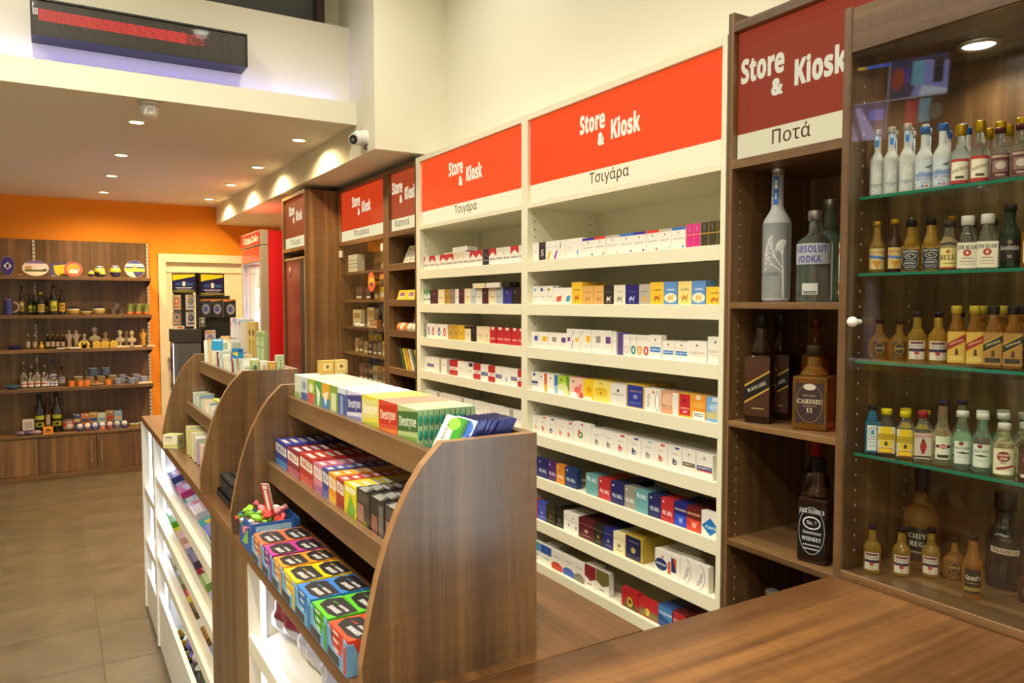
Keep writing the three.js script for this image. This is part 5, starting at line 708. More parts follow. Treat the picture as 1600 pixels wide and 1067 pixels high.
{ // cough-drop boxes on the middle tier
  const Y = 1.1195, halls = (bg, low, tc = '#f4f0ea') => [['f', bg], ['p', '#f0ead8', 0.05, 0.08, 0.95, 0.12, 0.95, 0.36, 0.05, 0.32], ['t', 'HALLS', 0.5, 0.22, 0.2, bg, 'b', 0.76], ['r', 0, 0.5, 1, 0.5, low], ['t', 'HALLS', 0.5, 0.72, 0.17, tc, 'i', 0.7]];
  const R = [
    ['royal blue', -1.926, -1.818, 0.09, '#2c3690', '#3a3f96', halls('#2d3a9c', '#3f8ad0'), 6], ['maroon', -1.814, -1.712, 0.088, '#8c2c40', '#6d2430', halls('#8c2a3c', '#b85a70'), 6], ['bright red fold-front', -1.708, -1.604, 0.092, '#b83a30', '#a83228', halls('#b8342c', '#d0584a'), 6],
    ['pink', -1.6, -1.54, 0.09, '#c86a84', '#b8607a', halls('#d88aa0', '#b06a90'), 7], ['blue slim', -1.538, -1.498, 0.09, '#3a4a98', '#5a5a9c', halls('#3a48a0', '#5f6ab8'), 7], ['orange slim', -1.496, -1.449, 0.088, '#e0941f', '#d89a2c', halls('#e89a20', '#efb83a'), 7], ['dark red slim', -1.447, -1.402, 0.088, '#a83030', '#b84a3c', halls('#b03a34', '#a02c2c'), 7],
    ['yellow and green', -1.4, -1.332, 0.088, '#d8c01c', '#c8c03a', [['f', '#e6d21f'], ['p', '#7ab03a', 0.5, 0.2, 0.95, 0.5, 0.5, 0.98, 0.2, 0.6], ['r', 0.1, 0.06, 0.8, 0.12, '#f0ecc0']], 7],
  ];
  for (const [d, z0, z1, h, side, top, art, n] of R) {
    const g = boxPrint(z1 - z0, h, 0.0205, cell(52, 60, art), solid(side), cell(40, 14, [['f', top], ['r', 0.25, 0.2, 0.5, 0.5, '#d8ccc4'], ['r', 0, 0, 1, 0.12, side]]));
    for (let k = 0; k < n && 0.481 + k * 0.0212 < 0.63; k++) solo('cough_drop_box', `${d} cough drop box, ${ORD[k]} from the middle tier lip`, 'sweet box', g, PM(), [0.481 + k * 0.0212, Y, (z0 + z1) / 2 + rr(-0.0006, 0.0006)], 'cough drop boxes on the middle tier', faceOut);
  }
  const art = [['f', '#4a4744'], ['r', 0.05, 0.3, 0.5, 0.55, '#c89a8c'], ['e', 0.62, 0.78, 0.28, 0.2, '#a8ac4a'], ['r', 0.1, 0.05, 0.8, 0.2, '#6a6764']], art2 = [['f', '#3f3d3c'], ['r', 0.1, 0.35, 0.4, 0.5, '#b0766a'], ['r', 0.6, 0.1, 0.3, 0.8, '#8a8886'], ['e', 0.6, 0.85, 0.3, 0.14, '#8fa04a']];
  for (let i = 0; i < 4; i++) { const g = boxPrint(0.066, 0.092, 0.0205, cell(52, 60, i % 2 ? art2 : art), solid('#3c3a39'), cell(40, 14, [['f', '#77746f'], ['p', '#c8c5be', 0, 0, 0.4, 0, 0.7, 1, 0.2, 1], ['p', '#2c2a29', 0.6, 0, 0.9, 0, 1, 1, 0.8, 1]])); for (let k = 0; k < 7; k++) solo('foil_sweet_pack', `grey foil sweet pack, ${ORD[k]} from the lip in ${ORD[i]} foil row`, 'sweet pack', g, PMfoil(), [0.481 + k * 0.0212, Y, -1.297 + i * 0.0695 + rr(-0.001, 0.001)], 'foil sweet packs on the middle tier', faceOut); }
}
{ // chewing-gum cartons on the bottom tier
  const cols = [['orange', '#e0782c', '#d06a3a'], ['purple', '#8c2c86', '#b83a90'], ['amber', '#e6972a', '#e08a2a'], ['yellow', '#ecc61f', '#e6bf1c'], ['blue', '#2f7cc4', '#3a78c0'], ['green', '#4fae28', '#58b42c'], ['red', '#d8442c', '#d84a2c']];
  const zs = [-1.735, -1.637, -1.552, -1.473, -1.378, -1.284, -1.189, -1.092];
  cols.forEach(([n, c, c2], i) => {
    const z0 = zs[i] + 0.002, z1 = zs[i + 1] - 0.002, w = z1 - z0, zc = (z0 + z1) / 2;
    const t = thing('gum_carton', `light blue display carton holding the ${n} wide gum packs`, 'carton', [0.425, CT, zc]);
    const card = new THREE.MeshStandardMaterial({ color: css('#6f9fc4'), roughness: 0.6 }), th = 0.0014;
    part(t, 'tray_floor', B(0.368, 0.482, CT + 0.0002, CT + 0.0016, z0, z1), card);
    part(t, 'back_wall', B(0.482 - th, 0.482, CT + 0.0016, CT + 0.05, z0, z1), card);
    for (const z of [z0, z1 - th]) part(t, 'side_wall', prism([[0.368 + th, CT + 0.0016], [0.482 - th, CT + 0.0016], [0.482 - th, CT + 0.052], [0.43, CT + 0.04], [0.39, CT + 0.028], [0.38, CT + 0.05], [0.368 + th, CT + 0.05]], th, 'z', [0, 0, z]), card);
    // front with its cut-out: two posts and a low sill carrying print
    const fr = new THREE.Shape([[-w / 2, 0.0016], [w / 2, 0.0016], [w / 2, 0.052], [w / 2 - w * 0.14, 0.056], [w / 2 - w * 0.22, 0.03], [w / 2 - w * 0.32, 0.019], [-w / 2 + w * 0.3, 0.019], [-w / 2 + w * 0.2, 0.03], [-w / 2 + w * 0.13, 0.05], [-w / 2, 0.05]].map((p) => new THREE.Vector2(...p)));
    const fg = new THREE.ExtrudeGeometry(fr, { depth: th, bevelEnabled: false }).rotateY(faceOut).translate(0.3695, CT, zc);
    const f = part(t, 'front_wall', fg, card);
    part(f, 'printed_patch', B(0.3672, 0.3679, CT + 0.003, CT + 0.018, z0 + 0.004, z0 + w * 0.62), new THREE.MeshStandardMaterial({ color: css('#4c4a48'), roughness: 0.5 }));
    part(f, 'colour_stripe', B(0.3672, 0.3679, CT + 0.004, CT + 0.046, z1 - w * 0.13, z1 - w * 0.03), new THREE.MeshStandardMaterial({ color: css(c), roughness: 0.5 }));
    const top = [['f', c2], ['p', '#2a2627', 0.1, 0.05, 0.95, 0.0, 1, 0.7, 0.75, 0.86, 0.2, 0.84, 0.02, 0.5], ['t', '5ENSES', 0.62, 0.58, 0.24, '#eceae2', 'b', 0.5, -0.1], ['t', 'mentos', 0.66, 0.28, 0.2, '#dcdad2', 'b', 0.4, -0.1], ['l', 0.2, 0.4, 0.4, 0.32, 0.02, c]];
    const g = boxPrint(w - 0.006, 0.0132, 0.0535, cell(70, 12, [['f', c], ['r', 0.2, 0.4, 0.3, 0.3, '#f0e8d8'], ['r', 0, 0.85, 1, 0.15, '#3a2c20']]), solid(c), cell(96, 52, top));
    for (let row = 0; row < 2; row++) for (let k = 0; k < 4; k++) solo('wide_gum_pack', `${n} wide gum pack, ${['front', 'rear'][row]} stack, ${ORD[3 - k]} from the top`, 'gum pack', g, PM(), [0.3975 + row * 0.0545, CT + 0.0018 + k * 0.01345, zc + rr(-0.0008, 0.0008)], 'wide gum packs in cartons', faceOut + rr(-0.02, 0.02));
  });
  // box of wrapped sweets at the far end of the ledge
  const t = thing('sweet_box', 'open blue box heaped with wrapped sweets', 'box', [0.425, CT, -1.8]);
  const bm = new THREE.MeshStandardMaterial({ color: css('#2a5fae'), roughness: 0.5 }), z0 = -1.87, z1 = -1.745;
  part(t, 'box_floor', B(0.37, 0.48, CT + 0.0002, CT + 0.002, z0, z1), bm); for (const [a, b, c, d] of [[0.37, 0.3715, z0, z1], [0.4785, 0.48, z0, z1], [0.3715, 0.4785, z0, z0 + 0.0015], [0.3715, 0.4785, z1 - 0.0015, z1]]) part(t, 'box_wall', B(a, b, CT + 0.002, CT + 0.072, c, d), bm);
  part(t, 'printed_flash', prism([[-0.04, 0.01], [0.0, 0.012], [0.02, 0.02], [0.015, 0.045], [-0.01, 0.05], [-0.015, 0.03]], 0.0006, 'z', [0, 0, 0]).rotateY(faceOut).translate(0.3698, CT, -1.8), new THREE.MeshStandardMaterial({ color: css('#8fc45a'), roughness: 0.5 }));
  part(t, 'mini_panel', uvRect(new THREE.PlaneGeometry(0.08, 0.03).translate(0.42, CT + 0.05, z1 + 0.0008), cell(64, 24, [['f', '#8fb8d4'], ['t', 'mini', 0.4, 0.5, 0.7, '#eef4f8', 'n', 0.7]])), PMM());
  const wrap = ['#7ab82a', '#c8423a', '#9fd03a', '#d86a70', '#e6e2da', '#6aa82a', '#c83a34', '#e08a8a'], names = ['green', 'red', 'lime', 'pink', 'white', 'leaf green', 'scarlet', 'salmon'];
  const mats = wrap.map((c) => new THREE.MeshPhysicalMaterial({ color: css(c), roughness: 0.3, clearcoat: 0.3 }));
  for (let i = 0; i < 26; i++) {
    const a = i % 8, lay = Math.floor(i / 9), p = [0.387 + (i % 3) * 0.0285 + rr(-0.006, 0.006), CT + 0.045 + lay * 0.0155, z0 + 0.017 + (Math.floor(i / 3) % 3) * 0.04 + rr(-0.008, 0.008)];
    const b = new THREE.SphereGeometry(0.012, 10, 8).scale(1.25, 0.62, 0.8), tw = [-1, 1].map((s) => new THREE.ConeGeometry(0.008, 0.015, 7, 1).rotateZ(s * Math.PI / 2).translate(s * 0.019, 0, 0));
    const m = solo('wrapped_sweet', `${names[a]} wrapped sweet, ${['bottom', 'middle', 'upper'][lay]} layer, number ${ORD[i % 9]} in the blue box heap`, 'sweet', merge([b, ...tw]), mats[a], p, 'sweets heaped in the blue box'); m.rotation.set(rr(-0.4, 0.4), rr(0, 3), rr(-0.4, 0.4));
  }
  const st = solo('sweet_stick', 'red and white sachet sticking up from the sweet box', 'sweet', boxPrint(0.024, 0.075, 0.004, cell(30, 70, [['f', '#c8403a'], ['r', 0.25, 0.2, 0.4, 0.7, '#ece6de'], ['r', 0.2, 0.05, 0.6, 0.12, '#efe8e0']]), solid('#d8cfc8')), PM(), [0.43, CT + 0.072, -1.81]); st.rotation.set(0.3, -1.0, 0.35);
}
{ // far rack: booklets, cards and slim boxes filed one behind the other
  const pal = ['#dfe6d8', '#c9d8da', '#e9e4d2', '#b8c8c4', '#e2d8b4', '#cfd6c0', '#d8c49a', '#e6e2d6', '#a8b8a0', '#e0dccc', '#c4a86a', '#d4d8cc', '#8a4a44', '#e8dcc4', '#7a2c34', '#cdb98a'];
  const nm = ['pale green', 'ice blue', 'cream', 'grey blue', 'straw', 'sage', 'sand', 'ivory', 'moss', 'chalk', 'ochre', 'pearl', 'brown red', 'buff', 'dark red', 'wheat'];
  const art = (c, k) => [['f', c], ['r', 0.1, 0.08, 0.8, 0.2, ['#f4f2ea', '#9ab08a', '#d8b070', '#7a94b0'][k % 4]], ['r', 0.15, 0.36, 0.7, 0.04, '#8a8678'], ['r', 0.15, 0.46, 0.5, 0.03, '#a09c90'], ['e', 0.5, 0.74, 0.26, 0.13, ['#b8c49a', '#c8a878', '#9ab0b8'][k % 3]]];
  let k = 0;
  for (const [x, w] of [[0.55, 0.054], [0.607, 0.054]]) for (let i = 0; i < 17; i++) {
    const z = -3.262 + i * 0.0445; if (x > 0.58 && i > 3) continue; const far = i < 6, h = (far ? 0.125 : 0.088) + rr(-0.012, 0.012), a = (k * 5) % 16;
    const m = solo('booklet', `${nm[a]} booklet, ${ORD[i]} from the far end, ${x < 0.58 ? 'lip-side' : 'rear'} file on the far rack top`, 'booklet', boxPrint(w - 0.002, h, rr(0.004, 0.012), cell(40, 64, art(pal[a], k)), solid('#e6e2d4'), solid('#ece8dc')), PMM(), [x + rr(-0.001, 0.001), 1.284, z], 'booklets filed on the far rack top'); m.rotation.x = -0.19; settle(m, 1.2824); k++;
  }
  [['green herbal', '#b9c88a', [['f', '#c2cc94'], ['e', 0.5, 0.3, 0.25, 0.12, '#4a6a4a'], ['r', 0.3, 0.55, 0.4, 0.3, '#d8a86a'], ['r', 0, 0, 0.12, 1, '#8fae4a'], ['r', 0.88, 0, 0.12, 1, '#8fae4a']], 0.09], ['ivory floral', '#e2ddc8', [['f', '#e9e2cc'], ['e', 0.6, 0.3, 0.25, 0.16, '#c0b894'], ['e', 0.8, 0.8, 0.2, 0.12, '#9ab86a']], 0.085], ['orange patterned', '#c89a3e', [['f', '#cf9c3c'], ['r', 0.15, 0.1, 0.7, 0.8, '#dcb05a'], ['e', 0.5, 0.5, 0.2, 0.2, '#a87a2a']], 0.082], ['mint green lettered', '#a8c48c', [['f', '#b4cc98'], ['r', 0.22, 0.14, 0.56, 0.74, '#d0dcae'], ['t', 'Herbal', 0.5, 0.5, 0.2, '#4a7a44', 'i', 0.7, -1.57]], 0.102], ['small rosy brown', '#a87a6a', [['f', '#a8766a']], 0.06]]
    .forEach(([d, sd, a, h], i) => solo('slim_box', `${d} slim box facing out beside the far rack end panel`, 'box', boxPrint(i === 4 ? 0.012 : 0.024, h, 0.02, cell(40, 90, a), solid(sd), solid('#efeadc')), PMM(), [0.535 + i * 0.0258 - (i === 4 ? 0.006 : 0), 1.2825, -2.435]));
  // tall holder behind the booklets
  const t = thing('leaflet_holder', 'clear acrylic holder packed with upright slim books', 'holder', [0.6, 1.282, -3.0]);
  part(t, 'acrylic_case', merge([B(0.6395, 0.6415, 1.2825, 1.44, -3.06, -2.86), B(0.5795, 0.5815, 1.2825, 1.42, -3.06, -2.86), B(0.5815, 0.6395, 1.2825, 1.2845, -3.06, -2.86)]), M.pane);
  const sp = ['#d8a0a8', '#e6c0b0', '#c8c2d4', '#8a94b0', '#e2dcd0', '#b0a0b4', '#d8b4a0', '#a8b0c4', '#ece6da', '#c89a94', '#9aa4a8', '#e0d4c8'];
  sp.forEach((c, i) => { const bk = solo('slim_book', `slim upright book, ${ORD[i]} from the far end of the acrylic holder`, 'book', boxPrint(0.0145, 0.2 + rr(-0.008, 0.01), 0.05, cell(12, 80, [['f', c], ['r', 0.2, 0.1, 0.6, 0.3, '#f2eee6'], ['r', 0.3, 0.6, 0.4, 0.3, '#6a6474']]), solid(c), solid('#efece4')), PMM(), [0.6095, 1.285, -3.048 + i * 0.0158], 'slim books in the acrylic holder', faceOut); });
  for (let i = 0; i < 2; i++) solo('kraft_notebook', `kraft yellow notebook with black figures, ${['left', 'right'][i]} of the pair`, 'notebook', boxPrint(0.05, 0.2, 0.012, cell(48, 128, [['f', '#cfae5c'], ['e', 0.55, 0.2, 0.16, 0.06, '#3a2c18'], ['e', 0.5, 0.36, 0.1, 0.04, '#3a2c18'], ['p', '#6a5428', 0.45, 0.4, 0.6, 0.4, 0.55, 0.95, 0.48, 0.95]]), solid('#b8964a')), PMM(), [0.612, 1.2825, -2.83 + i * 0.058], undefined, faceOut + 0.1);
  for (let i = 0; i < 2; i++) solo('green_notebook', `pale green printed notebook, ${['left', 'right'][i]} of the pair beside kraft ones`, 'notebook', boxPrint(0.05, 0.17, 0.012, cell(48, 110, [['f', '#b4c48c'], ['r', 0.1, 0.05, 0.8, 0.06, '#8fa060'], ['r', 0.1, 0.2, 0.8, 0.5, '#c4ce9c'], ['r', 0.2, 0.3, 0.6, 0.04, '#8a945a']]), solid('#9aac6a')), PMM(), [0.612, 1.2825, -2.7 + i * 0.06], undefined, faceOut);
  // blue display cards clipped in front
  solo('display_card', 'bright blue price card among the far rack booklets', 'card', boxPrint(0.055, 0.045, 0.001, cell(48, 40, [['f', '#2f9ad0'], ['r', 0.1, 0.1, 0.8, 0.1, '#e8f2f6']]), solid('#2f9ad0')), PMM(), [0.522, 1.372, -2.98], undefined, faceOut + 0.6);
  solo('display_card', 'blue and yellow card above the pale booklets', 'card', boxPrint(0.05, 0.034, 0.001, cell(48, 34, [['f', '#2a86c8'], ['p', '#e8d03a', 0, 0.5, 0.6, 0.3, 0.5, 0.8], ['r', 0.5, 0.1, 0.4, 0.3, '#1f5a9a']]), solid('#2a86c8')), PMM(), [0.522, 1.365, -2.62], undefined, faceOut + 0.6);
  // middle tier
  for (let i = 0; i < 15; i++) { const a = (i * 7 + 3) % 16; const m = solo('postcard_pack', `${nm[a]} card pack, ${ORD[i]} from the far end, middle tier of far rack`, 'card pack', boxPrint(0.06, 0.07 + rr(-0.008, 0.01), rr(0.006, 0.014), cell(40, 64, art(pal[a], i)), solid('#e6e2d4')), PMM(), [0.505 + rr(-0.004, 0.004), 1.1212, -3.255 + i * 0.0515], 'card packs on the middle tier'); m.rotation.x = -0.22; settle(m, 1.1194); }
  for (let i = 0; i < 9; i++) solo('lighter_box', `black-capped slim box, ${ORD[i]} in the row at the back of far rack middle tier`, 'box', boxPrint(0.038, 0.1, 0.014, cell(30, 60, [['f', '#3a3a40'], ['r', 0, 0.4, 1, 0.4, i ? '#7f8a72' : '#c87a7a'], ['r', 0.2, 0.1, 0.6, 0.2, '#1c1c20']]), solid('#2c2c30')), PMM(), [0.595, 1.1195, -2.95 + i * 0.045], 'black-capped boxes on the middle tier', faceOut);
  solo('memo_pad', 'yellow-green pad with blue spine lying over the card packs', 'pad', B(-0.03, 0.03, 0, 0.008, -0.09, 0.09, 0.001), new THREE.MeshStandardMaterial({ color: css('#c8d24a'), roughness: 0.6 }), [0.506, 1.2065, -2.72]);
  solo('blue_ruler', 'blue ruler lying on the yellow-green pad', 'ruler', B(-0.012, 0.012, 0, 0.003, -0.09, 0.09), new THREE.MeshStandardMaterial({ color: css('#2a56a8'), roughness: 0.4 }), [0.5, 1.2147, -2.7]);
  // bottom of the far rack, standing on the counter
  solo('herb_box', 'cream box lettered HERB at the far end of the counter rack', 'box', boxPrint(0.062, 0.056, 0.045, cell(80, 72, [['f', '#e6dcc0'], ['t', 'HERB', 0.4, 0.2, 0.2, '#23201a', 'b', 0.6], ['r', 0.1, 0.36, 0.5, 0.04, '#9a947f'], ['r', 0.1, 0.5, 0.6, 0.02, '#c0b89c'], ['p', '#c8c06a', 0, 0.72, 1, 0.62, 1, 0.86, 0, 0.9], ['r', 0, 0.92, 1, 0.08, '#8a8672']]), cell(40, 60, [['f', '#c8c48a'], ['e', 0.5, 0.5, 0.3, 0.3, '#9aa45a']])), PMM(), [0.395, CT, -3.22], undefined, -0.75);
  const bp = [['smoky clear', '#a8a48c', 0.1], ['pale yellow', '#d8cf8a', 0.105], ['straw', '#ccc07a', 0.1], ['cream', '#ded6b4', 0.098], ['buff', '#cabf9a', 0.1], ['violet framed', '#a89cb8', 0.09], ['salmon', '#d89a80', 0.08], ['pale rose', '#dcc0b0', 0.085]];
  bp.forEach(([n, c, h], i) => { const m = solo('paper_packet', `${n} packet filed on the counter under the far rack tiers`, 'packet', boxPrint(0.075, h, 0.018, cell(48, 60, art(c, i)), solid(c), solid('#dcd8c0')), PMM(), [0.46 + rr(-0.006, 0.006), CT + 0.001, -3.1 + i * 0.052]); m.rotation.x = -0.12; settle(m, CT + 0.0004); });
  solo('lighter_pack', 'violet and red pack of lighters on the counter edge', 'lighter pack', boxPrint(0.05, 0.05, 0.03, cell(40, 40, [['f', '#d83a34'], ['r', 0, 0, 0.4, 1, '#6a3a8c'], ['r', 0, 0, 1, 0.16, '#e8e4da']]), solid('#c83a34'), solid('#e2dfd6')), PM(), [0.41, CT + 0.0305, -2.52], undefined, faceOut);
  solo('orange_pack', 'orange box under the violet and red lighter pack', 'box', boxPrint(0.05, 0.03, 0.04, solid('#e8922a'), solid('#d8842a')), PM(), [0.41, CT, -2.52], undefined, faceOut);
}
{ // tray of black tubes between the racks
  const t = thing('tube_tray', 'clear-edged black tray on the counter between both racks', 'tray', [0.46, CT, -2.27]);
  part(t, 'tray_floor', B(0.405, 0.51, CT + 0.0003, CT + 0.003, -2.37, -2.18), M.black);
  for (const [a, b, c, d, h] of [[0.405, 0.407, -2.37, -2.18, 0.016], [0.508, 0.51, -2.37, -2.18, 0.05], [0.407, 0.508, -2.37, -2.368, 0.022], [0.407, 0.508, -2.182, -2.18, 0.022]]) part(t, 'tray_wall', B(a, b, CT + 0.003, CT + h, c, d), M.black);
  const c = new THREE.MeshPhysicalMaterial({ color: lin(0.02, 0.02, 0.022), roughness: 0.3 }), body = lathe([[0.0001, 0], [0.0135, 0], [0.0135, 0.05], [0.0001, 0.05]], 18), lid = lathe([[0.0001, 0.0502], [0.0142, 0.0502], [0.0142, 0.062], [0.013, 0.0635], [0.0001, 0.0635]], 18);
  for (let i = 0; i < 3; i++) for (let j = 0; j < 6; j++) { const o = thing('black_tube', `black capped tube, ${ORD[j]} along in ${ORD[i]} row of the counter tray`, 'tube', [0.4265 + i * 0.031, CT + 0.0032, -2.351 + j * 0.0305], 'black tubes in the tray'); lpart(o, 'tube_body', body, c); lpart(o, 'lid', lid, c); }
}
// ================================================================ CEILING FITTINGS, COOLERS, STANDS
{ // LED message board on the beam wall
  const x0 = -0.048, x1 = 0.856, y0 = 2.708, y1 = 2.868, zf = -3.93, o = thing('message_board', 'long black LED message board showing a red band', 'LED board', [(x0 + x1) / 2, y0, -4.07]);
  const c = document.createElement('canvas'); c.width = 1024; c.height = 160; const x = c.getContext('2d'); x.fillStyle = '#000'; x.fillRect(0, 0, 1024, 160);
  const c2 = document.createElement('canvas'); c2.width = 1024; c2.height = 160; const e = c2.getContext('2d'); e.fillStyle = '#0c0a08'; e.fillRect(0, 0, 1024, 160);
  for (let i = 0; i < 128; i++) for (let j = 0; j < 20; j++) {
    e.fillStyle = '#4c4432'; e.fillRect(i * 8 + 2, j * 8 + 2, 4.5, 4.5);
    const lit = j > 4 && j < 12 && (i < 92 || (i < 104 && hash2(i, j, 5) > (i - 92) / 12)) && i > 2;
    if (lit) { x.fillStyle = i > 88 ? '#a80018' : '#f20020'; x.fillRect(i * 8 + 1, j * 8 + 1, 6.5, 6.5); }
    if (i < 3 && j > 4 && j < 9) { x.fillStyle = '#ffe8e0'; x.fillRect(i * 8 + 1, j * 8 + 1, 6, 6); }
  }
  const te = new THREE.CanvasTexture(c), tb = new THREE.CanvasTexture(c2); for (const t of [te, tb]) { t.colorSpace = THREE.SRGBColorSpace; t.magFilter = THREE.LinearFilter; }
  part(o, 'case', B(x0, x1, y0, y1, -4.06, zf - 0.002, 0.004), M.black);
  part(o, 'bezel', merge([B(x0, x1, y0, y0 + 0.008, zf - 0.002, zf + 0.006), B(x0, x1, y1 - 0.008, y1, zf - 0.002, zf + 0.006), B(x0, x0 + 0.008, y0 + 0.008, y1 - 0.008, zf - 0.002, zf + 0.006), B(x1 - 0.008, x1, y0 + 0.008, y1 - 0.008, zf - 0.002, zf + 0.006)]), M.black);
  part(o, 'led_screen', new THREE.PlaneGeometry(x1 - x0 - 0.016, y1 - y0 - 0.016).translate((x0 + x1) / 2, (y0 + y1) / 2, zf), new THREE.MeshPhysicalMaterial({ map: tb, roughness: 0.5, clearcoat: 0.8, clearcoatRoughness: 0.03, emissive: 0xffffff, emissiveMap: te, emissiveIntensity: 1.0 }));
  for (const bx of [x0 + 0.12, x1 - 0.12]) part(o, 'bracket', B(bx - 0.02, bx + 0.02, y0 + 0.04, y1 - 0.04, -4.0685, -4.06), M.black);
}
{ // blue cove strip lying on the ledge behind the band
  const o = thing('cove_light_strip', 'thin blue LED strip on the ledge under the message board', 'light strip', [-0.5, 2.616, -4.02]);
  lpart(o, 'strip_base', new THREE.BoxGeometry(3.7, 0.006, 0.012).translate(0, 0.003, 0), M.plastic);
  lpart(o, 'led_strip', new THREE.BoxGeometry(3.7, 0.002, 0.008).translate(0, 0.0072, 0), new THREE.MeshStandardMaterial({ color: 0x222244, emissive: lin(...COVE.color), emissiveIntensity: 2 }));
  const l = new THREE.RectAreaLight(lin(...COVE.color), COVE.power, 3.7, 0.012); l.position.set(0, 0.0095, 0); l.rotation.x = Math.PI / 2; o.add(l);
}
{ // smoke detector hanging from the low ceiling behind the band
  const o = thing('smoke_detector', 'white round smoke detector under the low ceiling edge', 'detector', [0.421, HC, -4.035]);
  lpart(o, 'mount', lathe([[0.0001, 0], [0.052, 0], [0.052, -0.018], [0.0001, -0.018]], 28), M.plastic);
  lpart(o, 'sensor_dome', lathe([[0.0001, -0.075], [0.026, -0.073], [0.036, -0.058], [0.045, -0.03], [0.048, -0.018], [0.0001, -0.018]], 28), M.plastic);
  lpart(o, 'status_light', new THREE.SphereGeometry(0.004, 10, 8).translate(-0.01, -0.05, 0.037), M.grey);
  lpart(o, 'plate', new THREE.BoxGeometry(0.03, 0.012, 0.003).translate(0.0, -0.032, 0.046), M.grey);
}
{ // dome camera on the pillar side
  const o = thing('security_camera', 'small white dome camera with dark lens on the pillar side', 'camera', [1.424, 2.405, -3.83]);
  lpart(o, 'mount', new THREE.CylinderGeometry(0.042, 0.046, 0.022, 26).rotateZ(Math.PI / 2).translate(-0.011, 0, 0), M.plastic);
  lpart(o, 'housing', new THREE.SphereGeometry(0.038, 22, 16).scale(1.15, 1, 1).translate(-0.034, 0, 0), M.plastic);
  const g = new THREE.CylinderGeometry(0.03, 0.034, 0.03, 22).rotateX(Math.PI / 2).rotateY(-0.9).rotateX(0.35); lpart(o, 'lens_shroud', g.translate(-0.062, -0.01, 0.018), M.plastic);
  const h = new THREE.CylinderGeometry(0.023, 0.023, 0.006, 20).rotateX(Math.PI / 2).rotateY(-0.9).rotateX(0.35); const l = lpart(o, 'lens', h.translate(-0.0745, -0.0155, 0.0265), M.black); 
  const k = new THREE.CylinderGeometry(0.009, 0.009, 0.004, 14).rotateX(Math.PI / 2).rotateY(-0.9).rotateX(0.35); lpart(l, 'glass_eye', k.translate(-0.078, -0.017, 0.029), M.steel);
  lpart(o, 'cable', new THREE.TubeGeometry(new THREE.CatmullRomCurve3([[-0.003, -0.03, 0.03], [-0.02, -0.05, 0.036], [-0.004, -0.06, 0.03]].map((p) => new THREE.Vector3(...p))), 10, 0.004, 6), M.dark);
}
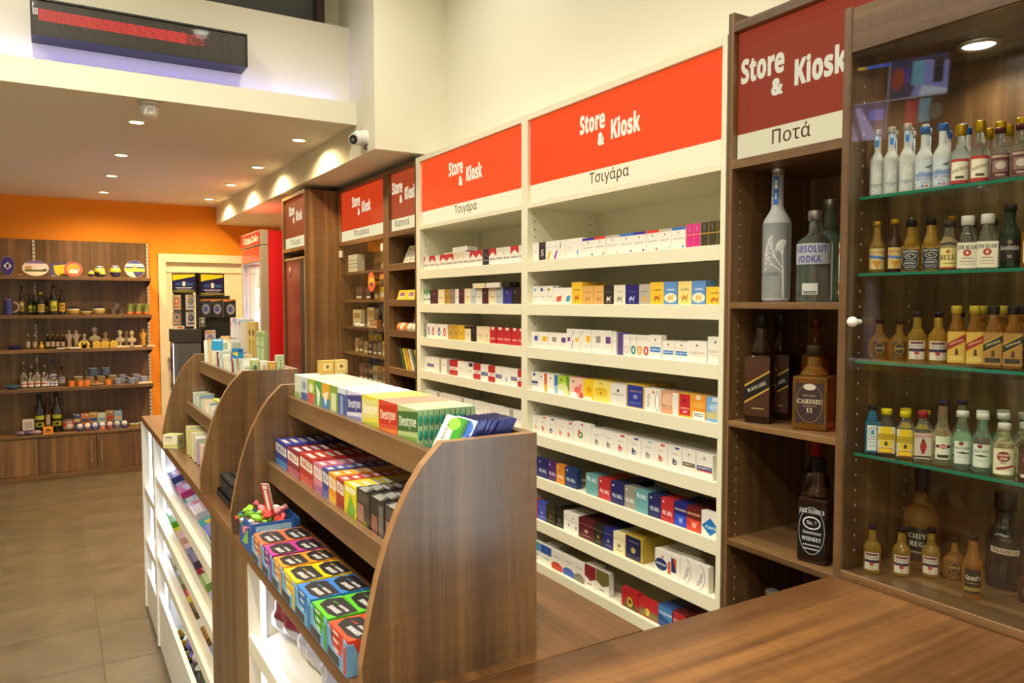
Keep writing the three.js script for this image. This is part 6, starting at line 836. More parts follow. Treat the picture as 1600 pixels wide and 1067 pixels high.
{ // tall red drinks cooler
  const x0 = 1.4, x1 = 1.9, z0 = -6.785, z1 = -6.084, h = 2.115, o = thing('soft_drink_cooler', 'tall red soft drink cooler with bright glass door', 'fridge', [1.65, 0, -6.43]);
  const red = new THREE.MeshPhysicalMaterial({ color: lin(0.62, 0.008, 0.022), roughness: 0.3, clearcoat: 0.4 });
  const alu = new THREE.MeshStandardMaterial({ color: lin(0.5, 0.46, 0.4), roughness: 0.4, metalness: 0.6 });
  part(o, 'cabinet', merge([B(x0 + 0.058, x1, 0.02, h, z1 - 0.03, z1), B(x0 + 0.058, x1, 0.02, h, z0, z0 + 0.03), B(x1 - 0.03, x1, 0.02, h, z0 + 0.03, z1 - 0.03), B(x0 + 0.058, x1 - 0.03, 0.02, 0.28, z0 + 0.03, z1 - 0.03), B(x0 + 0.058, x1 - 0.03, 1.87, h, z0 + 0.03, z1 - 0.03)]), red);
  part(o, 'corner_post', B(x0, x0 + 0.057, 0.3, h - 0.115, z1 - 0.012, z1 + 0.001, 0.003), alu);
  const cr = part(o, 'crown', B(x0 - 0.004, x0 + 0.058, h - 0.112, h + 0.004, z0, z1 + 0.002, 0.004), alu);
  const logo = cell(256, 52, [['f', '#c3131f'], ['t', 'Coca-Cola', 0.5, 0.48, 0.8, '#f8f0ea', 'i', 0.86], ['l', 0.3, 0.86, 0.98, 0.5, 0.014, '#f8f0ea']]);
  part(cr, 'logo_panel', uvRect(new THREE.PlaneGeometry(z1 - z0 - 0.03, 0.095).rotateY(faceOut).translate(x0 - 0.0055, h - 0.054, (z0 + z1) / 2), logo), PM());
  const d = part(o, 'door_frame', merge([B(x0, x0 + 0.05, 0.3, h - 0.12, z0, z0 + 0.04), B(x0, x0 + 0.05, 0.3, h - 0.12, z1 - 0.055, z1 - 0.013), B(x0, x0 + 0.05, 0.3, 0.34, z0 + 0.04, z1 - 0.055), B(x0, x0 + 0.05, 1.87, h - 0.12, z0 + 0.04, z1 - 0.055)]), alu);
  part(d, 'red_header', B(x0 - 0.002, x0, 1.88, h - 0.125, z0 + 0.04, z1 - 0.05), red);
  part(d, 'pane', B(x0 + 0.02, x0 + 0.024, 0.34, 1.87, z0 + 0.04, z1 - 0.055), M.pane);
  part(o, 'black_seam', B(x0 + 0.05, x0 + 0.058, 0.3, h - 0.115, z1 - 0.02, z1), M.black);
  part(o, 'inner_light', B(x0 + 0.066, x0 + 0.084, 0.36, 1.85, z0 + 0.36, z0 + 0.41), new THREE.MeshStandardMaterial({ color: 0xffffff, emissive: lin(0.8, 0.84, 1), emissiveIntensity: 4 }), 'bright vertical light tube');
  const L = new THREE.RectAreaLight(lin(0.86, 0.9, 1), 420, 0.04, 1.4); L.position.set(x0 + 0.09 - 1.65, 1.1, z0 + 0.385 + 6.43); L.rotation.y = -Math.PI / 2; o.add(L);
  part(o, 'liner', merge([B(x1 - 0.034, x1 - 0.03, 0.3, 1.86, z0 + 0.03, z1 - 0.03), B(x0 + 0.06, x1 - 0.034, 0.3, 1.86, z0 + 0.03, z0 + 0.034), B(x0 + 0.06, x1 - 0.034, 0.3, 1.86, z1 - 0.034, z1 - 0.03)]), new THREE.MeshStandardMaterial({ color: lin(0.8, 0.82, 0.85), roughness: 0.4 }));
  for (let k = 0; k < 8; k++) part(o, 'wire_shelf', B(x0 + 0.11, x1 - 0.04, 0.42 + k * 0.18, 0.428 + k * 0.18, z0 + 0.035, z1 - 0.035), M.plastic);
  const bb = lathe([[0.0001, 0], [0.026, 0], [0.028, 0.01], [0.028, 0.085], [0.012, 0.125], [0.011, 0.138], [0.0001, 0.138]], 12), cc = lathe([[0.0001, 0.1385], [0.0125, 0.1385], [0.0125, 0.15], [0.0001, 0.15]], 12);
  const bm = [new THREE.MeshStandardMaterial({ color: lin(0.5, 0.55, 0.75), roughness: 0.2 }), new THREE.MeshStandardMaterial({ color: lin(0.1, 0.13, 0.4), roughness: 0.2 })];
  for (let k = 0; k < 8; k++) for (let i = 0; i < 9; i++) { const b = thing('chilled_bottle', `small bottle, ${ORD[i]} from left on ${ORD[7 - k]} shelf of the red cooler`, 'bottle', [x0 + 0.155, 0.4285 + k * 0.18, z0 + 0.07 + i * 0.0685], 'bottles in the red cooler'); lpart(b, 'bottle_body', bb, bm[(i + k) % 3 ? 0 : 1]); lpart(b, 'cap', cc, M.plastic); }
  // advert on the side: dark bottle silhouette and lettering
  const ad = cell(60, 240, [['f', '#c1121f'], ['e', 0.95, 0.28, 0.16, 0.05, '#e8d8d4'], ['p', '#8a0a16', 0.5, 0.3, 1, 0.25, 1, 0.9, 0.75, 0.95], ['p', '#240508', 0.72, 0.5, 1, 0.4, 1, 0.75, 0.8, 0.68], ['t', 'Coca-Cola', 0.5, 0.8, 0.06, '#f4dcd8', 'i', 0.8, -0.2]]);
  part(o, 'side_advert', uvRect(new THREE.PlaneGeometry(x1 - x0 - 0.06, h - 0.06).translate((x0 + 0.058 + x1) / 2, h / 2 + 0.03, z1 + 0.0008), ad), PM());
  const mk = cell(40, 60, [['f', '#4a0a12'], ['e', 0.5, 0.3, 0.3, 0.2, '#e8b0a8'], ['r', 0.3, 0.6, 0.4, 0.06, '#e8c0b8']]);
  const fc = scene.children.find((q) => q.name === 'drinks_cooler'); part(fc, 'door_badge', uvRect(new THREE.PlaneGeometry(0.07, 0.09).rotateY(faceOut).translate(1.4475, 1.77, -5.43), mk), PM());
}
{ // black cosmetics stand in front of the door
  const o = thing('merchandise_stand', 'black corner stand with blue and yellow header boards', 'display stand', [0.85, 0, -5.6]);
  const hd = cell(180, 110, [['f', '#1c1f52'], ['p', '#e6d21f', 0, 0, 1, 0, 1, 0.12, 0, 0.36], ['t', 'arti', 0.25, 0.56, 0.24, '#3f7fd0', 'b', 0.4], ['t', 'Thexi', 0.74, 0.56, 0.24, '#3f7fd0', 'b', 0.4], ['r', 0.44, 0.42, 0.13, 0.26, '#e8e4e4'], ['r', 0.12, 0.76, 0.76, 0.05, '#c8c8d8'], ['r', 0.2, 0.86, 0.6, 0.04, '#9090a8'], ['r', 0, 0.95, 1, 0.05, '#c8b82a']]);
  const board = (xa, xb, za, zb, y0, y1) => { const w = Math.hypot(xb - xa, zb - za), a = Math.atan2(-(zb - za), xb - xa); const fr = part(o, 'header_board', new THREE.BoxGeometry(w, y1 - y0, 0.02).rotateY(a).translate((xa + xb) / 2, (y0 + y1) / 2, (za + zb) / 2), M.black); part(fr, 'header_print', uvRect(new THREE.PlaneGeometry(w - 0.016, y1 - y0 - 0.016).translate(0, 0, 0.0112).rotateY(a).translate((xa + xb) / 2, (y0 + y1) / 2, (za + zb) / 2), hd), PM()); };
  board(0.72, 0.85, -5.72, -5.56, 1.62, 1.752); board(0.862, 1.035, -5.555, -5.63, 1.6, 1.752);
  part(o, 'post', B(0.845, 0.868, 0.03, 1.755, -5.6, -5.575), M.black);
  part(o, 'peg_panel', merge([B(0.72, 0.85, 1.25, 1.62, -5.735, -5.725), B(0.86, 1.08, 1.1, 1.6, -5.66, -5.65)]), M.black);
  part(o, 'base', B(0.69, 1.08, 0.0, 0.06, -5.85, -5.5, 0.004), M.black);
  part(o, 'drawer_box', B(0.69, 0.875, 1.28, 1.37, -5.75, -5.56, 0.004), M.dark);
  part(o, 'acrylic_column', B(0.695, 0.87, 0.3, 1.279, -5.745, -5.57), new THREE.MeshPhysicalMaterial({ color: lin(0.12, 0.12, 0.14), roughness: 0.12 }));
  part(o, 'led_strip', B(0.69, 0.6945, 0.3, 1.275, -5.562, -5.558), new THREE.MeshStandardMaterial({ color: 0xffffff, emissive: lin(0.8, 0.85, 1), emissiveIntensity: 1.6 }));
  part(o, 'glare_strips', merge([B(0.74, 0.742, 0.35, 1.25, -5.566, -5.55), B(0.8, 0.802, 0.35, 1.22, -5.566, -5.55)]), M.steel);  // thin steel strips stand in for glare on the column
  const bl = (d, xa, ya, w, h, z, list, t = 0) => solo('blister_card', d, 'blister card', boxPrint(w, h, 0.012, cell(48, 60, list), solid('#c8c8c8')), PM(), [xa, ya, z], undefined, t);
  const toy = (bg, a, b) => [['f', bg], ['e', 0.5, 0.42, 0.34, 0.24, a], ['e', 0.45, 0.4, 0.18, 0.12, b], ['r', 0.1, 0.74, 0.8, 0.1, a], ['r', 0.1, 0.05, 0.8, 0.1, b]];
  bl('beige blister card, upper left of the black stand', 0.735, 1.5, 0.06, 0.105, -5.69, toy('#b8a894', '#c86a4a', '#d8c8a8'), 0.4); bl('white blister card, upper right of the left stand panel', 0.81, 1.5, 0.06, 0.105, -5.6, toy('#dcdce4', '#7a8ab0', '#c8a068'), 0.4);
  bl('brown blister card, lower left of the black stand', 0.735, 1.39, 0.06, 0.1, -5.69, toy('#8a7a70', '#b89a8c', '#4a5478'), 0.4); bl('pale blister card, lower right of the left stand panel', 0.81, 1.388, 0.06, 0.1, -5.6, toy('#d4d4dc', '#4a5078', '#8a8a94'), 0.4);
  const disc = [['f', '#23222a'], ['e', 0.58, 0.55, 0.32, 0.28, '#9a9cb0'], ['e', 0.55, 0.55, 0.2, 0.16, '#4f52a0'], ['p', '#d88a2c', 0, 0, 1, 0, 1, 0.06, 0, 0.16]];
  bl('black blister card with round watch, left on the right stand panel', 0.905, 1.45, 0.075, 0.125, -5.6, disc, -0.2); bl('black blister card with round watch, middle of the right panel', 0.985, 1.45, 0.075, 0.125, -5.625, disc, -0.2); bl('black blister card with round dial beside the door', 1.07, 1.445, 0.085, 0.13, -5.62, disc, 0.1);
  bl('tall violet and white toy card hanging low on the stand', 0.935, 1.19, 0.07, 0.17, -5.6, toy('#c8c6dc', '#7a80b4', '#d8a06a')); bl('small dark card at the stand column', 0.88, 1.38, 0.04, 0.07, -5.555, toy('#3a3a3c', '#8a8a88', '#c8c8c4'));
  solo('sweet_packet', 'small orange and white packet on the stand drawer box', 'packet', boxPrint(0.06, 0.022, 0.03, cell(40, 16, [['f', '#e8e2d8'], ['r', 0.2, 0.3, 0.6, 0.4, '#d8783a']]), solid('#e2dccf')), PM(), [0.74, 1.3705, -5.62], undefined, 0.3);
}
{ // CCTV monitor hung at the left, mirrored in the glass cabinet
  const o = thing('cctv_monitor', 'black wall monitor with four camera pictures, mirrored in the cabinet glass', 'monitor', [-0.267, 2.405, -1.965]);
  const c = document.createElement('canvas'); c.width = 512; c.height = 320; const x = c.getContext('2d');
  ops(x, 512, 320, [['f', '#30261f'], ['r', 0, 0, 0.495, 0.49, '#2a3350'], ['p', '#7a7fb4', 0.0, 0.1, 0.2, 0.05, 0.3, 0.49, 0, 0.49], ['r', 0.04, 0.05, 0.08, 0.3, '#22222c'], ['r', 0.2, 0.05, 0.1, 0.3, '#5f9aa8'], ['r', 0.32, 0.12, 0.1, 0.2, '#3a2c86'], ['e', 0.42, 0.25, 0.06, 0.14, '#8a3a2c'], ['p', '#b8bcc8', 0, 0.44, 0.2, 0.36, 0.24, 0.49, 0, 0.49],
    ['r', 0.505, 0, 0.495, 0.49, '#3a2a1e'], ['p', '#5a4430', 0.6, 0.2, 0.9, 0.1, 1, 0.49, 0.6, 0.49], ['r', 0, 0.51, 0.495, 0.49, '#33271f'], ['r', 0.12, 0.53, 0.1, 0.3, '#6f8a94'], ['r', 0.23, 0.55, 0.1, 0.3, '#a02838'], ['e', 0.08, 0.7, 0.06, 0.1, '#5f5a48'], ['r', 0.505, 0.51, 0.495, 0.49, '#4a3f6a'], ['p', '#9a94c0', 0.55, 1, 0.75, 0.55, 0.8, 0.55, 0.7, 1], ['p', '#b4a8d0', 0.75, 1, 0.85, 0.6, 0.88, 0.6, 0.9, 1], ['r', 0.52, 0.6, 0.14, 0.14, '#5f6ac8'],
    ['r', 0.495, 0, 0.008, 1, '#b0a8b8'], ['r', 0, 0.495, 1, 0.012, '#b0a8b8'], ['r', 0.5, 0.01, 0.3, 0.04, '#3a66c8'], ['r', 0.72, 0.01, 0.08, 0.04, '#d8b03a']]);
  const t = new THREE.CanvasTexture(c); t.colorSpace = THREE.SRGBColorSpace;
  const tilt = (g) => g.rotateZ(0.1).rotateX(0.06).rotateY(Math.PI / 2);
  lpart(o, 'case', tilt(new RoundedBoxGeometry(0.6, 0.42, 0.035, 2, 0.012).translate(0, 0, -0.02)), M.black);
  lpart(o, 'screen', tilt(new THREE.PlaneGeometry(0.5, 0.315)), new THREE.MeshStandardMaterial({ color: 0x050505, roughness: 0.4, emissive: 0xffffff, emissiveMap: t, emissiveIntensity: 5 }));
  lpart(o, 'ceiling_arm', new THREE.CylinderGeometry(0.014, 0.014, 1.12, 12).translate(-0.06, 0.67, 0), M.black);
}
// ---------------------------------------------------------------- tobacco bay and cigarillo cabinet goods
{
  const put = (name, l, cat, w, h, d, list, side, x, y, z, rx = 0, ry = faceOut, m = PMM()) => { const o = solo(name, l, cat, boxPrint(w, h, d, cell(44, 54, list), solid(side)), m, [x, y, z], undefined, ry); if (rx) { o.quaternion.setFromAxisAngle(new THREE.Vector3(0, 1, 0), ry); o.quaternion.premultiply(new THREE.Quaternion().setFromAxisAngle(new THREE.Vector3(0, 0, 1), -rx)); settle(o, y + 0.0003); } return o; };
  const pouch = (bg, c) => [['f', bg], ['e', 0.5, 0.18, 0.09, 0.07, '#2a2420'], ['r', 0.2, 0.35, 0.6, 0.25, c], ['r', 0.2, 0.7, 0.6, 0.04, '#7a766c']];
  for (let i = 0; i < 3; i++) put('tobacco_pouch', `white tobacco pouch leaning on top tobacco shelf, ${ORD[i]} from left`, 'pouch', 0.085, 0.125, 0.02, pouch('#dcd8cc', '#b8b4a8'), '#cfcbbf', 1.715, 1.751, -3.99 + i * 0.1, 0.42);
  for (let i = 0; i < 3; i++) put('yellow_packet', `yellow tobacco packet standing on second tobacco shelf, ${ORD[i]} from left`, 'packet', 0.065, 0.1, 0.02, [['f', '#e0b21c'], ['r', 0.3, 0.2, 0.4, 0.5, '#8a5a1c'], ['e', 0.5, 0.3, 0.14, 0.1, '#e8dcc0']], '#c89a1c', 1.8, 1.551, -3.93 + i * 0.078);
  for (let i = 0; i < 2; i++) put('yellow_tray', `bright yellow display tray with purple print, ${['left', 'right'][i]} on second tobacco shelf`, 'tray', 0.12, 0.058, 0.05, [['f', '#ecc01a'], ['e', 0.5, 0.5, 0.3, 0.3, '#8a5a8c'], ['r', 0.3, 0.6, 0.4, 0.2, '#d8c8b0']], '#d8aa1a', 1.705, 1.551, -3.985 + i * 0.125, 0.3);
  for (let i = 0; i < 6; i++) put('rolling_pouch', `orange and white rolling pouch, ${ORD[i]} from left on third tobacco shelf`, 'pouch', 0.052, 0.11, 0.018, pouch(i % 2 ? '#dcd4c0' : '#d87a2c', i % 2 ? '#c88a4a' : '#ece4d4'), '#cdb898', 1.79, 1.379, -4.045 + i * 0.058, 0.15);
  for (let i = 0; i < 2; i++) solo('rolled_pouch', `rolled pouch lying on third tobacco shelf, ${['orange left', 'cream right'][i]} one`, 'pouch', uvRect(new THREE.CylinderGeometry(0.03, 0.03, 0.13, 16).rotateX(Math.PI / 2), cell(40, 40, pouch(i ? '#dcd6c4' : '#d8843a', i ? '#b8b4a0' : '#ece4d4'))), PMM(), [1.705, 1.4095, -3.97 + i * 0.145]);
  ['#3f5a3a', '#e0c23a', '#dca22c', '#e8e0c8', '#5a6a4a', '#d8b43a'].forEach((c, i) => { const m = put('filter_packet', `${['dark green', 'yellow', 'amber', 'cream', 'moss', 'gold'][i]} packet leaning in the file on fourth tobacco shelf`, 'packet', 0.06, 0.13, 0.012, [['f', c], ['r', 0.15, 0.6, 0.7, 0.25, '#ece6d0'], ['r', 0.2, 0.15, 0.6, 0.1, '#4a3a20']], c, 1.715, 1.167, -3.96 + i * 0.04, 0, 0); m.rotation.set(-0.5, 0.35, 0); settle(m, 1.1655); });
  for (let i = 0; i < 5; i++) put('dark_packet', `dark packet on the fifth tobacco shelf, ${ORD[i]} from left`, 'packet', 0.06, 0.09, 0.02, pouch('#33303a', '#5a5468'), '#2c2a33', 1.72, 0.963, -4.03 + i * 0.066);
  const C = (l, w, h, x, y, z, bg, c, name = 'cigar_box') => put(name, l, 'box', w, h, 0.03, [['f', bg], ['r', 0.12, 0.2, 0.76, 0.3, c], ['r', 0.1, 0.72, 0.8, 0.18, '#e6e0d4']], bg, x, y, z);
  const q = put('tin', 'white striped tin on the top cigarillo shelf', 'tin', 0.17, 0.11, 0.05, [['f', '#dfe0da'], ['r', 0, 0.3, 1, 0.06, '#8aa8c0'], ['r', 0, 0.5, 1, 0.06, '#8aa8c0'], ['r', 0, 0.7, 1, 0.06, '#9ab0b8']], '#d0d2cc', 1.7, 1.7505, -4.76);
  C('tall gold box behind the striped tin', 0.16, 0.165, 1.85, 1.7505, -4.72, '#b09a4a', '#d8cc8a'); C('gold box, middle of the top cigarillo shelf', 0.1, 0.17, 1.8, 1.7505, -4.5, '#a8923a', '#cfc06a'); C('dark gold box on the top cigarillo shelf', 0.09, 0.16, 1.8, 1.7505, -4.38, '#8a742c', '#c4b05a'); C('lime green box on the top cigarillo shelf', 0.1, 0.14, 1.78, 1.7505, -4.25, '#8aa82c', '#c8d06a'); C('orange box on the lime box in the cigarillo cabinet', 0.1, 0.028, 1.78, 1.9, -4.25, '#d87a1c', '#e89a3a').position.y = 1.8915;
  C('dark brown box with white foot, second cigarillo shelf left', 0.11, 0.085, 1.7, 1.5705, -4.68, '#4a2c28', '#6a443c'); C('dark plum box with white foot, second cigarillo shelf', 0.08, 0.08, 1.7, 1.5705, -4.51, '#4a2a34', '#6d4650'); C('amber box, second cigarillo shelf', 0.07, 0.11, 1.7, 1.5705, -4.37, '#c8942c', '#e0b85a'); C('yellow barcoded box, second cigarillo shelf right', 0.075, 0.15, 1.7, 1.5705, -4.28, '#dcae2a', '#5a4a2c');
  C('cream crested box, third cigarillo shelf left', 0.15, 0.11, 1.7, 1.3955, -4.72, '#d8ccb0', '#a88a5a'); C('buff box, third cigarillo shelf', 0.12, 0.125, 1.72, 1.3955, -4.53, '#c8b08a', '#a88a64'); C('orange edged box, third cigarillo shelf', 0.12, 0.05, 1.69, 1.3955, -4.4, '#c87a34', '#b0a090'); const mg = C('dark magazine leaning on third cigarillo shelf', 0.14, 0.12, 1.72, 1.3955, -4.26, '#4a4a4c', '#8a8a88', 'magazine'); settle(mg, 1.3954);
  for (let i = 0; i < 7; i++) C(`${['wooden', 'dark', 'tan', 'black', 'brown', 'grey', 'yellow'][i]} small box in the row on fourth cigarillo shelf`, 0.065, [0.09, 0.1, 0.075, 0.08, 0.07, 0.08, 0.09][i], 1.7, 1.2305, -4.725 + i * 0.08, ['#a8885a', '#4a3a30', '#a88a64', '#33302c', '#7a5a40', '#6a645c', '#d8b23a'][i], '#8a7a60');
  for (let i = 0; i < 6; i++) C(`${['maroon', 'plum', 'dark', 'buff', 'olive', 'tan'][i]} box standing on fifth cigarillo shelf`, 0.075, 0.11, 1.7, 1.0505, -4.65 + i * 0.082, ['#6a2c28', '#3a2430', '#2c2624', '#a89a7a', '#6a6440', '#a88a5a'][i], '#7a6a54');
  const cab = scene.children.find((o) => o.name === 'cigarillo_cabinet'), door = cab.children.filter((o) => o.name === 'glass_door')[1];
  part(door, 'painted_reflection', uvRect(new THREE.CircleGeometry(0.06, 28).rotateY(faceOut).translate(W - 0.0005, 1.675, -4.36), cell(64, 64, [['f', '#c8503a'], ['e', 0.5, 0.5, 0.46, 0.46, '#d8653a'], ['e', 0.5, 0.5, 0.3, 0.24, '#e0b83a'], ['e', 0.5, 0.62, 0.2, 0.12, '#5a3a2a']])), PM());  // printed disc standing for a round reflection in the door glass
  for (let i = 0; i < 2; i++) solo('kraft_box', `small kraft box lying on the far end of gum rows, ${['left', 'right'][i]}`, 'box', boxPrint(0.034, 0.034, 0.03, cell(40, 40, [['f', i ? '#d2bb72' : '#d0a84e'], ['r', 0.2, 0.2, 0.6, 0.5, '#e0cf94'], ['e', 0.5, 0.45, 0.14, 0.14, '#8a6a2a']]), solid('#c2a355')), PMM(), [0.594 + i * 0.036, 1.3688, -1.9]);
}
{ // low lit cooler behind the cash desk, out of view: its cold glow lies on the rack end panel
  const o = thing('under_counter_cooler', 'lit glass-fronted cooler behind the cash desk, right of the camera', 'fridge', [1.6, 0, 1.35]);
  part(o, 'cabinet', merge([B(1.45, 1.8, 0.02, 0.12, 0.42, 1.8), B(1.45, 1.8, 1.5, 1.6, 0.42, 1.8), B(1.77, 1.8, 0.12, 1.5, 0.42, 1.8), B(1.45, 1.77, 0.12, 1.5, 0.42, 0.45), B(1.45, 1.77, 0.12, 1.5, 1.77, 1.8)]), M.plastic);
  part(o, 'lit_back', B(1.7, 1.705, 0.2, 1.42, 0.48, 1.75), new THREE.MeshStandardMaterial({ color: 0xffffff, emissive: lin(0.72, 0.85, 1), emissiveIntensity: 4.5 }), 'cold white lit back panel');
  part(o, 'pane', B(1.452, 1.456, 0.12, 1.5, 0.45, 1.77), M.pane);
  for (const y of [0.45, 0.8, 1.15]) part(o, 'wire_shelf', B(1.48, 1.69, y, y + 0.008, 0.455, 1.765), M.steel);
  const L = new THREE.RectAreaLight(lin(0.72, 0.85, 1), 0.8, 1.2, 1.2); L.position.set(0.098, 0.81, -0.23); L.rotation.y = Math.PI / 2; o.add(L);
}
// ================================================================ SOUVENIR SHELVING ON THE BACK WALL
const ZF = -7.72, SY = [1.78, 1.442, 1.145, 0.805], BY = 0.403;
{
  const t = thing('souvenir_shelving', 'wide brown souvenir shelving with four shelves over cupboards', 'shelving', [-0.3, 0, -7.9]);
  const xl = -1.4, xr = 0.8;
  part(t, 'back_panel', B(xl, xr, BY, 2.117, ZB + 0.001, ZB + 0.02, 0), M.wood);
  for (const y of SY) { const s = part(t, 'shelf', B(xl, xr - 0.012, y - 0.03, y, ZB + 0.022, ZF, 0.002, 'x'), M.wood);
    for (const bx of [xr - 0.018, -0.13]) part(s, 'shelf_bracket', prism([[0, 0], [0.3, 0], [0.3, -0.012], [0.0, -0.055]], 0.004, 'z', [0, 0, 0]).rotateY(-Math.PI / 2).translate(bx, y - 0.031, ZB + 0.03), M.black); }
  for (const bx of [xr - 0.008, -0.128]) { const u = part(t, 'slotted_upright', B(bx - 0.01, bx + 0.006, BY + 0.02, 2.11, ZB + 0.0205, ZB + 0.032), M.plastic); const g = []; for (let y = BY + 0.04; y < 2.1; y += 0.034) g.push(B(bx - 0.006, bx + 0.002, y, y + 0.015, ZB + 0.0315, ZB + 0.033)); part(u, 'slots', merge(g), M.dark).userData.kind = 'stuff'; }
  part(t, 'cupboard_top', B(xl, xr - 0.1, BY - 0.025, BY, ZB + 0.022, ZF + 0.01, 0.002, 'x'), M.wood);
  part(t, 'cupboard_body', B(xl, xr - 0.1, 0.05, BY - 0.026, ZB + 0.022, ZF - 0.025), M.woodDark);
  part(t, 'plinth', B(xl, xr - 0.1, 0, 0.05, ZB + 0.022, ZF + 0.012, 0.001, 'x'), M.wood);
  for (const [a, b, h] of [[-0.6, -0.139, 0], [-0.133, 0.309, 0.266], [0.315, 0.69, 0.348]]) { const d = part(t, 'cupboard_door', B(a, b, 0.054, BY - 0.03, ZF - 0.024, ZF, 0.0015), M.wood); if (h) part(d, 'bar_handle', merge([cyl(0.005, 0.005, 0.2, 10, h, 0.225, ZF + 0.024), cyl(0.004, 0.004, 0.024, 8, h, 0.14, ZF + 0.012, 'z'), cyl(0.004, 0.004, 0.024, 8, h, 0.31, ZF + 0.012, 'z')]), M.brass); }
}
const tint = {}; const glaze = (c, r = 0.3) => tint[c + r] ??= new THREE.MeshPhysicalMaterial({ color: css(c), roughness: r, clearcoat: 0.4 });
const X8 = (t) => (t - 232) * 0.00474 + 0.775;   // a ruler along the shelves: 4.74 mm ticks, 232 at the right-hand end
{
  const Z = -7.86, scenery = [['f', '#3a46a0'], ['r', 0, 0.18, 1, 0.2, '#e6e2dc'], ['r', 0.0, 0.36, 1, 0.12, '#4452a4'], ['p', '#c89a64', 0.42, 0.3, 0.6, 0.26, 0.6, 0.5, 0.4, 0.5], ['r', 0, 0.46, 1, 0.2, '#a3b83a'], ['p', '#e2d8c8', 0.05, 0.62, 0.4, 0.66, 0.55, 1, 0.2, 1], ['p', '#35306e', 0.42, 0.7, 1, 0.68, 0.9, 1, 0.55, 1]];
  const plate = (l, x, y, rx, ry, list, z = Z) => { const o = thing('souvenir_plate', l, 'plate', [x, y + ry, z]); const tilt = -0.16;
    lpart(o, 'plate_body', lathe([[0.0001, -0.012], [0.7, -0.01], [1, 0.004], [0.99, 0.008], [0.72, -0.004], [0.0001, -0.005]].map(([r, h]) => [r, h]), 32).rotateX(Math.PI / 2).scale(rx, ry, 1).rotateX(tilt), glaze('#e6e0d8'));
    lpart(o, 'painting', uvRect(new THREE.CircleGeometry(0.97, 32), cell(96, 96, list)).scale(rx, ry, 1).translate(0, 0, 0.0085).rotateX(tilt), PM()); return o; };
  plate('violet plate with star, cut by the left edge', X8(1), SY[0] + 0.001, 0.05, 0.085, [['f', '#3a2f8c'], ['p', '#e6e0d8', 0.2, 0.5, 0.5, 0.3, 0.8, 0.5, 0.5, 0.7], ['e', 0.5, 0.5, 0.12, 0.12, '#2a246a']]);
  plate('oval plate with pale landscape on top shelf', X8(44), SY[0] + 0.001, 0.1, 0.07, [['f', '#d8cfd6'], ['r', 0, 0, 1, 0.2, '#6a5aa0'], ['p', '#b8945a', 0.1, 0.4, 0.35, 0.35, 0.35, 0.6, 0.1, 0.6], ['r', 0.1, 0.6, 0.8, 0.12, '#4a5a34'], ['r', 0.1, 0.72, 0.9, 0.3, '#e6dcd0'], ['e', 0.85, 0.6, 0.1, 0.06, '#3a4a2a']]);
  solo('picture_tile', 'square tile, yellow map with dark blue border', 'tile', boxPrint(0.14, 0.125, 0.01, cell(96, 90, [['f', '#4a4a78'], ['p', '#ecc21a', 0.2, 0.2, 0.95, 0.12, 0.95, 0.85, 0.6, 0.8, 0.5, 0.95, 0.3, 0.8], ['e', 0.65, 0.85, 0.14, 0.08, '#8a7a1c'], ['r', 0.1, 0.9, 0.2, 0.06, '#d8c8d0']]), solid('#4a4a6a')), PM(), [X8(81), SY[0] + 0.001, Z - 0.04], undefined, 0).rotation.x = -0.12;
  plate('round plate with red rim and orange centre', X8(104), SY[0] + 0.001, 0.072, 0.066, [['f', '#d8344c'], ['e', 0.5, 0.48, 0.38, 0.38, '#e8962c'], ['p', '#ecdcc8', 0.25, 0.75, 0.35, 0.5, 0.8, 0.5, 0.75, 0.8], ['r', 0.6, 0.45, 0.2, 0.08, '#4a6aa8']], Z + 0.03);
  plate('large round plate with harbour scene', X8(208.5), SY[0] + 0.001, 0.086, 0.08, scenery);
  const vase = (l, x, y, r, h, z = Z) => { const o = thing('painted_vase', l, 'vase', [x, y, z]); lpart(o, 'vase_body', uvRect(lathe([[0.0001, 0], [0.45, 0], [0.72, 0.14], [0.98, 0.42], [0.98, 0.58], [0.72, 0.84], [0.5, 0.93], [0.52, 1], [0.44, 1], [0.42, 0.93]].map(([a, b]) => [a * r, b * h]), 26), cell(96, 80, [['f', '#2c2a64'], ['r', 0, 0.15, 1, 0.25, '#e8e2dc'], ['r', 0, 0.34, 1, 0.16, '#4250a4'], ['r', 0, 0.46, 1, 0.2, '#b0b43c'], ['e', 0.2, 0.38, 0.06, 0.1, '#d8a06a'], ['e', 0.7, 0.38, 0.06, 0.1, '#d8a06a']])), PM()); lpart(o, 'rim', new THREE.TorusGeometry(r * 0.48, r * 0.05, 8, 24).rotateX(Math.PI / 2).translate(0, h, 0), glaze('#2c2a64')); };
  vase('tiny painted vase, left of three on top shelf', X8(133), SY[0] + 0.001, 0.026, 0.058, Z + 0.06); vase('medium round painted vase behind tiny vases', X8(148.5), SY[0] + 0.001, 0.05, 0.105, Z - 0.04); vase('tiny painted vase in front of medium vase', X8(152), SY[0] + 0.001, 0.026, 0.056, Z + 0.07); vase('medium painted vase standing alone', X8(175), SY[0] + 0.001, 0.048, 0.11);
  solo('shell_dish', 'small shell dish beside the oval plate', 'dish', new THREE.SphereGeometry(0.03, 14, 8, 0, 6.3, 1.57, 1.57).scale(1.3, 0.5, 0.8).translate(0, 0.016, 0), glaze('#c8a878'), [X8(16), SY[0] + 0.001, Z + 0.06]);
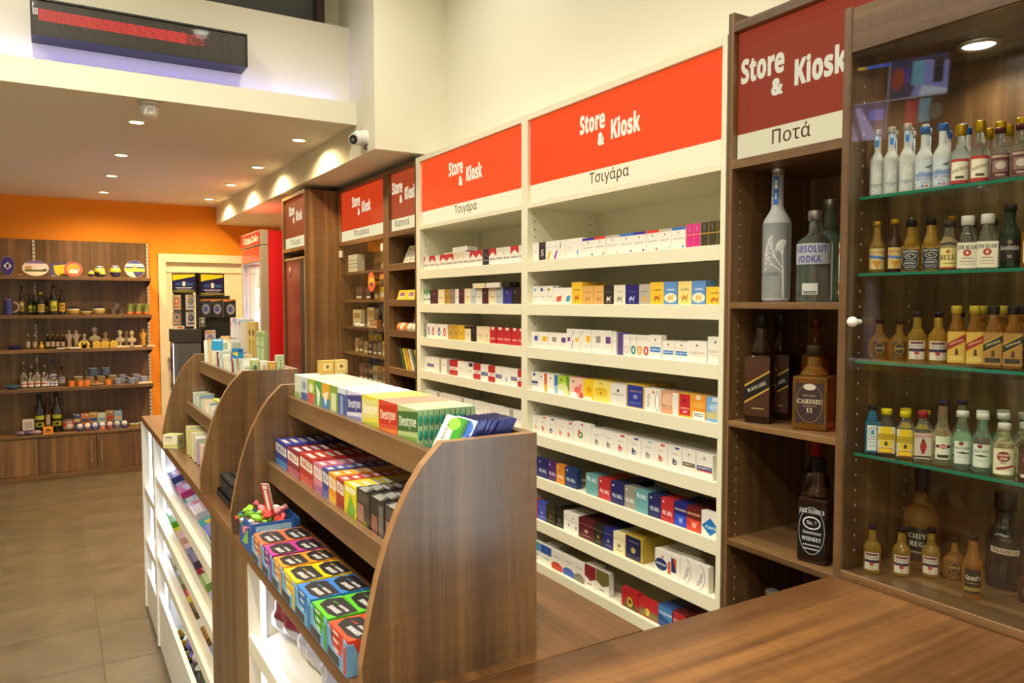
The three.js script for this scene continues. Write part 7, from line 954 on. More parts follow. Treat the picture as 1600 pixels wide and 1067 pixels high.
  // second shelf
  const dark = (n, l, px, y, r, h, glass, capc, list, z = Z) => { const o = thing(n, l, 'bottle', [X8(px), y + 0.001, z]); lpart(o, 'glass_body', lathe([[0.0001, 0], [r * 0.92, 0], [r, 0.006], [r, h * 0.56], [r * 0.72, h * 0.68], [r * 0.36, h * 0.77], [r * 0.34, h * 0.9], [0.0001, h * 0.9]], 20), G[glass]); lpart(o, 'cap', lathe([[0.0001, h * 0.9], [r * 0.42, h * 0.9], [r * 0.42, h], [0.0001, h]], 16), cap(capc)); if (list) lpart(o, 'label', uvRect(new THREE.CylinderGeometry(r + 0.0007, r + 0.0007, h * 0.34, 16, 1, true, -1.0, 2.0).translate(0, h * 0.3, 0), cell(40, 50, list)), PMDouble()); };
  const lab = (bg, c) => [['f', bg], ['r', 0.2, 0.2, 0.6, 0.2, c], ['r', 0.15, 0.6, 0.7, 0.08, '#3a3420'], ['r', 0.25, 0.76, 0.5, 0.05, '#3a3420']];
  dark('oil_bottle', 'tall slim black oil bottle with pale strip label', 21, SY[1], 0.02, 0.255, 'black', '#181614', lab('#a89a5a', '#e0d8a0')); dark('oil_bottle', 'slim green oil bottle beside the tall black one', 33.5, SY[1], 0.019, 0.185, 'green', '#1a1c14', lab('#7a8a2c', '#c8cc6a')); dark('oil_bottle', 'second slim green oil bottle', 40, SY[1], 0.018, 0.18, 'green', '#1a1c14', lab('#6a7a2c', '#b8bc5a'), Z - 0.05); dark('liqueur_bottle', 'dark liqueur bottle with bright gold cap', 51, SY[1], 0.03, 0.2, 'black', '#d8b02a', lab('#c8b86a', '#8a6a2a')); dark('oil_bottle', 'olive green bottle right of the gold-capped one', 60, SY[1], 0.016, 0.17, 'green', '#1c1a12', lab('#6a6a24', '#a8a44a'), Z - 0.07); dark('wine_bottle', 'large dark bottle with yellow-green label', 71, SY[1], 0.03, 0.265, 'black', '#14120f', lab('#b8b82c', '#e0dc6a')); dark('oil_bottle', 'dark bottle with wide golden label', 84.5, SY[1], 0.026, 0.225, 'black', '#14120f', lab('#dcb22c', '#8a6a1c'));
  const bowl = (l, px, y, r, h, z = Z) => { const o = thing('painted_bowl', l, 'bowl', [X8(px), y + 0.001, z]); lpart(o, 'bowl_body', uvRect(lathe([[0.0001, 0], [r * 0.55, 0], [r * 0.92, h * 0.3], [r, h * 0.7], [r * 0.95, h * 0.72], [r * 0.5, h * 0.15], [0.0001, h * 0.12]], 26), cell(64, 40, [['f', '#e2ddd4'], ['r', 0, 0.1, 1, 0.25, '#39427e'], ['r', 0, 0.55, 1, 0.25, '#b8a860']])), PM()); lpart(o, 'lid', lathe([[0.0001, h], [r * 0.5, h * 0.96], [r * 0.98, h * 0.74], [r * 0.98, h * 0.72], [0.0001, h * 0.72]], 26), glaze('#33384a')); };
  bowl('lidded painted bowl, left of three', 102.5, SY[1], 0.056, 0.075); bowl('low painted bowl between two lidded bowls', 123.5, SY[1], 0.05, 0.045); bowl('lidded painted bowl, right of three', 145, SY[1], 0.056, 0.078);
  const mug = (l, px, y, r, h, c, list, z = Z, ry = 0, n = 'painted_mug') => { const o = thing(n, l, 'mug', [X8(px), y + 0.001, z]); o.rotation.y = ry; lpart(o, 'mug_body', uvRect(lathe([[0.0001, 0], [r * 0.9, 0], [r, h * 0.06], [r, h], [r * 0.92, h], [r * 0.9, h * 0.08], [0.0001, h * 0.08]], 22), cell(64, 40, list)), PM()); lpart(o, 'handle', new THREE.TorusGeometry(h * 0.3, h * 0.06, 8, 16, Math.PI * 1.2).rotateZ(-Math.PI * 0.6).translate(r * 0.98, h * 0.5, 0), glaze(c)); };
  const band = (a, b, c = '#e6e0d4') => [['f', c], ['r', 0, 0, 1, 0.22, a], ['r', 0, 0.5, 1, 0.3, b]];
  mug('dark banded cup, top of the small cup stack', 175, SY[1] + 0.056, 0.026, 0.044, '#4a4a54', band('#3a3e54', '#6a6a74')); mug('cream cup, left under the stack', 169, SY[1], 0.03, 0.052, '#d8ccb8', band('#b8ac98', '#5a4a44'), Z, 0.3); mug('cream cup, right under the stack', 183, SY[1], 0.03, 0.052, '#d8ccb8', band('#b8ac98', '#5a4a44'), Z, 0.3);
  for (let i = 0; i < 5; i++) mug(`small scenic glass with orange foot, ${ORD[i]} from left`, 198 + i * 7.4, SY[1] + 0.022, 0.023, 0.075, '#3a3e54', band('#8a8e9a', '#7a8a4c'), Z + (i % 2 ? -0.03 : 0.02), 1, 'scenic_glass');
  for (let i = 0; i < 5; i++) solo('orange_coaster', `orange wooden foot under scenic glass, ${ORD[i]} from left`, 'coaster', lathe([[0.0001, 0], [0.026, 0], [0.022, 0.011], [0.026, 0.022], [0.0001, 0.022]], 16), glaze('#c8662a', 0.5), [X8(198 + i * 7.4), SY[1] + 0.0005, Z + (i % 2 ? -0.03 : 0.02)]);
  mug('striped cup cut by the left edge, second shelf', 0, SY[1], 0.035, 0.14, '#c8c0b8', band('#a8a0a0', '#3a3e8c'));
  // third shelf: little bottles, figures, busts
  for (const [i, [px, c, g, h]] of [[28.5, '#b8b0a8', 'clear', 0.13], [39, '#cfc8c0', 'clear', 0.125], [59.5, '#a89a5a', 'green', 0.125], [67.5, '#c8a03a', 'cola', 0.13], [75.5, '#b8944a', 'cola', 0.12], [84, '#b8944a', 'cola', 0.12]].entries()) dark('small_liqueur_bottle', `small liqueur bottle, ${ORD[i]} from left on third souvenir shelf`, px, SY[2], 0.0165, h, g, c, lab('#cfc4b4', '#8a6a4a'));
  { const o = thing('gold_bell', 'small gold bell figure between little bottles', 'figurine', [X8(49.5), SY[2] + 0.001, Z]); lpart(o, 'skirt', lathe([[0.0001, 0], [0.022, 0], [0.02, 0.014], [0.01, 0.045], [0.0001, 0.05]], 16), glaze('#d8b01c')); lpart(o, 'knob', new THREE.SphereGeometry(0.009, 12, 8).translate(0, 0.056, 0), glaze('#d8b01c')); }
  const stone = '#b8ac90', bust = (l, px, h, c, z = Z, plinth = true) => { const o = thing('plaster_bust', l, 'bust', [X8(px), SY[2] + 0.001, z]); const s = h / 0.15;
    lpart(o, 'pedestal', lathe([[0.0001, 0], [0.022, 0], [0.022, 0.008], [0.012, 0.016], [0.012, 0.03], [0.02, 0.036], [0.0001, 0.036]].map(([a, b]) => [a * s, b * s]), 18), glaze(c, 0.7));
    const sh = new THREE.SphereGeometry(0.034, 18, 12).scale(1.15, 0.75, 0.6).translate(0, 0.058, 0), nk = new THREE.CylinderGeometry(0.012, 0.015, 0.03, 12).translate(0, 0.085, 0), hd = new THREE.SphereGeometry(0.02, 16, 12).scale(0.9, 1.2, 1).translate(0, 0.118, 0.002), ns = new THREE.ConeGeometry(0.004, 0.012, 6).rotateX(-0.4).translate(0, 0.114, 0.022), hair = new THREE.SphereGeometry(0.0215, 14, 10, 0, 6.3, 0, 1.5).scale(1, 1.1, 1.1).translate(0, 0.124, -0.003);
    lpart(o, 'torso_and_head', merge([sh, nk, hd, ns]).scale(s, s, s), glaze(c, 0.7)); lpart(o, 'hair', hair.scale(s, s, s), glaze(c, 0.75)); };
  const figure = (l, px, h, c, z = Z) => { const o = thing('robed_figurine', l, 'figurine', [X8(px), SY[2] + 0.001, z]); const s = h / 0.15; lpart(o, 'base', new THREE.BoxGeometry(0.04, 0.01, 0.03).translate(0, 0.005, 0).scale(s, s, s), glaze(c, 0.7)); lpart(o, 'robe', lathe([[0.0001, 0.01], [0.018, 0.01], [0.015, 0.05], [0.016, 0.09], [0.019, 0.11], [0.007, 0.12], [0.0001, 0.121]].map(([a, b]) => [a * s, b * s]), 14).scale(1, 1, 0.75), glaze(c, 0.7)); lpart(o, 'head', new THREE.SphereGeometry(0.0105, 12, 10).scale(0.9, 1.25, 1).translate(0, 0.133, 0).scale(s, s, s), glaze(c, 0.7)); const a = new THREE.CylinderGeometry(0.004, 0.005, 0.055, 8); lpart(o, 'arm', a.clone().rotateZ(0.35).translate(-0.018, 0.085, 0.006).scale(s, s, s), glaze(c, 0.7)); lpart(o, 'arm', a.clone().rotateZ(-0.5).translate(0.018, 0.088, 0.006).scale(s, s, s), glaze(c, 0.7)); };
  figure('grey robed statuette, left of the pair', 94.5, 0.165, '#a89c8c', Z); figure('grey robed statuette, right of the pair', 106, 0.165, '#a89c8c', Z);
  solo('booklet_pile', 'flat pale booklet under the robed statuettes', 'booklet', B(-0.06, 0.06, 0, 0.01, -0.05, 0.05, 0.001), glaze('#dcd0bc', 0.6), [X8(99), SY[2] + 0.0005, Z + 0.1]);
  solo('booklet_pile', 'flat pale booklet left of the robed statuettes', 'booklet', B(-0.05, 0.05, 0, 0.008, -0.05, 0.05, 0.001), glaze('#d4c6b0', 0.6), [X8(84), SY[2] + 0.0005, Z + 0.1]);
  bust('grey plaster bust behind the first yellow dish', 119.5, 0.13, stone, Z - 0.05); bust('tall plaster bust with raised hair', 137, 0.19, stone, Z - 0.06); bust('plaster bust coloured darker for shadow behind third yellow dish', 155, 0.145, '#a08c68', Z - 0.05); bust('white goddess bust, left of the right-hand group', 180, 0.155, '#c8bca4'); bust('small bust between two white busts', 191.5, 0.15, '#a89a84', Z - 0.07); bust('white goddess bust with round base', 200, 0.15, '#cfc2a8', Z + 0.02); figure('gilded dancing figurine at the shelf end', 220.5, 0.165, '#c89a2c');  // bust behind the third dish has shade put into its plaster colour
  for (const [i, px] of [115.5, 121, 139, 153, 168].entries()) { const o = thing('yellow_shell', `yellow fan-shaped dish, ${ORD[i]} from left among busts`, 'dish', [X8(px), SY[2] + 0.001, Z + 0.07]); lpart(o, 'fan', new THREE.CylinderGeometry(0.036, 0.036, 0.012, 22, 1, false, -Math.PI / 2, Math.PI).rotateX(-Math.PI / 2).translate(0, 0.028, 0), glaze('#cdb23a')); lpart(o, 'foot', new THREE.BoxGeometry(0.062, 0.028, 0.022).translate(0, 0.014, 0), glaze('#b89a34')); lpart(o, 'relief', new THREE.TorusGeometry(0.02, 0.004, 8, 16, Math.PI).translate(0, 0.03, 0.008), glaze('#e6d272')); }
  for (const [i, px] of [183, 214, 228].entries()) solo('pale_plaque', `flat pale plaque lying under the busts, ${ORD[i]} from left`, 'plaque', B(-0.055, 0.055, 0, 0.012, -0.03, 0.03, 0.002), glaze('#dcc8a8', 0.6), [X8(px), SY[2] + 0.0005, Z + 0.11]);
  for (const [i, px] of [4, 11].entries()) bowlBlue(i, px);
  function bowlBlue(i, px) { solo('blue_ashtray', `dark blue ashtray, ${['left', 'right'][i]}, third souvenir shelf`, 'ashtray', lathe([[0.0001, 0], [0.03, 0], [0.036, 0.03], [0.03, 0.03], [0.026, 0.008], [0.0001, 0.008]], 20), glaze('#232c7a'), [X8(px), SY[2] + 0.001, Z + 0.03 * i]); }
  // fourth shelf: ouzo bottles, mugs
  for (const [i, [px, h, c]] of [[19.5, 0.23, '#b8b2b0'], [31.5, 0.19, '#b0a8a4'], [41, 0.235, '#b8b2b0'], [53, 0.19, '#a89a88'], [66, 0.235, '#3a46b4'], [80.5, 0.17, '#14121a']].entries()) dark('aniseed_bottle', `clear spirit bottle, ${ORD[i]} from left in the rear row of fourth shelf`, px, SY[3], 0.027, h, 'clear', c, lab('#c8c4c8', i > 3 ? '#3f4cae' : '#8a8478'), Z - 0.06);
  for (let i = 0; i < 4; i++) dark('aniseed_bottle', `small red-labelled spirit bottle, ${ORD[i]} from left in front row`, 20.5 + i * 10.5, SY[3], 0.0235, 0.135, 'clear', '#cfcac8', [['f', '#dcd8d4'], ['r', 0, 0.4, 1, 0.24, '#a8343c'], ['r', 0.2, 0.1, 0.6, 0.16, '#9a949c']], Z + 0.07);
  for (let i = 0; i < 3; i++) dark('aniseed_bottle', `tiny blue-labelled spirit bottle, ${ORD[i]} from left in front row`, 58 + i * 6.5, SY[3], 0.016, 0.11, 'clear', '#cfcad0', [['f', '#d4d6e4'], ['r', 0, 0.4, 1, 0.2, '#5a64b4']], Z + 0.07);
  const mb = band('#5a6478', '#8a7a5a'), md = band('#6a5a4a', '#4a5a7a');
  mug('dark banded mug, left of the upper pair', 133, SY[3] + 0.078, 0.04, 0.07, '#8a8a8c', md, Z - 0.04, Math.PI); mug('dark banded mug, right of the upper pair', 154, SY[3] + 0.078, 0.04, 0.07, '#8a8a8c', md, Z - 0.04, Math.PI);
  for (let i = 0; i < 4; i++) mug(`scenic mug in the rear row, ${ORD[i]} from left`, 108 + i * 19, SY[3], 0.042, 0.076, '#b0aca4', mb, Z - 0.04, 0.6);
  for (const [i, px] of [96, 110, 121, 157].entries()) mug(`terracotta orange cup, ${ORD[i]} from left in front row`, px, SY[3], 0.027, 0.05, '#c8742a', [['f', '#cf7a2c'], ['r', 0, 0, 1, 0.2, '#8a4a1c']], Z + 0.06, 0.5);
  { const o = thing('saucer_set', 'white saucer with tiny cups at the shelf front', 'saucer', [X8(138), SY[3] + 0.001, Z + 0.07]); lpart(o, 'saucer', lathe([[0.0001, 0], [0.03, 0], [0.055, 0.012], [0.052, 0.015], [0.0001, 0.005]], 24), glaze('#e2d8c4')); lpart(o, 'cup', lathe([[0.0001, 0.006], [0.016, 0.006], [0.024, 0.04], [0.021, 0.04], [0.0001, 0.012]], 18), glaze('#a8683a')); }
  for (const [i, [px, c]] of [[172, '#d0b83a'], [181, '#e0d6c0'], [196, '#d8bc34'], [205, '#e2dac8'], [217, '#d0b43a']].entries()) mug(`yellow and cream cup, ${ORD[i]} from left at the shelf end`, px + 2, SY[3], 0.033, [0.05, 0.075, 0.05, 0.075, 0.06][i], c, band('#c8b02c', '#7a86b0'), Z + (i % 2 ? -0.05 : 0.05), 0.3);
  for (const [i, px] of [214, 226].entries()) solo('pale_plaque', `small pale tile lying beside yellow cups, ${['left', 'right'][i]}`, 'plaque', B(-0.03, 0.03, 0, 0.012, -0.025, 0.025, 0.002), glaze('#e2d4b8', 0.6), [X8(px), SY[3] + 0.0005, Z + 0.11]);
  solo('blue_dish', 'blue and white dish at the left of fourth shelf', 'dish', lathe([[0.0001, 0], [0.04, 0], [0.065, 0.03], [0.06, 0.032], [0.0001, 0.01]], 22), glaze('#4a78b0'), [X8(4), SY[3] + 0.001, Z + 0.06]);
  // cupboard top
  dark('sparkling_wine_bottle', 'dark wine bottle with yellow-green label, left of the three', 43, BY, 0.04, 0.335, 'black', '#14120f', [['f', '#1c1a0c'], ['r', 0, 0.05, 1, 0.3, '#a8ac2c'], ['r', 0, 0.55, 1, 0.35, '#9aa02a'], ['e', 0.5, 0.72, 0.2, 0.1, '#1c1a0c']]); dark('sparkling_wine_bottle', 'slim copper-topped bottle between two wine bottles', 56.2, BY, 0.026, 0.35, 'cola', '#8a5a2c', [['f', '#5a3c24'], ['r', 0.2, 0.1, 0.6, 0.7, '#a89a84']]); dark('sparkling_wine_bottle', 'dark wine bottle with yellow-green label, right of the three', 70.5, BY, 0.04, 0.34, 'black', '#14120f', [['f', '#1c1a0c'], ['r', 0, 0.05, 1, 0.3, '#a8ac2c'], ['r', 0, 0.55, 1, 0.35, '#9aa02a'], ['e', 0.5, 0.72, 0.2, 0.1, '#1c1a0c']]);
  const gb = (n, l, px, w, h, list, sd, z = Z, cat = 'box') => solo(n, l, cat, boxPrint(w, h, 0.03, cell(56, 56, list), solid(sd)), PM(), [X8(px), BY + 0.0005, z]);
  gb('gift_box', 'white gift box with picture on the cupboard top', 25, 0.085, 0.125, [['f', '#dcd8d4'], ['r', 0.15, 0.15, 0.7, 0.5, '#b8b0ac'], ['r', 0, 0.75, 1, 0.25, '#5a544c']], '#c8c4c0'); gb('gift_box', 'small orange box with mountain print', 56, 0.075, 0.062, [['f', '#e0921f'], ['p', '#3a2c14', 0.15, 0.6, 0.5, 0.25, 0.85, 0.6], ['r', 0.2, 0.7, 0.6, 0.1, '#5a3c14']], '#c88420', Z + 0.1);
  { const o = thing('preserve_jar', 'glass jar with red and white labels on cupboard top', 'jar', [X8(89), BY + 0.001, Z]); lpart(o, 'jar_body', lathe([[0.0001, 0], [0.045, 0], [0.048, 0.01], [0.048, 0.1], [0.038, 0.115], [0.0001, 0.115]], 22), glaze('#5a4a44', 0.1)); lpart(o, 'label', uvRect(new THREE.CylinderGeometry(0.0487, 0.0487, 0.07, 18, 1, true, -1.3, 2.6).translate(0, 0.055, 0), cell(60, 40, [['f', '#a88a84'], ['e', 0.25, 0.4, 0.16, 0.25, '#c04a4a'], ['e', 0.6, 0.6, 0.18, 0.25, '#d8c8c0'], ['e', 0.85, 0.3, 0.12, 0.2, '#b83a40']])), PMDouble()); lpart(o, 'lid', lathe([[0.0001, 0.1155], [0.041, 0.1155], [0.041, 0.132], [0.0001, 0.132]], 22), M.dark); }
  const cards = [['navy fringed', '#33406e', '#c8b070'], ['orange scenic', '#b8744a', '#4a4a60'], ['gold fringed', '#a88a50', '#2c4a8c'], ['silver foil', '#b8c8cc', '#7a98a4'], ['brown fringed', '#8a6a44', '#a83a3a'], ['sky blue scenic', '#7aa0bc', '#c8b09a']];
  cards.forEach(([n, a, b], i) => gb('souvenir_packet', `${n} souvenir packet in the row on the cupboard top`, 103 + i * 14, 0.068, [0.15, 0.145, 0.15, 0.14, 0.16, 0.15][i], [['f', a], ['r', 0.1, 0.35, 0.8, 0.2, b], ['p', '#e6dcc8', 0.1, 0.05, 0.2, 0.15, 0.3, 0.05, 0.4, 0.15, 0.5, 0.05, 0.6, 0.2, 0.7, 0.05, 0.8, 0.2], ['r', 0, 0.68, 1, 0.3, '#2a4080']], a, Z - 0.02, 'packet'));
  for (let i = 0; i < 7; i++) { const o = thing('snow_globe', `small snow globe, ${ORD[i]} from left along the cupboard edge`, 'snow globe', [X8(107 + i * 12.5), BY + 0.001, Z + 0.1]); lpart(o, 'globe', new THREE.SphereGeometry(0.026, 16, 12).translate(0, 0.042, 0), glaze(['#c8c0c4', '#d8c8c0', '#a8b0d0', '#c8ccd4', '#d0a8a0', '#b0b4c4', '#c4c8d0'][i], 0.08)); lpart(o, 'foot', lathe([[0.0001, 0], [0.026, 0], [0.022, 0.02], [0.0001, 0.02]], 18), glaze(['#2c2f6a', '#5a2c34', '#33406e', '#d87a2c', '#8a3a3a', '#5a5a6a', '#2c2f6a'][i])); }
  for (let i = 0; i < 4; i++) bowl(`little blue and white dish, ${ORD[i]} from left at the cupboard end`, 196 + i * 8, BY, 0.026, 0.05, Z + 0.06 - (i > 1 ? 0.06 : 0));
  for (let i = 0; i < 3; i++) solo('pebble_pair', `dark violet pebble souvenir, ${ORD[i]} from left, beside the gift box`, 'souvenir', new THREE.SphereGeometry(0.034, 14, 10).scale(1.3, 0.6, 0.9).translate(0, 0.02, 0), glaze(['#6a5a78', '#3a3458', '#8a7a84'][i]), [X8(13 + i * 12), BY + 0.001, Z + 0.11]);
}
// ================================================================ SWEETS IN THE LIT COUNTER FRONT
{
  const wh = new THREE.MeshStandardMaterial({ color: lin(0.8, 0.74, 0.6), roughness: 0.4 }), clear = M.pane;
  const cnt = scene.children.find((o) => o.name === 'shop_counter');
  const levels = [0.775, 0.59, 0.415], bay = (z0, z1, ys) => { for (const y of ys) {
    const pts = [[CX + 0.016, y - 0.028], [0.598, y + 0.05], [0.598, y + 0.058], [CX + 0.016, y - 0.02]];
    const s = part(cnt, 'sloping_shelf', prism(pts, z1 - z0, 'z', [0, 0, z0]), wh); part(s, 'shelf_lip', B(CX + 0.003, CX + 0.016, y - 0.032, y + 0.006, z0, z1, 0.001), wh); } };
  bay(-3.664, -2.282, levels); bay(-1.803, -1.013, [0.77, 0.5]); bay(-4.194, -3.701, [0.62, 0.36]);
  for (const [z, l] of [[-4.194, 'far'], [-3.664, 'middle'], [-1.803, 'near']]) {
    if (z > -2) part(cnt, 'white_lining', B(CX + 0.002, 0.6, 0.02, CT - 0.031, z, z + 0.002), wh);
    const zz = z > -2 ? z + 0.002 : z, o = thing('counter_light_strip', `cold white vertical LED strip in the ${l} counter bay`, 'light strip', [CX + 0.035, 0.06, zz]);
    lpart(o, 'strip_profile', new THREE.BoxGeometry(0.014, 0.86, 0.005).translate(0, 0.43, 0.0025), M.plastic);
    lpart(o, 'led_strip', new THREE.BoxGeometry(0.009, 0.85, 0.002).translate(0, 0.43, 0.006), new THREE.MeshStandardMaterial({ color: 0xffffff, emissive: lin(...STRIP.color), emissiveIntensity: 8 }));
    const r = new THREE.RectAreaLight(lin(...STRIP.color), STRIP.power * (l === 'far' ? 0.6 : l === 'near' ? 0.45 : 1.1) * 6, 0.012, 0.85); r.position.set(0, 0.43, 0.009); r.rotation.y = Math.PI; o.add(r);
  }
  const slope = Math.atan2(0.078, 0.212);
  // carton lying on a sloping shelf, its top turned to the customer
  const lay = (n, l, z0, z1, y, h, top, front, sd) => { const m = solo(n, l, 'carton', boxPrint(z1 - z0 - 0.003, h, 0.16, cell(56, 26, front), solid(sd), cell(72, 90, top)), PM(), [0, 0, 0]); m.quaternion.setFromAxisAngle(new THREE.Vector3(0, 1, 0), faceOut); m.quaternion.premultiply(new THREE.Quaternion().setFromAxisAngle(new THREE.Vector3(0, 0, 1), slope)); const cx = CX + 0.03 + 0.09; m.position.set(cx, y - 0.02 + (cx - CX - 0.016) * Math.tan(slope) + 0.002, (z0 + z1) / 2); return m; };
  const bars = (bg, a, b) => [['f', bg], ...[0, 1, 2, 3].flatMap((i) => [['r', 0.04 + i * 0.24, 0.05, 0.2, 0.9, a], ['r', 0.07 + i * 0.24, 0.15, 0.14, 0.28, b], ['r', 0.07 + i * 0.24, 0.6, 0.14, 0.2, b]])], plain = (bg, a, b) => [['f', bg], ['r', 0.08, 0.1, 0.84, 0.42, a], ['p', b, 0.2, 0.62, 0.8, 0.56, 0.86, 0.84, 0.16, 0.9]];
  const goods = [
    [['white', '#e2e0e8', '#f0eef4', '#c8c4dc'], ['white stacked', '#dcdcea', '#ecebf4', '#b0acd0'], ['indigo', '#3a3f8c', '#6a6fc0', '#c87a8a'], ['violet barred', '#5a54b4', '#d8d4f0', '#8a3a6a'], ['white magenta-edged', '#c02c84', '#e4e2f0', '#b8b4dc'], ['white teal-edged', '#1f9a94', '#dfe4ee', '#a8b8d8'], ['lilac block', '#c8b8dc', '#e6dcec', '#c86a84'], ['pearl barred', '#d4cce0', '#ece6f0', '#b8607a'], ['turquoise', '#18a4b0', '#3fc4c8', '#e0c83a'], ['periwinkle', '#6a6fc8', '#9aa0e0', '#d8dcf0'], ['cream', '#d8ceb8', '#e8e0cc', '#a88a6a']],
    [['pale grey', '#d4d8dc', '#e6e8ec', '#b8bcc8'], ['mint', '#8fc4b4', '#d8e8e2', '#5aa08c'], ['bright green', '#4fae34', '#b8c83a', '#e0d02c'], ['yellow egg', '#d8c82a', '#ecdc4a', '#b89a1c'], ['pink barred', '#d8a8a4', '#ecd4d0', '#c88a84'], ['rose barred', '#c898a0', '#e0c8cc', '#a86a78'], ['slate barred', '#6a7a94', '#a8b4c8', '#4a5470'], ['dark barred', '#4a4464', '#8a84a8', '#c8c0d4'], ['wine red', '#8c2434', '#b84a5a', '#d8a8a8'], ['green and white', '#7aa84a', '#c8d8a8', '#e8963a'], ['violet white', '#b8acd0', '#dcd4e8', '#8a7ab8'], ['navy red', '#2c3a8c', '#4a5ab4', '#c83a4a']],
    [['white flat', '#dcdce2', '#eaeaf0', '#b4b8c8'], ['pale lilac', '#c8c8dc', '#e0e0ee', '#8a8cb8'], ['grey-green', '#a8ac94', '#c8ccb8', '#8a8e70'], ['white blue-edged', '#8aa8c4', '#dfe6ee', '#6a88b0'], ['olive check', '#8a9464', '#b8c094', '#4a5434'], ['crimson', '#b82c4a', '#d85a74', '#e8c84a'], ['yellow and pink', '#d8b82a', '#e8d05a', '#c83a64'], ['brown green', '#5a4a2c', '#8a7a44', '#9ab03a'], ['pale label', '#dcd8cc', '#eae6dc', '#a89a7a'], ['amber brown', '#8a5a24', '#b8863a', '#3a2414'], ['steel white', '#8a98b8', '#d4dce8', '#4a5c8c'], ['bright blue', '#2a62b8', '#4a84d0', '#e0e6f0']],
  ];
  goods.forEach((row, s) => { const n = row.length, z0 = -3.6, w = 1.31 / n; row.forEach(([d, sd, a, b], i) => lay('sweet_carton', `${d} sweet carton on ${ORD[s]} sloping shelf of the lit counter`, z0 + i * w, z0 + (i + 1) * w, levels[s], 0.058 + ((i * 37) % 5) * 0.008, i % 2 ? bars(sd, a, b) : plain(sd, a, b), plain(sd, b, a), sd)); });
  // bottom of the long bay: gold balls, lollipops, foil bags
  const gold = new THREE.MeshPhysicalMaterial({ color: lin(0.75, 0.5, 0.08), roughness: 0.28, metalness: 0.8 }), fl = part(cnt, 'bay_floor', B(CX + 0.02, 0.6, 0.06, 0.075, -3.664, -2.282), wh); part(cnt, 'bay_floor', B(CX + 0.02, 0.6, 0.06, 0.075, -1.803, -1.013), wh); part(cnt, 'bay_floor', B(CX + 0.02, 0.6, 0.06, 0.075, -4.194, -3.701), wh);
  for (let i = 0; i < 14; i++) { const o = thing('gold_praline', `gold wrapped praline, ${ORD[i]} of the heap in the lowest counter bay`, 'praline', [0.42 + (i % 2) * 0.054, 0.0757 + Math.floor(i / 7) * 0.047, -3.5 + (i % 7) * 0.06 + (Math.floor(i / 7)) * 0.02], 'gold pralines'); lpart(o, 'wrapped_ball', new THREE.IcosahedronGeometry(0.0235, 2).translate(0, 0.0235, 0), gold); lpart(o, 'paper_cup', lathe([[0.018, 0.001], [0.026, 0.02], [0.0255, 0.02], [0.0175, 0.001]], 18), M.dark); }
  for (let i = 0; i < 9; i++) { const o = thing('lollipop', `${['violet', 'pink', 'green', 'white', 'violet striped', 'lilac', 'green striped', 'rose', 'dark green'][i]} lollipop standing in the lowest counter bay`, 'lollipop', [0.43 + (i % 3) * 0.055, 0.0765, -3.06 + i * 0.044]); const c = ['#8a7ad8', '#c85a9a', '#1f6a3c', '#dcd8e4', '#6a5ac0', '#a89ae0', '#2c7a4a', '#d88aa8', '#174a2c'][i]; o.rotation.set(rr(-0.1, 0.1), 0, rr(-0.05, 0.05)); o.position.y += 0.001; lpart(o, 'stick', new THREE.CylinderGeometry(0.0025, 0.0025, 0.15, 8).translate(0, 0.075, 0), M.plastic); lpart(o, 'sweet_head', new THREE.SphereGeometry(0.022, 14, 10).translate(0, 0.165, 0), glaze(c, 0.2)); lpart(o, 'wrapper_tail', new THREE.ConeGeometry(0.016, 0.035, 10).translate(0, 0.14, 0), glaze(c, 0.2)); }
  // puffed foil bag: pillow with pinched, crimped ends
  function bagGeo(w, h, d) { const g = new THREE.PlaneGeometry(1, 1, 16, 20), mk = (s) => { const q = g.clone(), p = q.attributes.position; for (let i = 0; i < p.count; i++) { const u = p.getX(i) * 2, v = p.getY(i) * 2, puff = Math.pow(Math.max(0, 1 - Math.pow(Math.abs(u), 3)), 0.6) * Math.pow(Math.max(0, 1 - Math.pow(Math.abs(v), 4)), 0.7), wr = 0.12 * Math.sin(u * 9 + v * 3) * (0.3 + Math.abs(v)) + 0.08 * Math.sin(v * 14 - u * 5); p.setXYZ(i, u * w / 2 * (1 - 0.06 * (1 - Math.abs(v))), (v + 1) * h / 2, s * d / 2 * puff * (1 + wr)); } if (s < 0) { const ix = q.index; for (let i = 0; i < ix.count; i += 3) { const a = ix.getX(i); ix.setX(i, ix.getX(i + 1)); ix.setX(i + 1, a); } } q.computeVertexNormals(); return q; }; return merge([mk(1), mk(-1)]); }
  const bagArt = (bg, c) => cell(110, 150, [['f', bg], ['r', 0, 0, 1, 0.05, '#b8b8c4'], ['t', 'Trendy', 0.5, 0.3, 0.2, '#2a2624', 'i', 0.86, -0.12], ['t', 'lites', 0.4, 0.16, 0.12, '#3a3432', 'b', 0.5, -0.12], ['p', c, 0, 0.52, 1, 0.6, 1, 0.84, 0, 0.74], ['t', 'Natural', 0.6, 0.47, 0.06, '#5a5450', 'n', 0.4]]);
  const bagMat = (() => { texOf(0); return new THREE.MeshPhysicalMaterial({ map: sheetTex[0], roughness: 0.3, clearcoat: 0.6, clearcoatRoughness: 0.15, side: THREE.DoubleSide }); })();
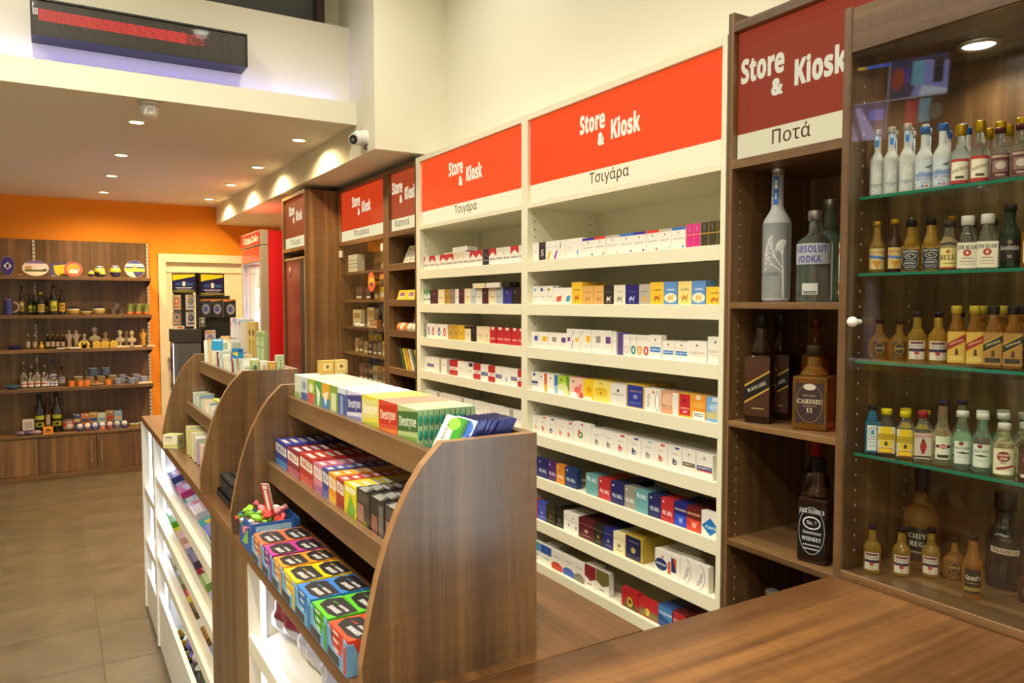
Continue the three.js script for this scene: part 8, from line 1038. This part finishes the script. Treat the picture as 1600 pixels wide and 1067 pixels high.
  const bag = (l, x, y, z, w, h, bg, c, rx, ry, lift = y < 0.2 ? 0.0005 : 0.022) => { const m = solo('snack_bag', l, 'snack bag', uvRect(bagGeo(w, h, 0.055), bagArt(bg, c)), bagMat, [x + 0.012, y, z]); m.quaternion.setFromAxisAngle(new THREE.Vector3(0, 1, 0), faceOut + ry); m.quaternion.premultiply(new THREE.Quaternion().setFromAxisAngle(new THREE.Vector3(0, 0, 1), -rx)); return settle(m, y + lift); };
  bag('white snack bag with maroon band, leftmost in near counter bay', 0.427, 0.765, -1.715, 0.135, 0.15, '#b4b4c4', '#7a2438', 0.25, 0.3); bag('large lettered white snack bag, second in near counter bay', 0.436, 0.765, -1.56, 0.14, 0.152, '#bcbbc8', '#a8a8c0', 0.3, 0.12); bag('white snack bag, third in near counter bay', 0.433, 0.765, -1.41, 0.135, 0.15, '#b0b0c2', '#9c9cb4', 0.3, -0.1); bag('white snack bag, fourth in near counter bay', 0.43, 0.765, -1.26, 0.13, 0.145, '#b8b8c8', '#7a2438', 0.3, 0.1);
  bag('low-lying white snack bag, left on lower near shelf', 0.43, 0.495, -1.68, 0.14, 0.15, '#e2e0dc', '#c8c4d4', 0.3, 0.1); bag('white snack bag, middle on lower near shelf', 0.43, 0.495, -1.5, 0.14, 0.15, '#dad8e2', '#7a2438', 0.3, 0); bag('white snack bag, right on lower near shelf', 0.43, 0.495, -1.32, 0.14, 0.15, '#e0dfe6', '#cfcfe0', 0.3, -0.1);
  bag('blue foil snack bag in the lowest long bay', 0.44, 0.0765, -2.44, 0.16, 0.17, '#2a5fc0', '#d8b83a', 0.2, 0); bag('green foil snack bag in the lowest long bay', 0.49, 0.0765, -2.58, 0.14, 0.17, '#1f5a34', '#3a8a54', 0.2, 0.2);
  for (const [i, [z, y, c]] of [[-4.0, 0.635, '#2c3a8c'], [-3.85, 0.635, '#d8d8e8'], [-4.0, 0.38, '#4a4a90'], [-3.84, 0.38, '#d83a5a'], [-4.0, 0.0765, '#c8486a'], [-3.84, 0.0765, '#d8d0e4']].entries()) bag(`small ${['navy', 'white', 'indigo', 'scarlet', 'rose', 'pale lilac'][i]} sweet bag in the far counter bay`, 0.42, y, z, 0.1, 0.1, c, '#e0dcea', 0.2, 0.1);
}
renderer.render(scene, camera);
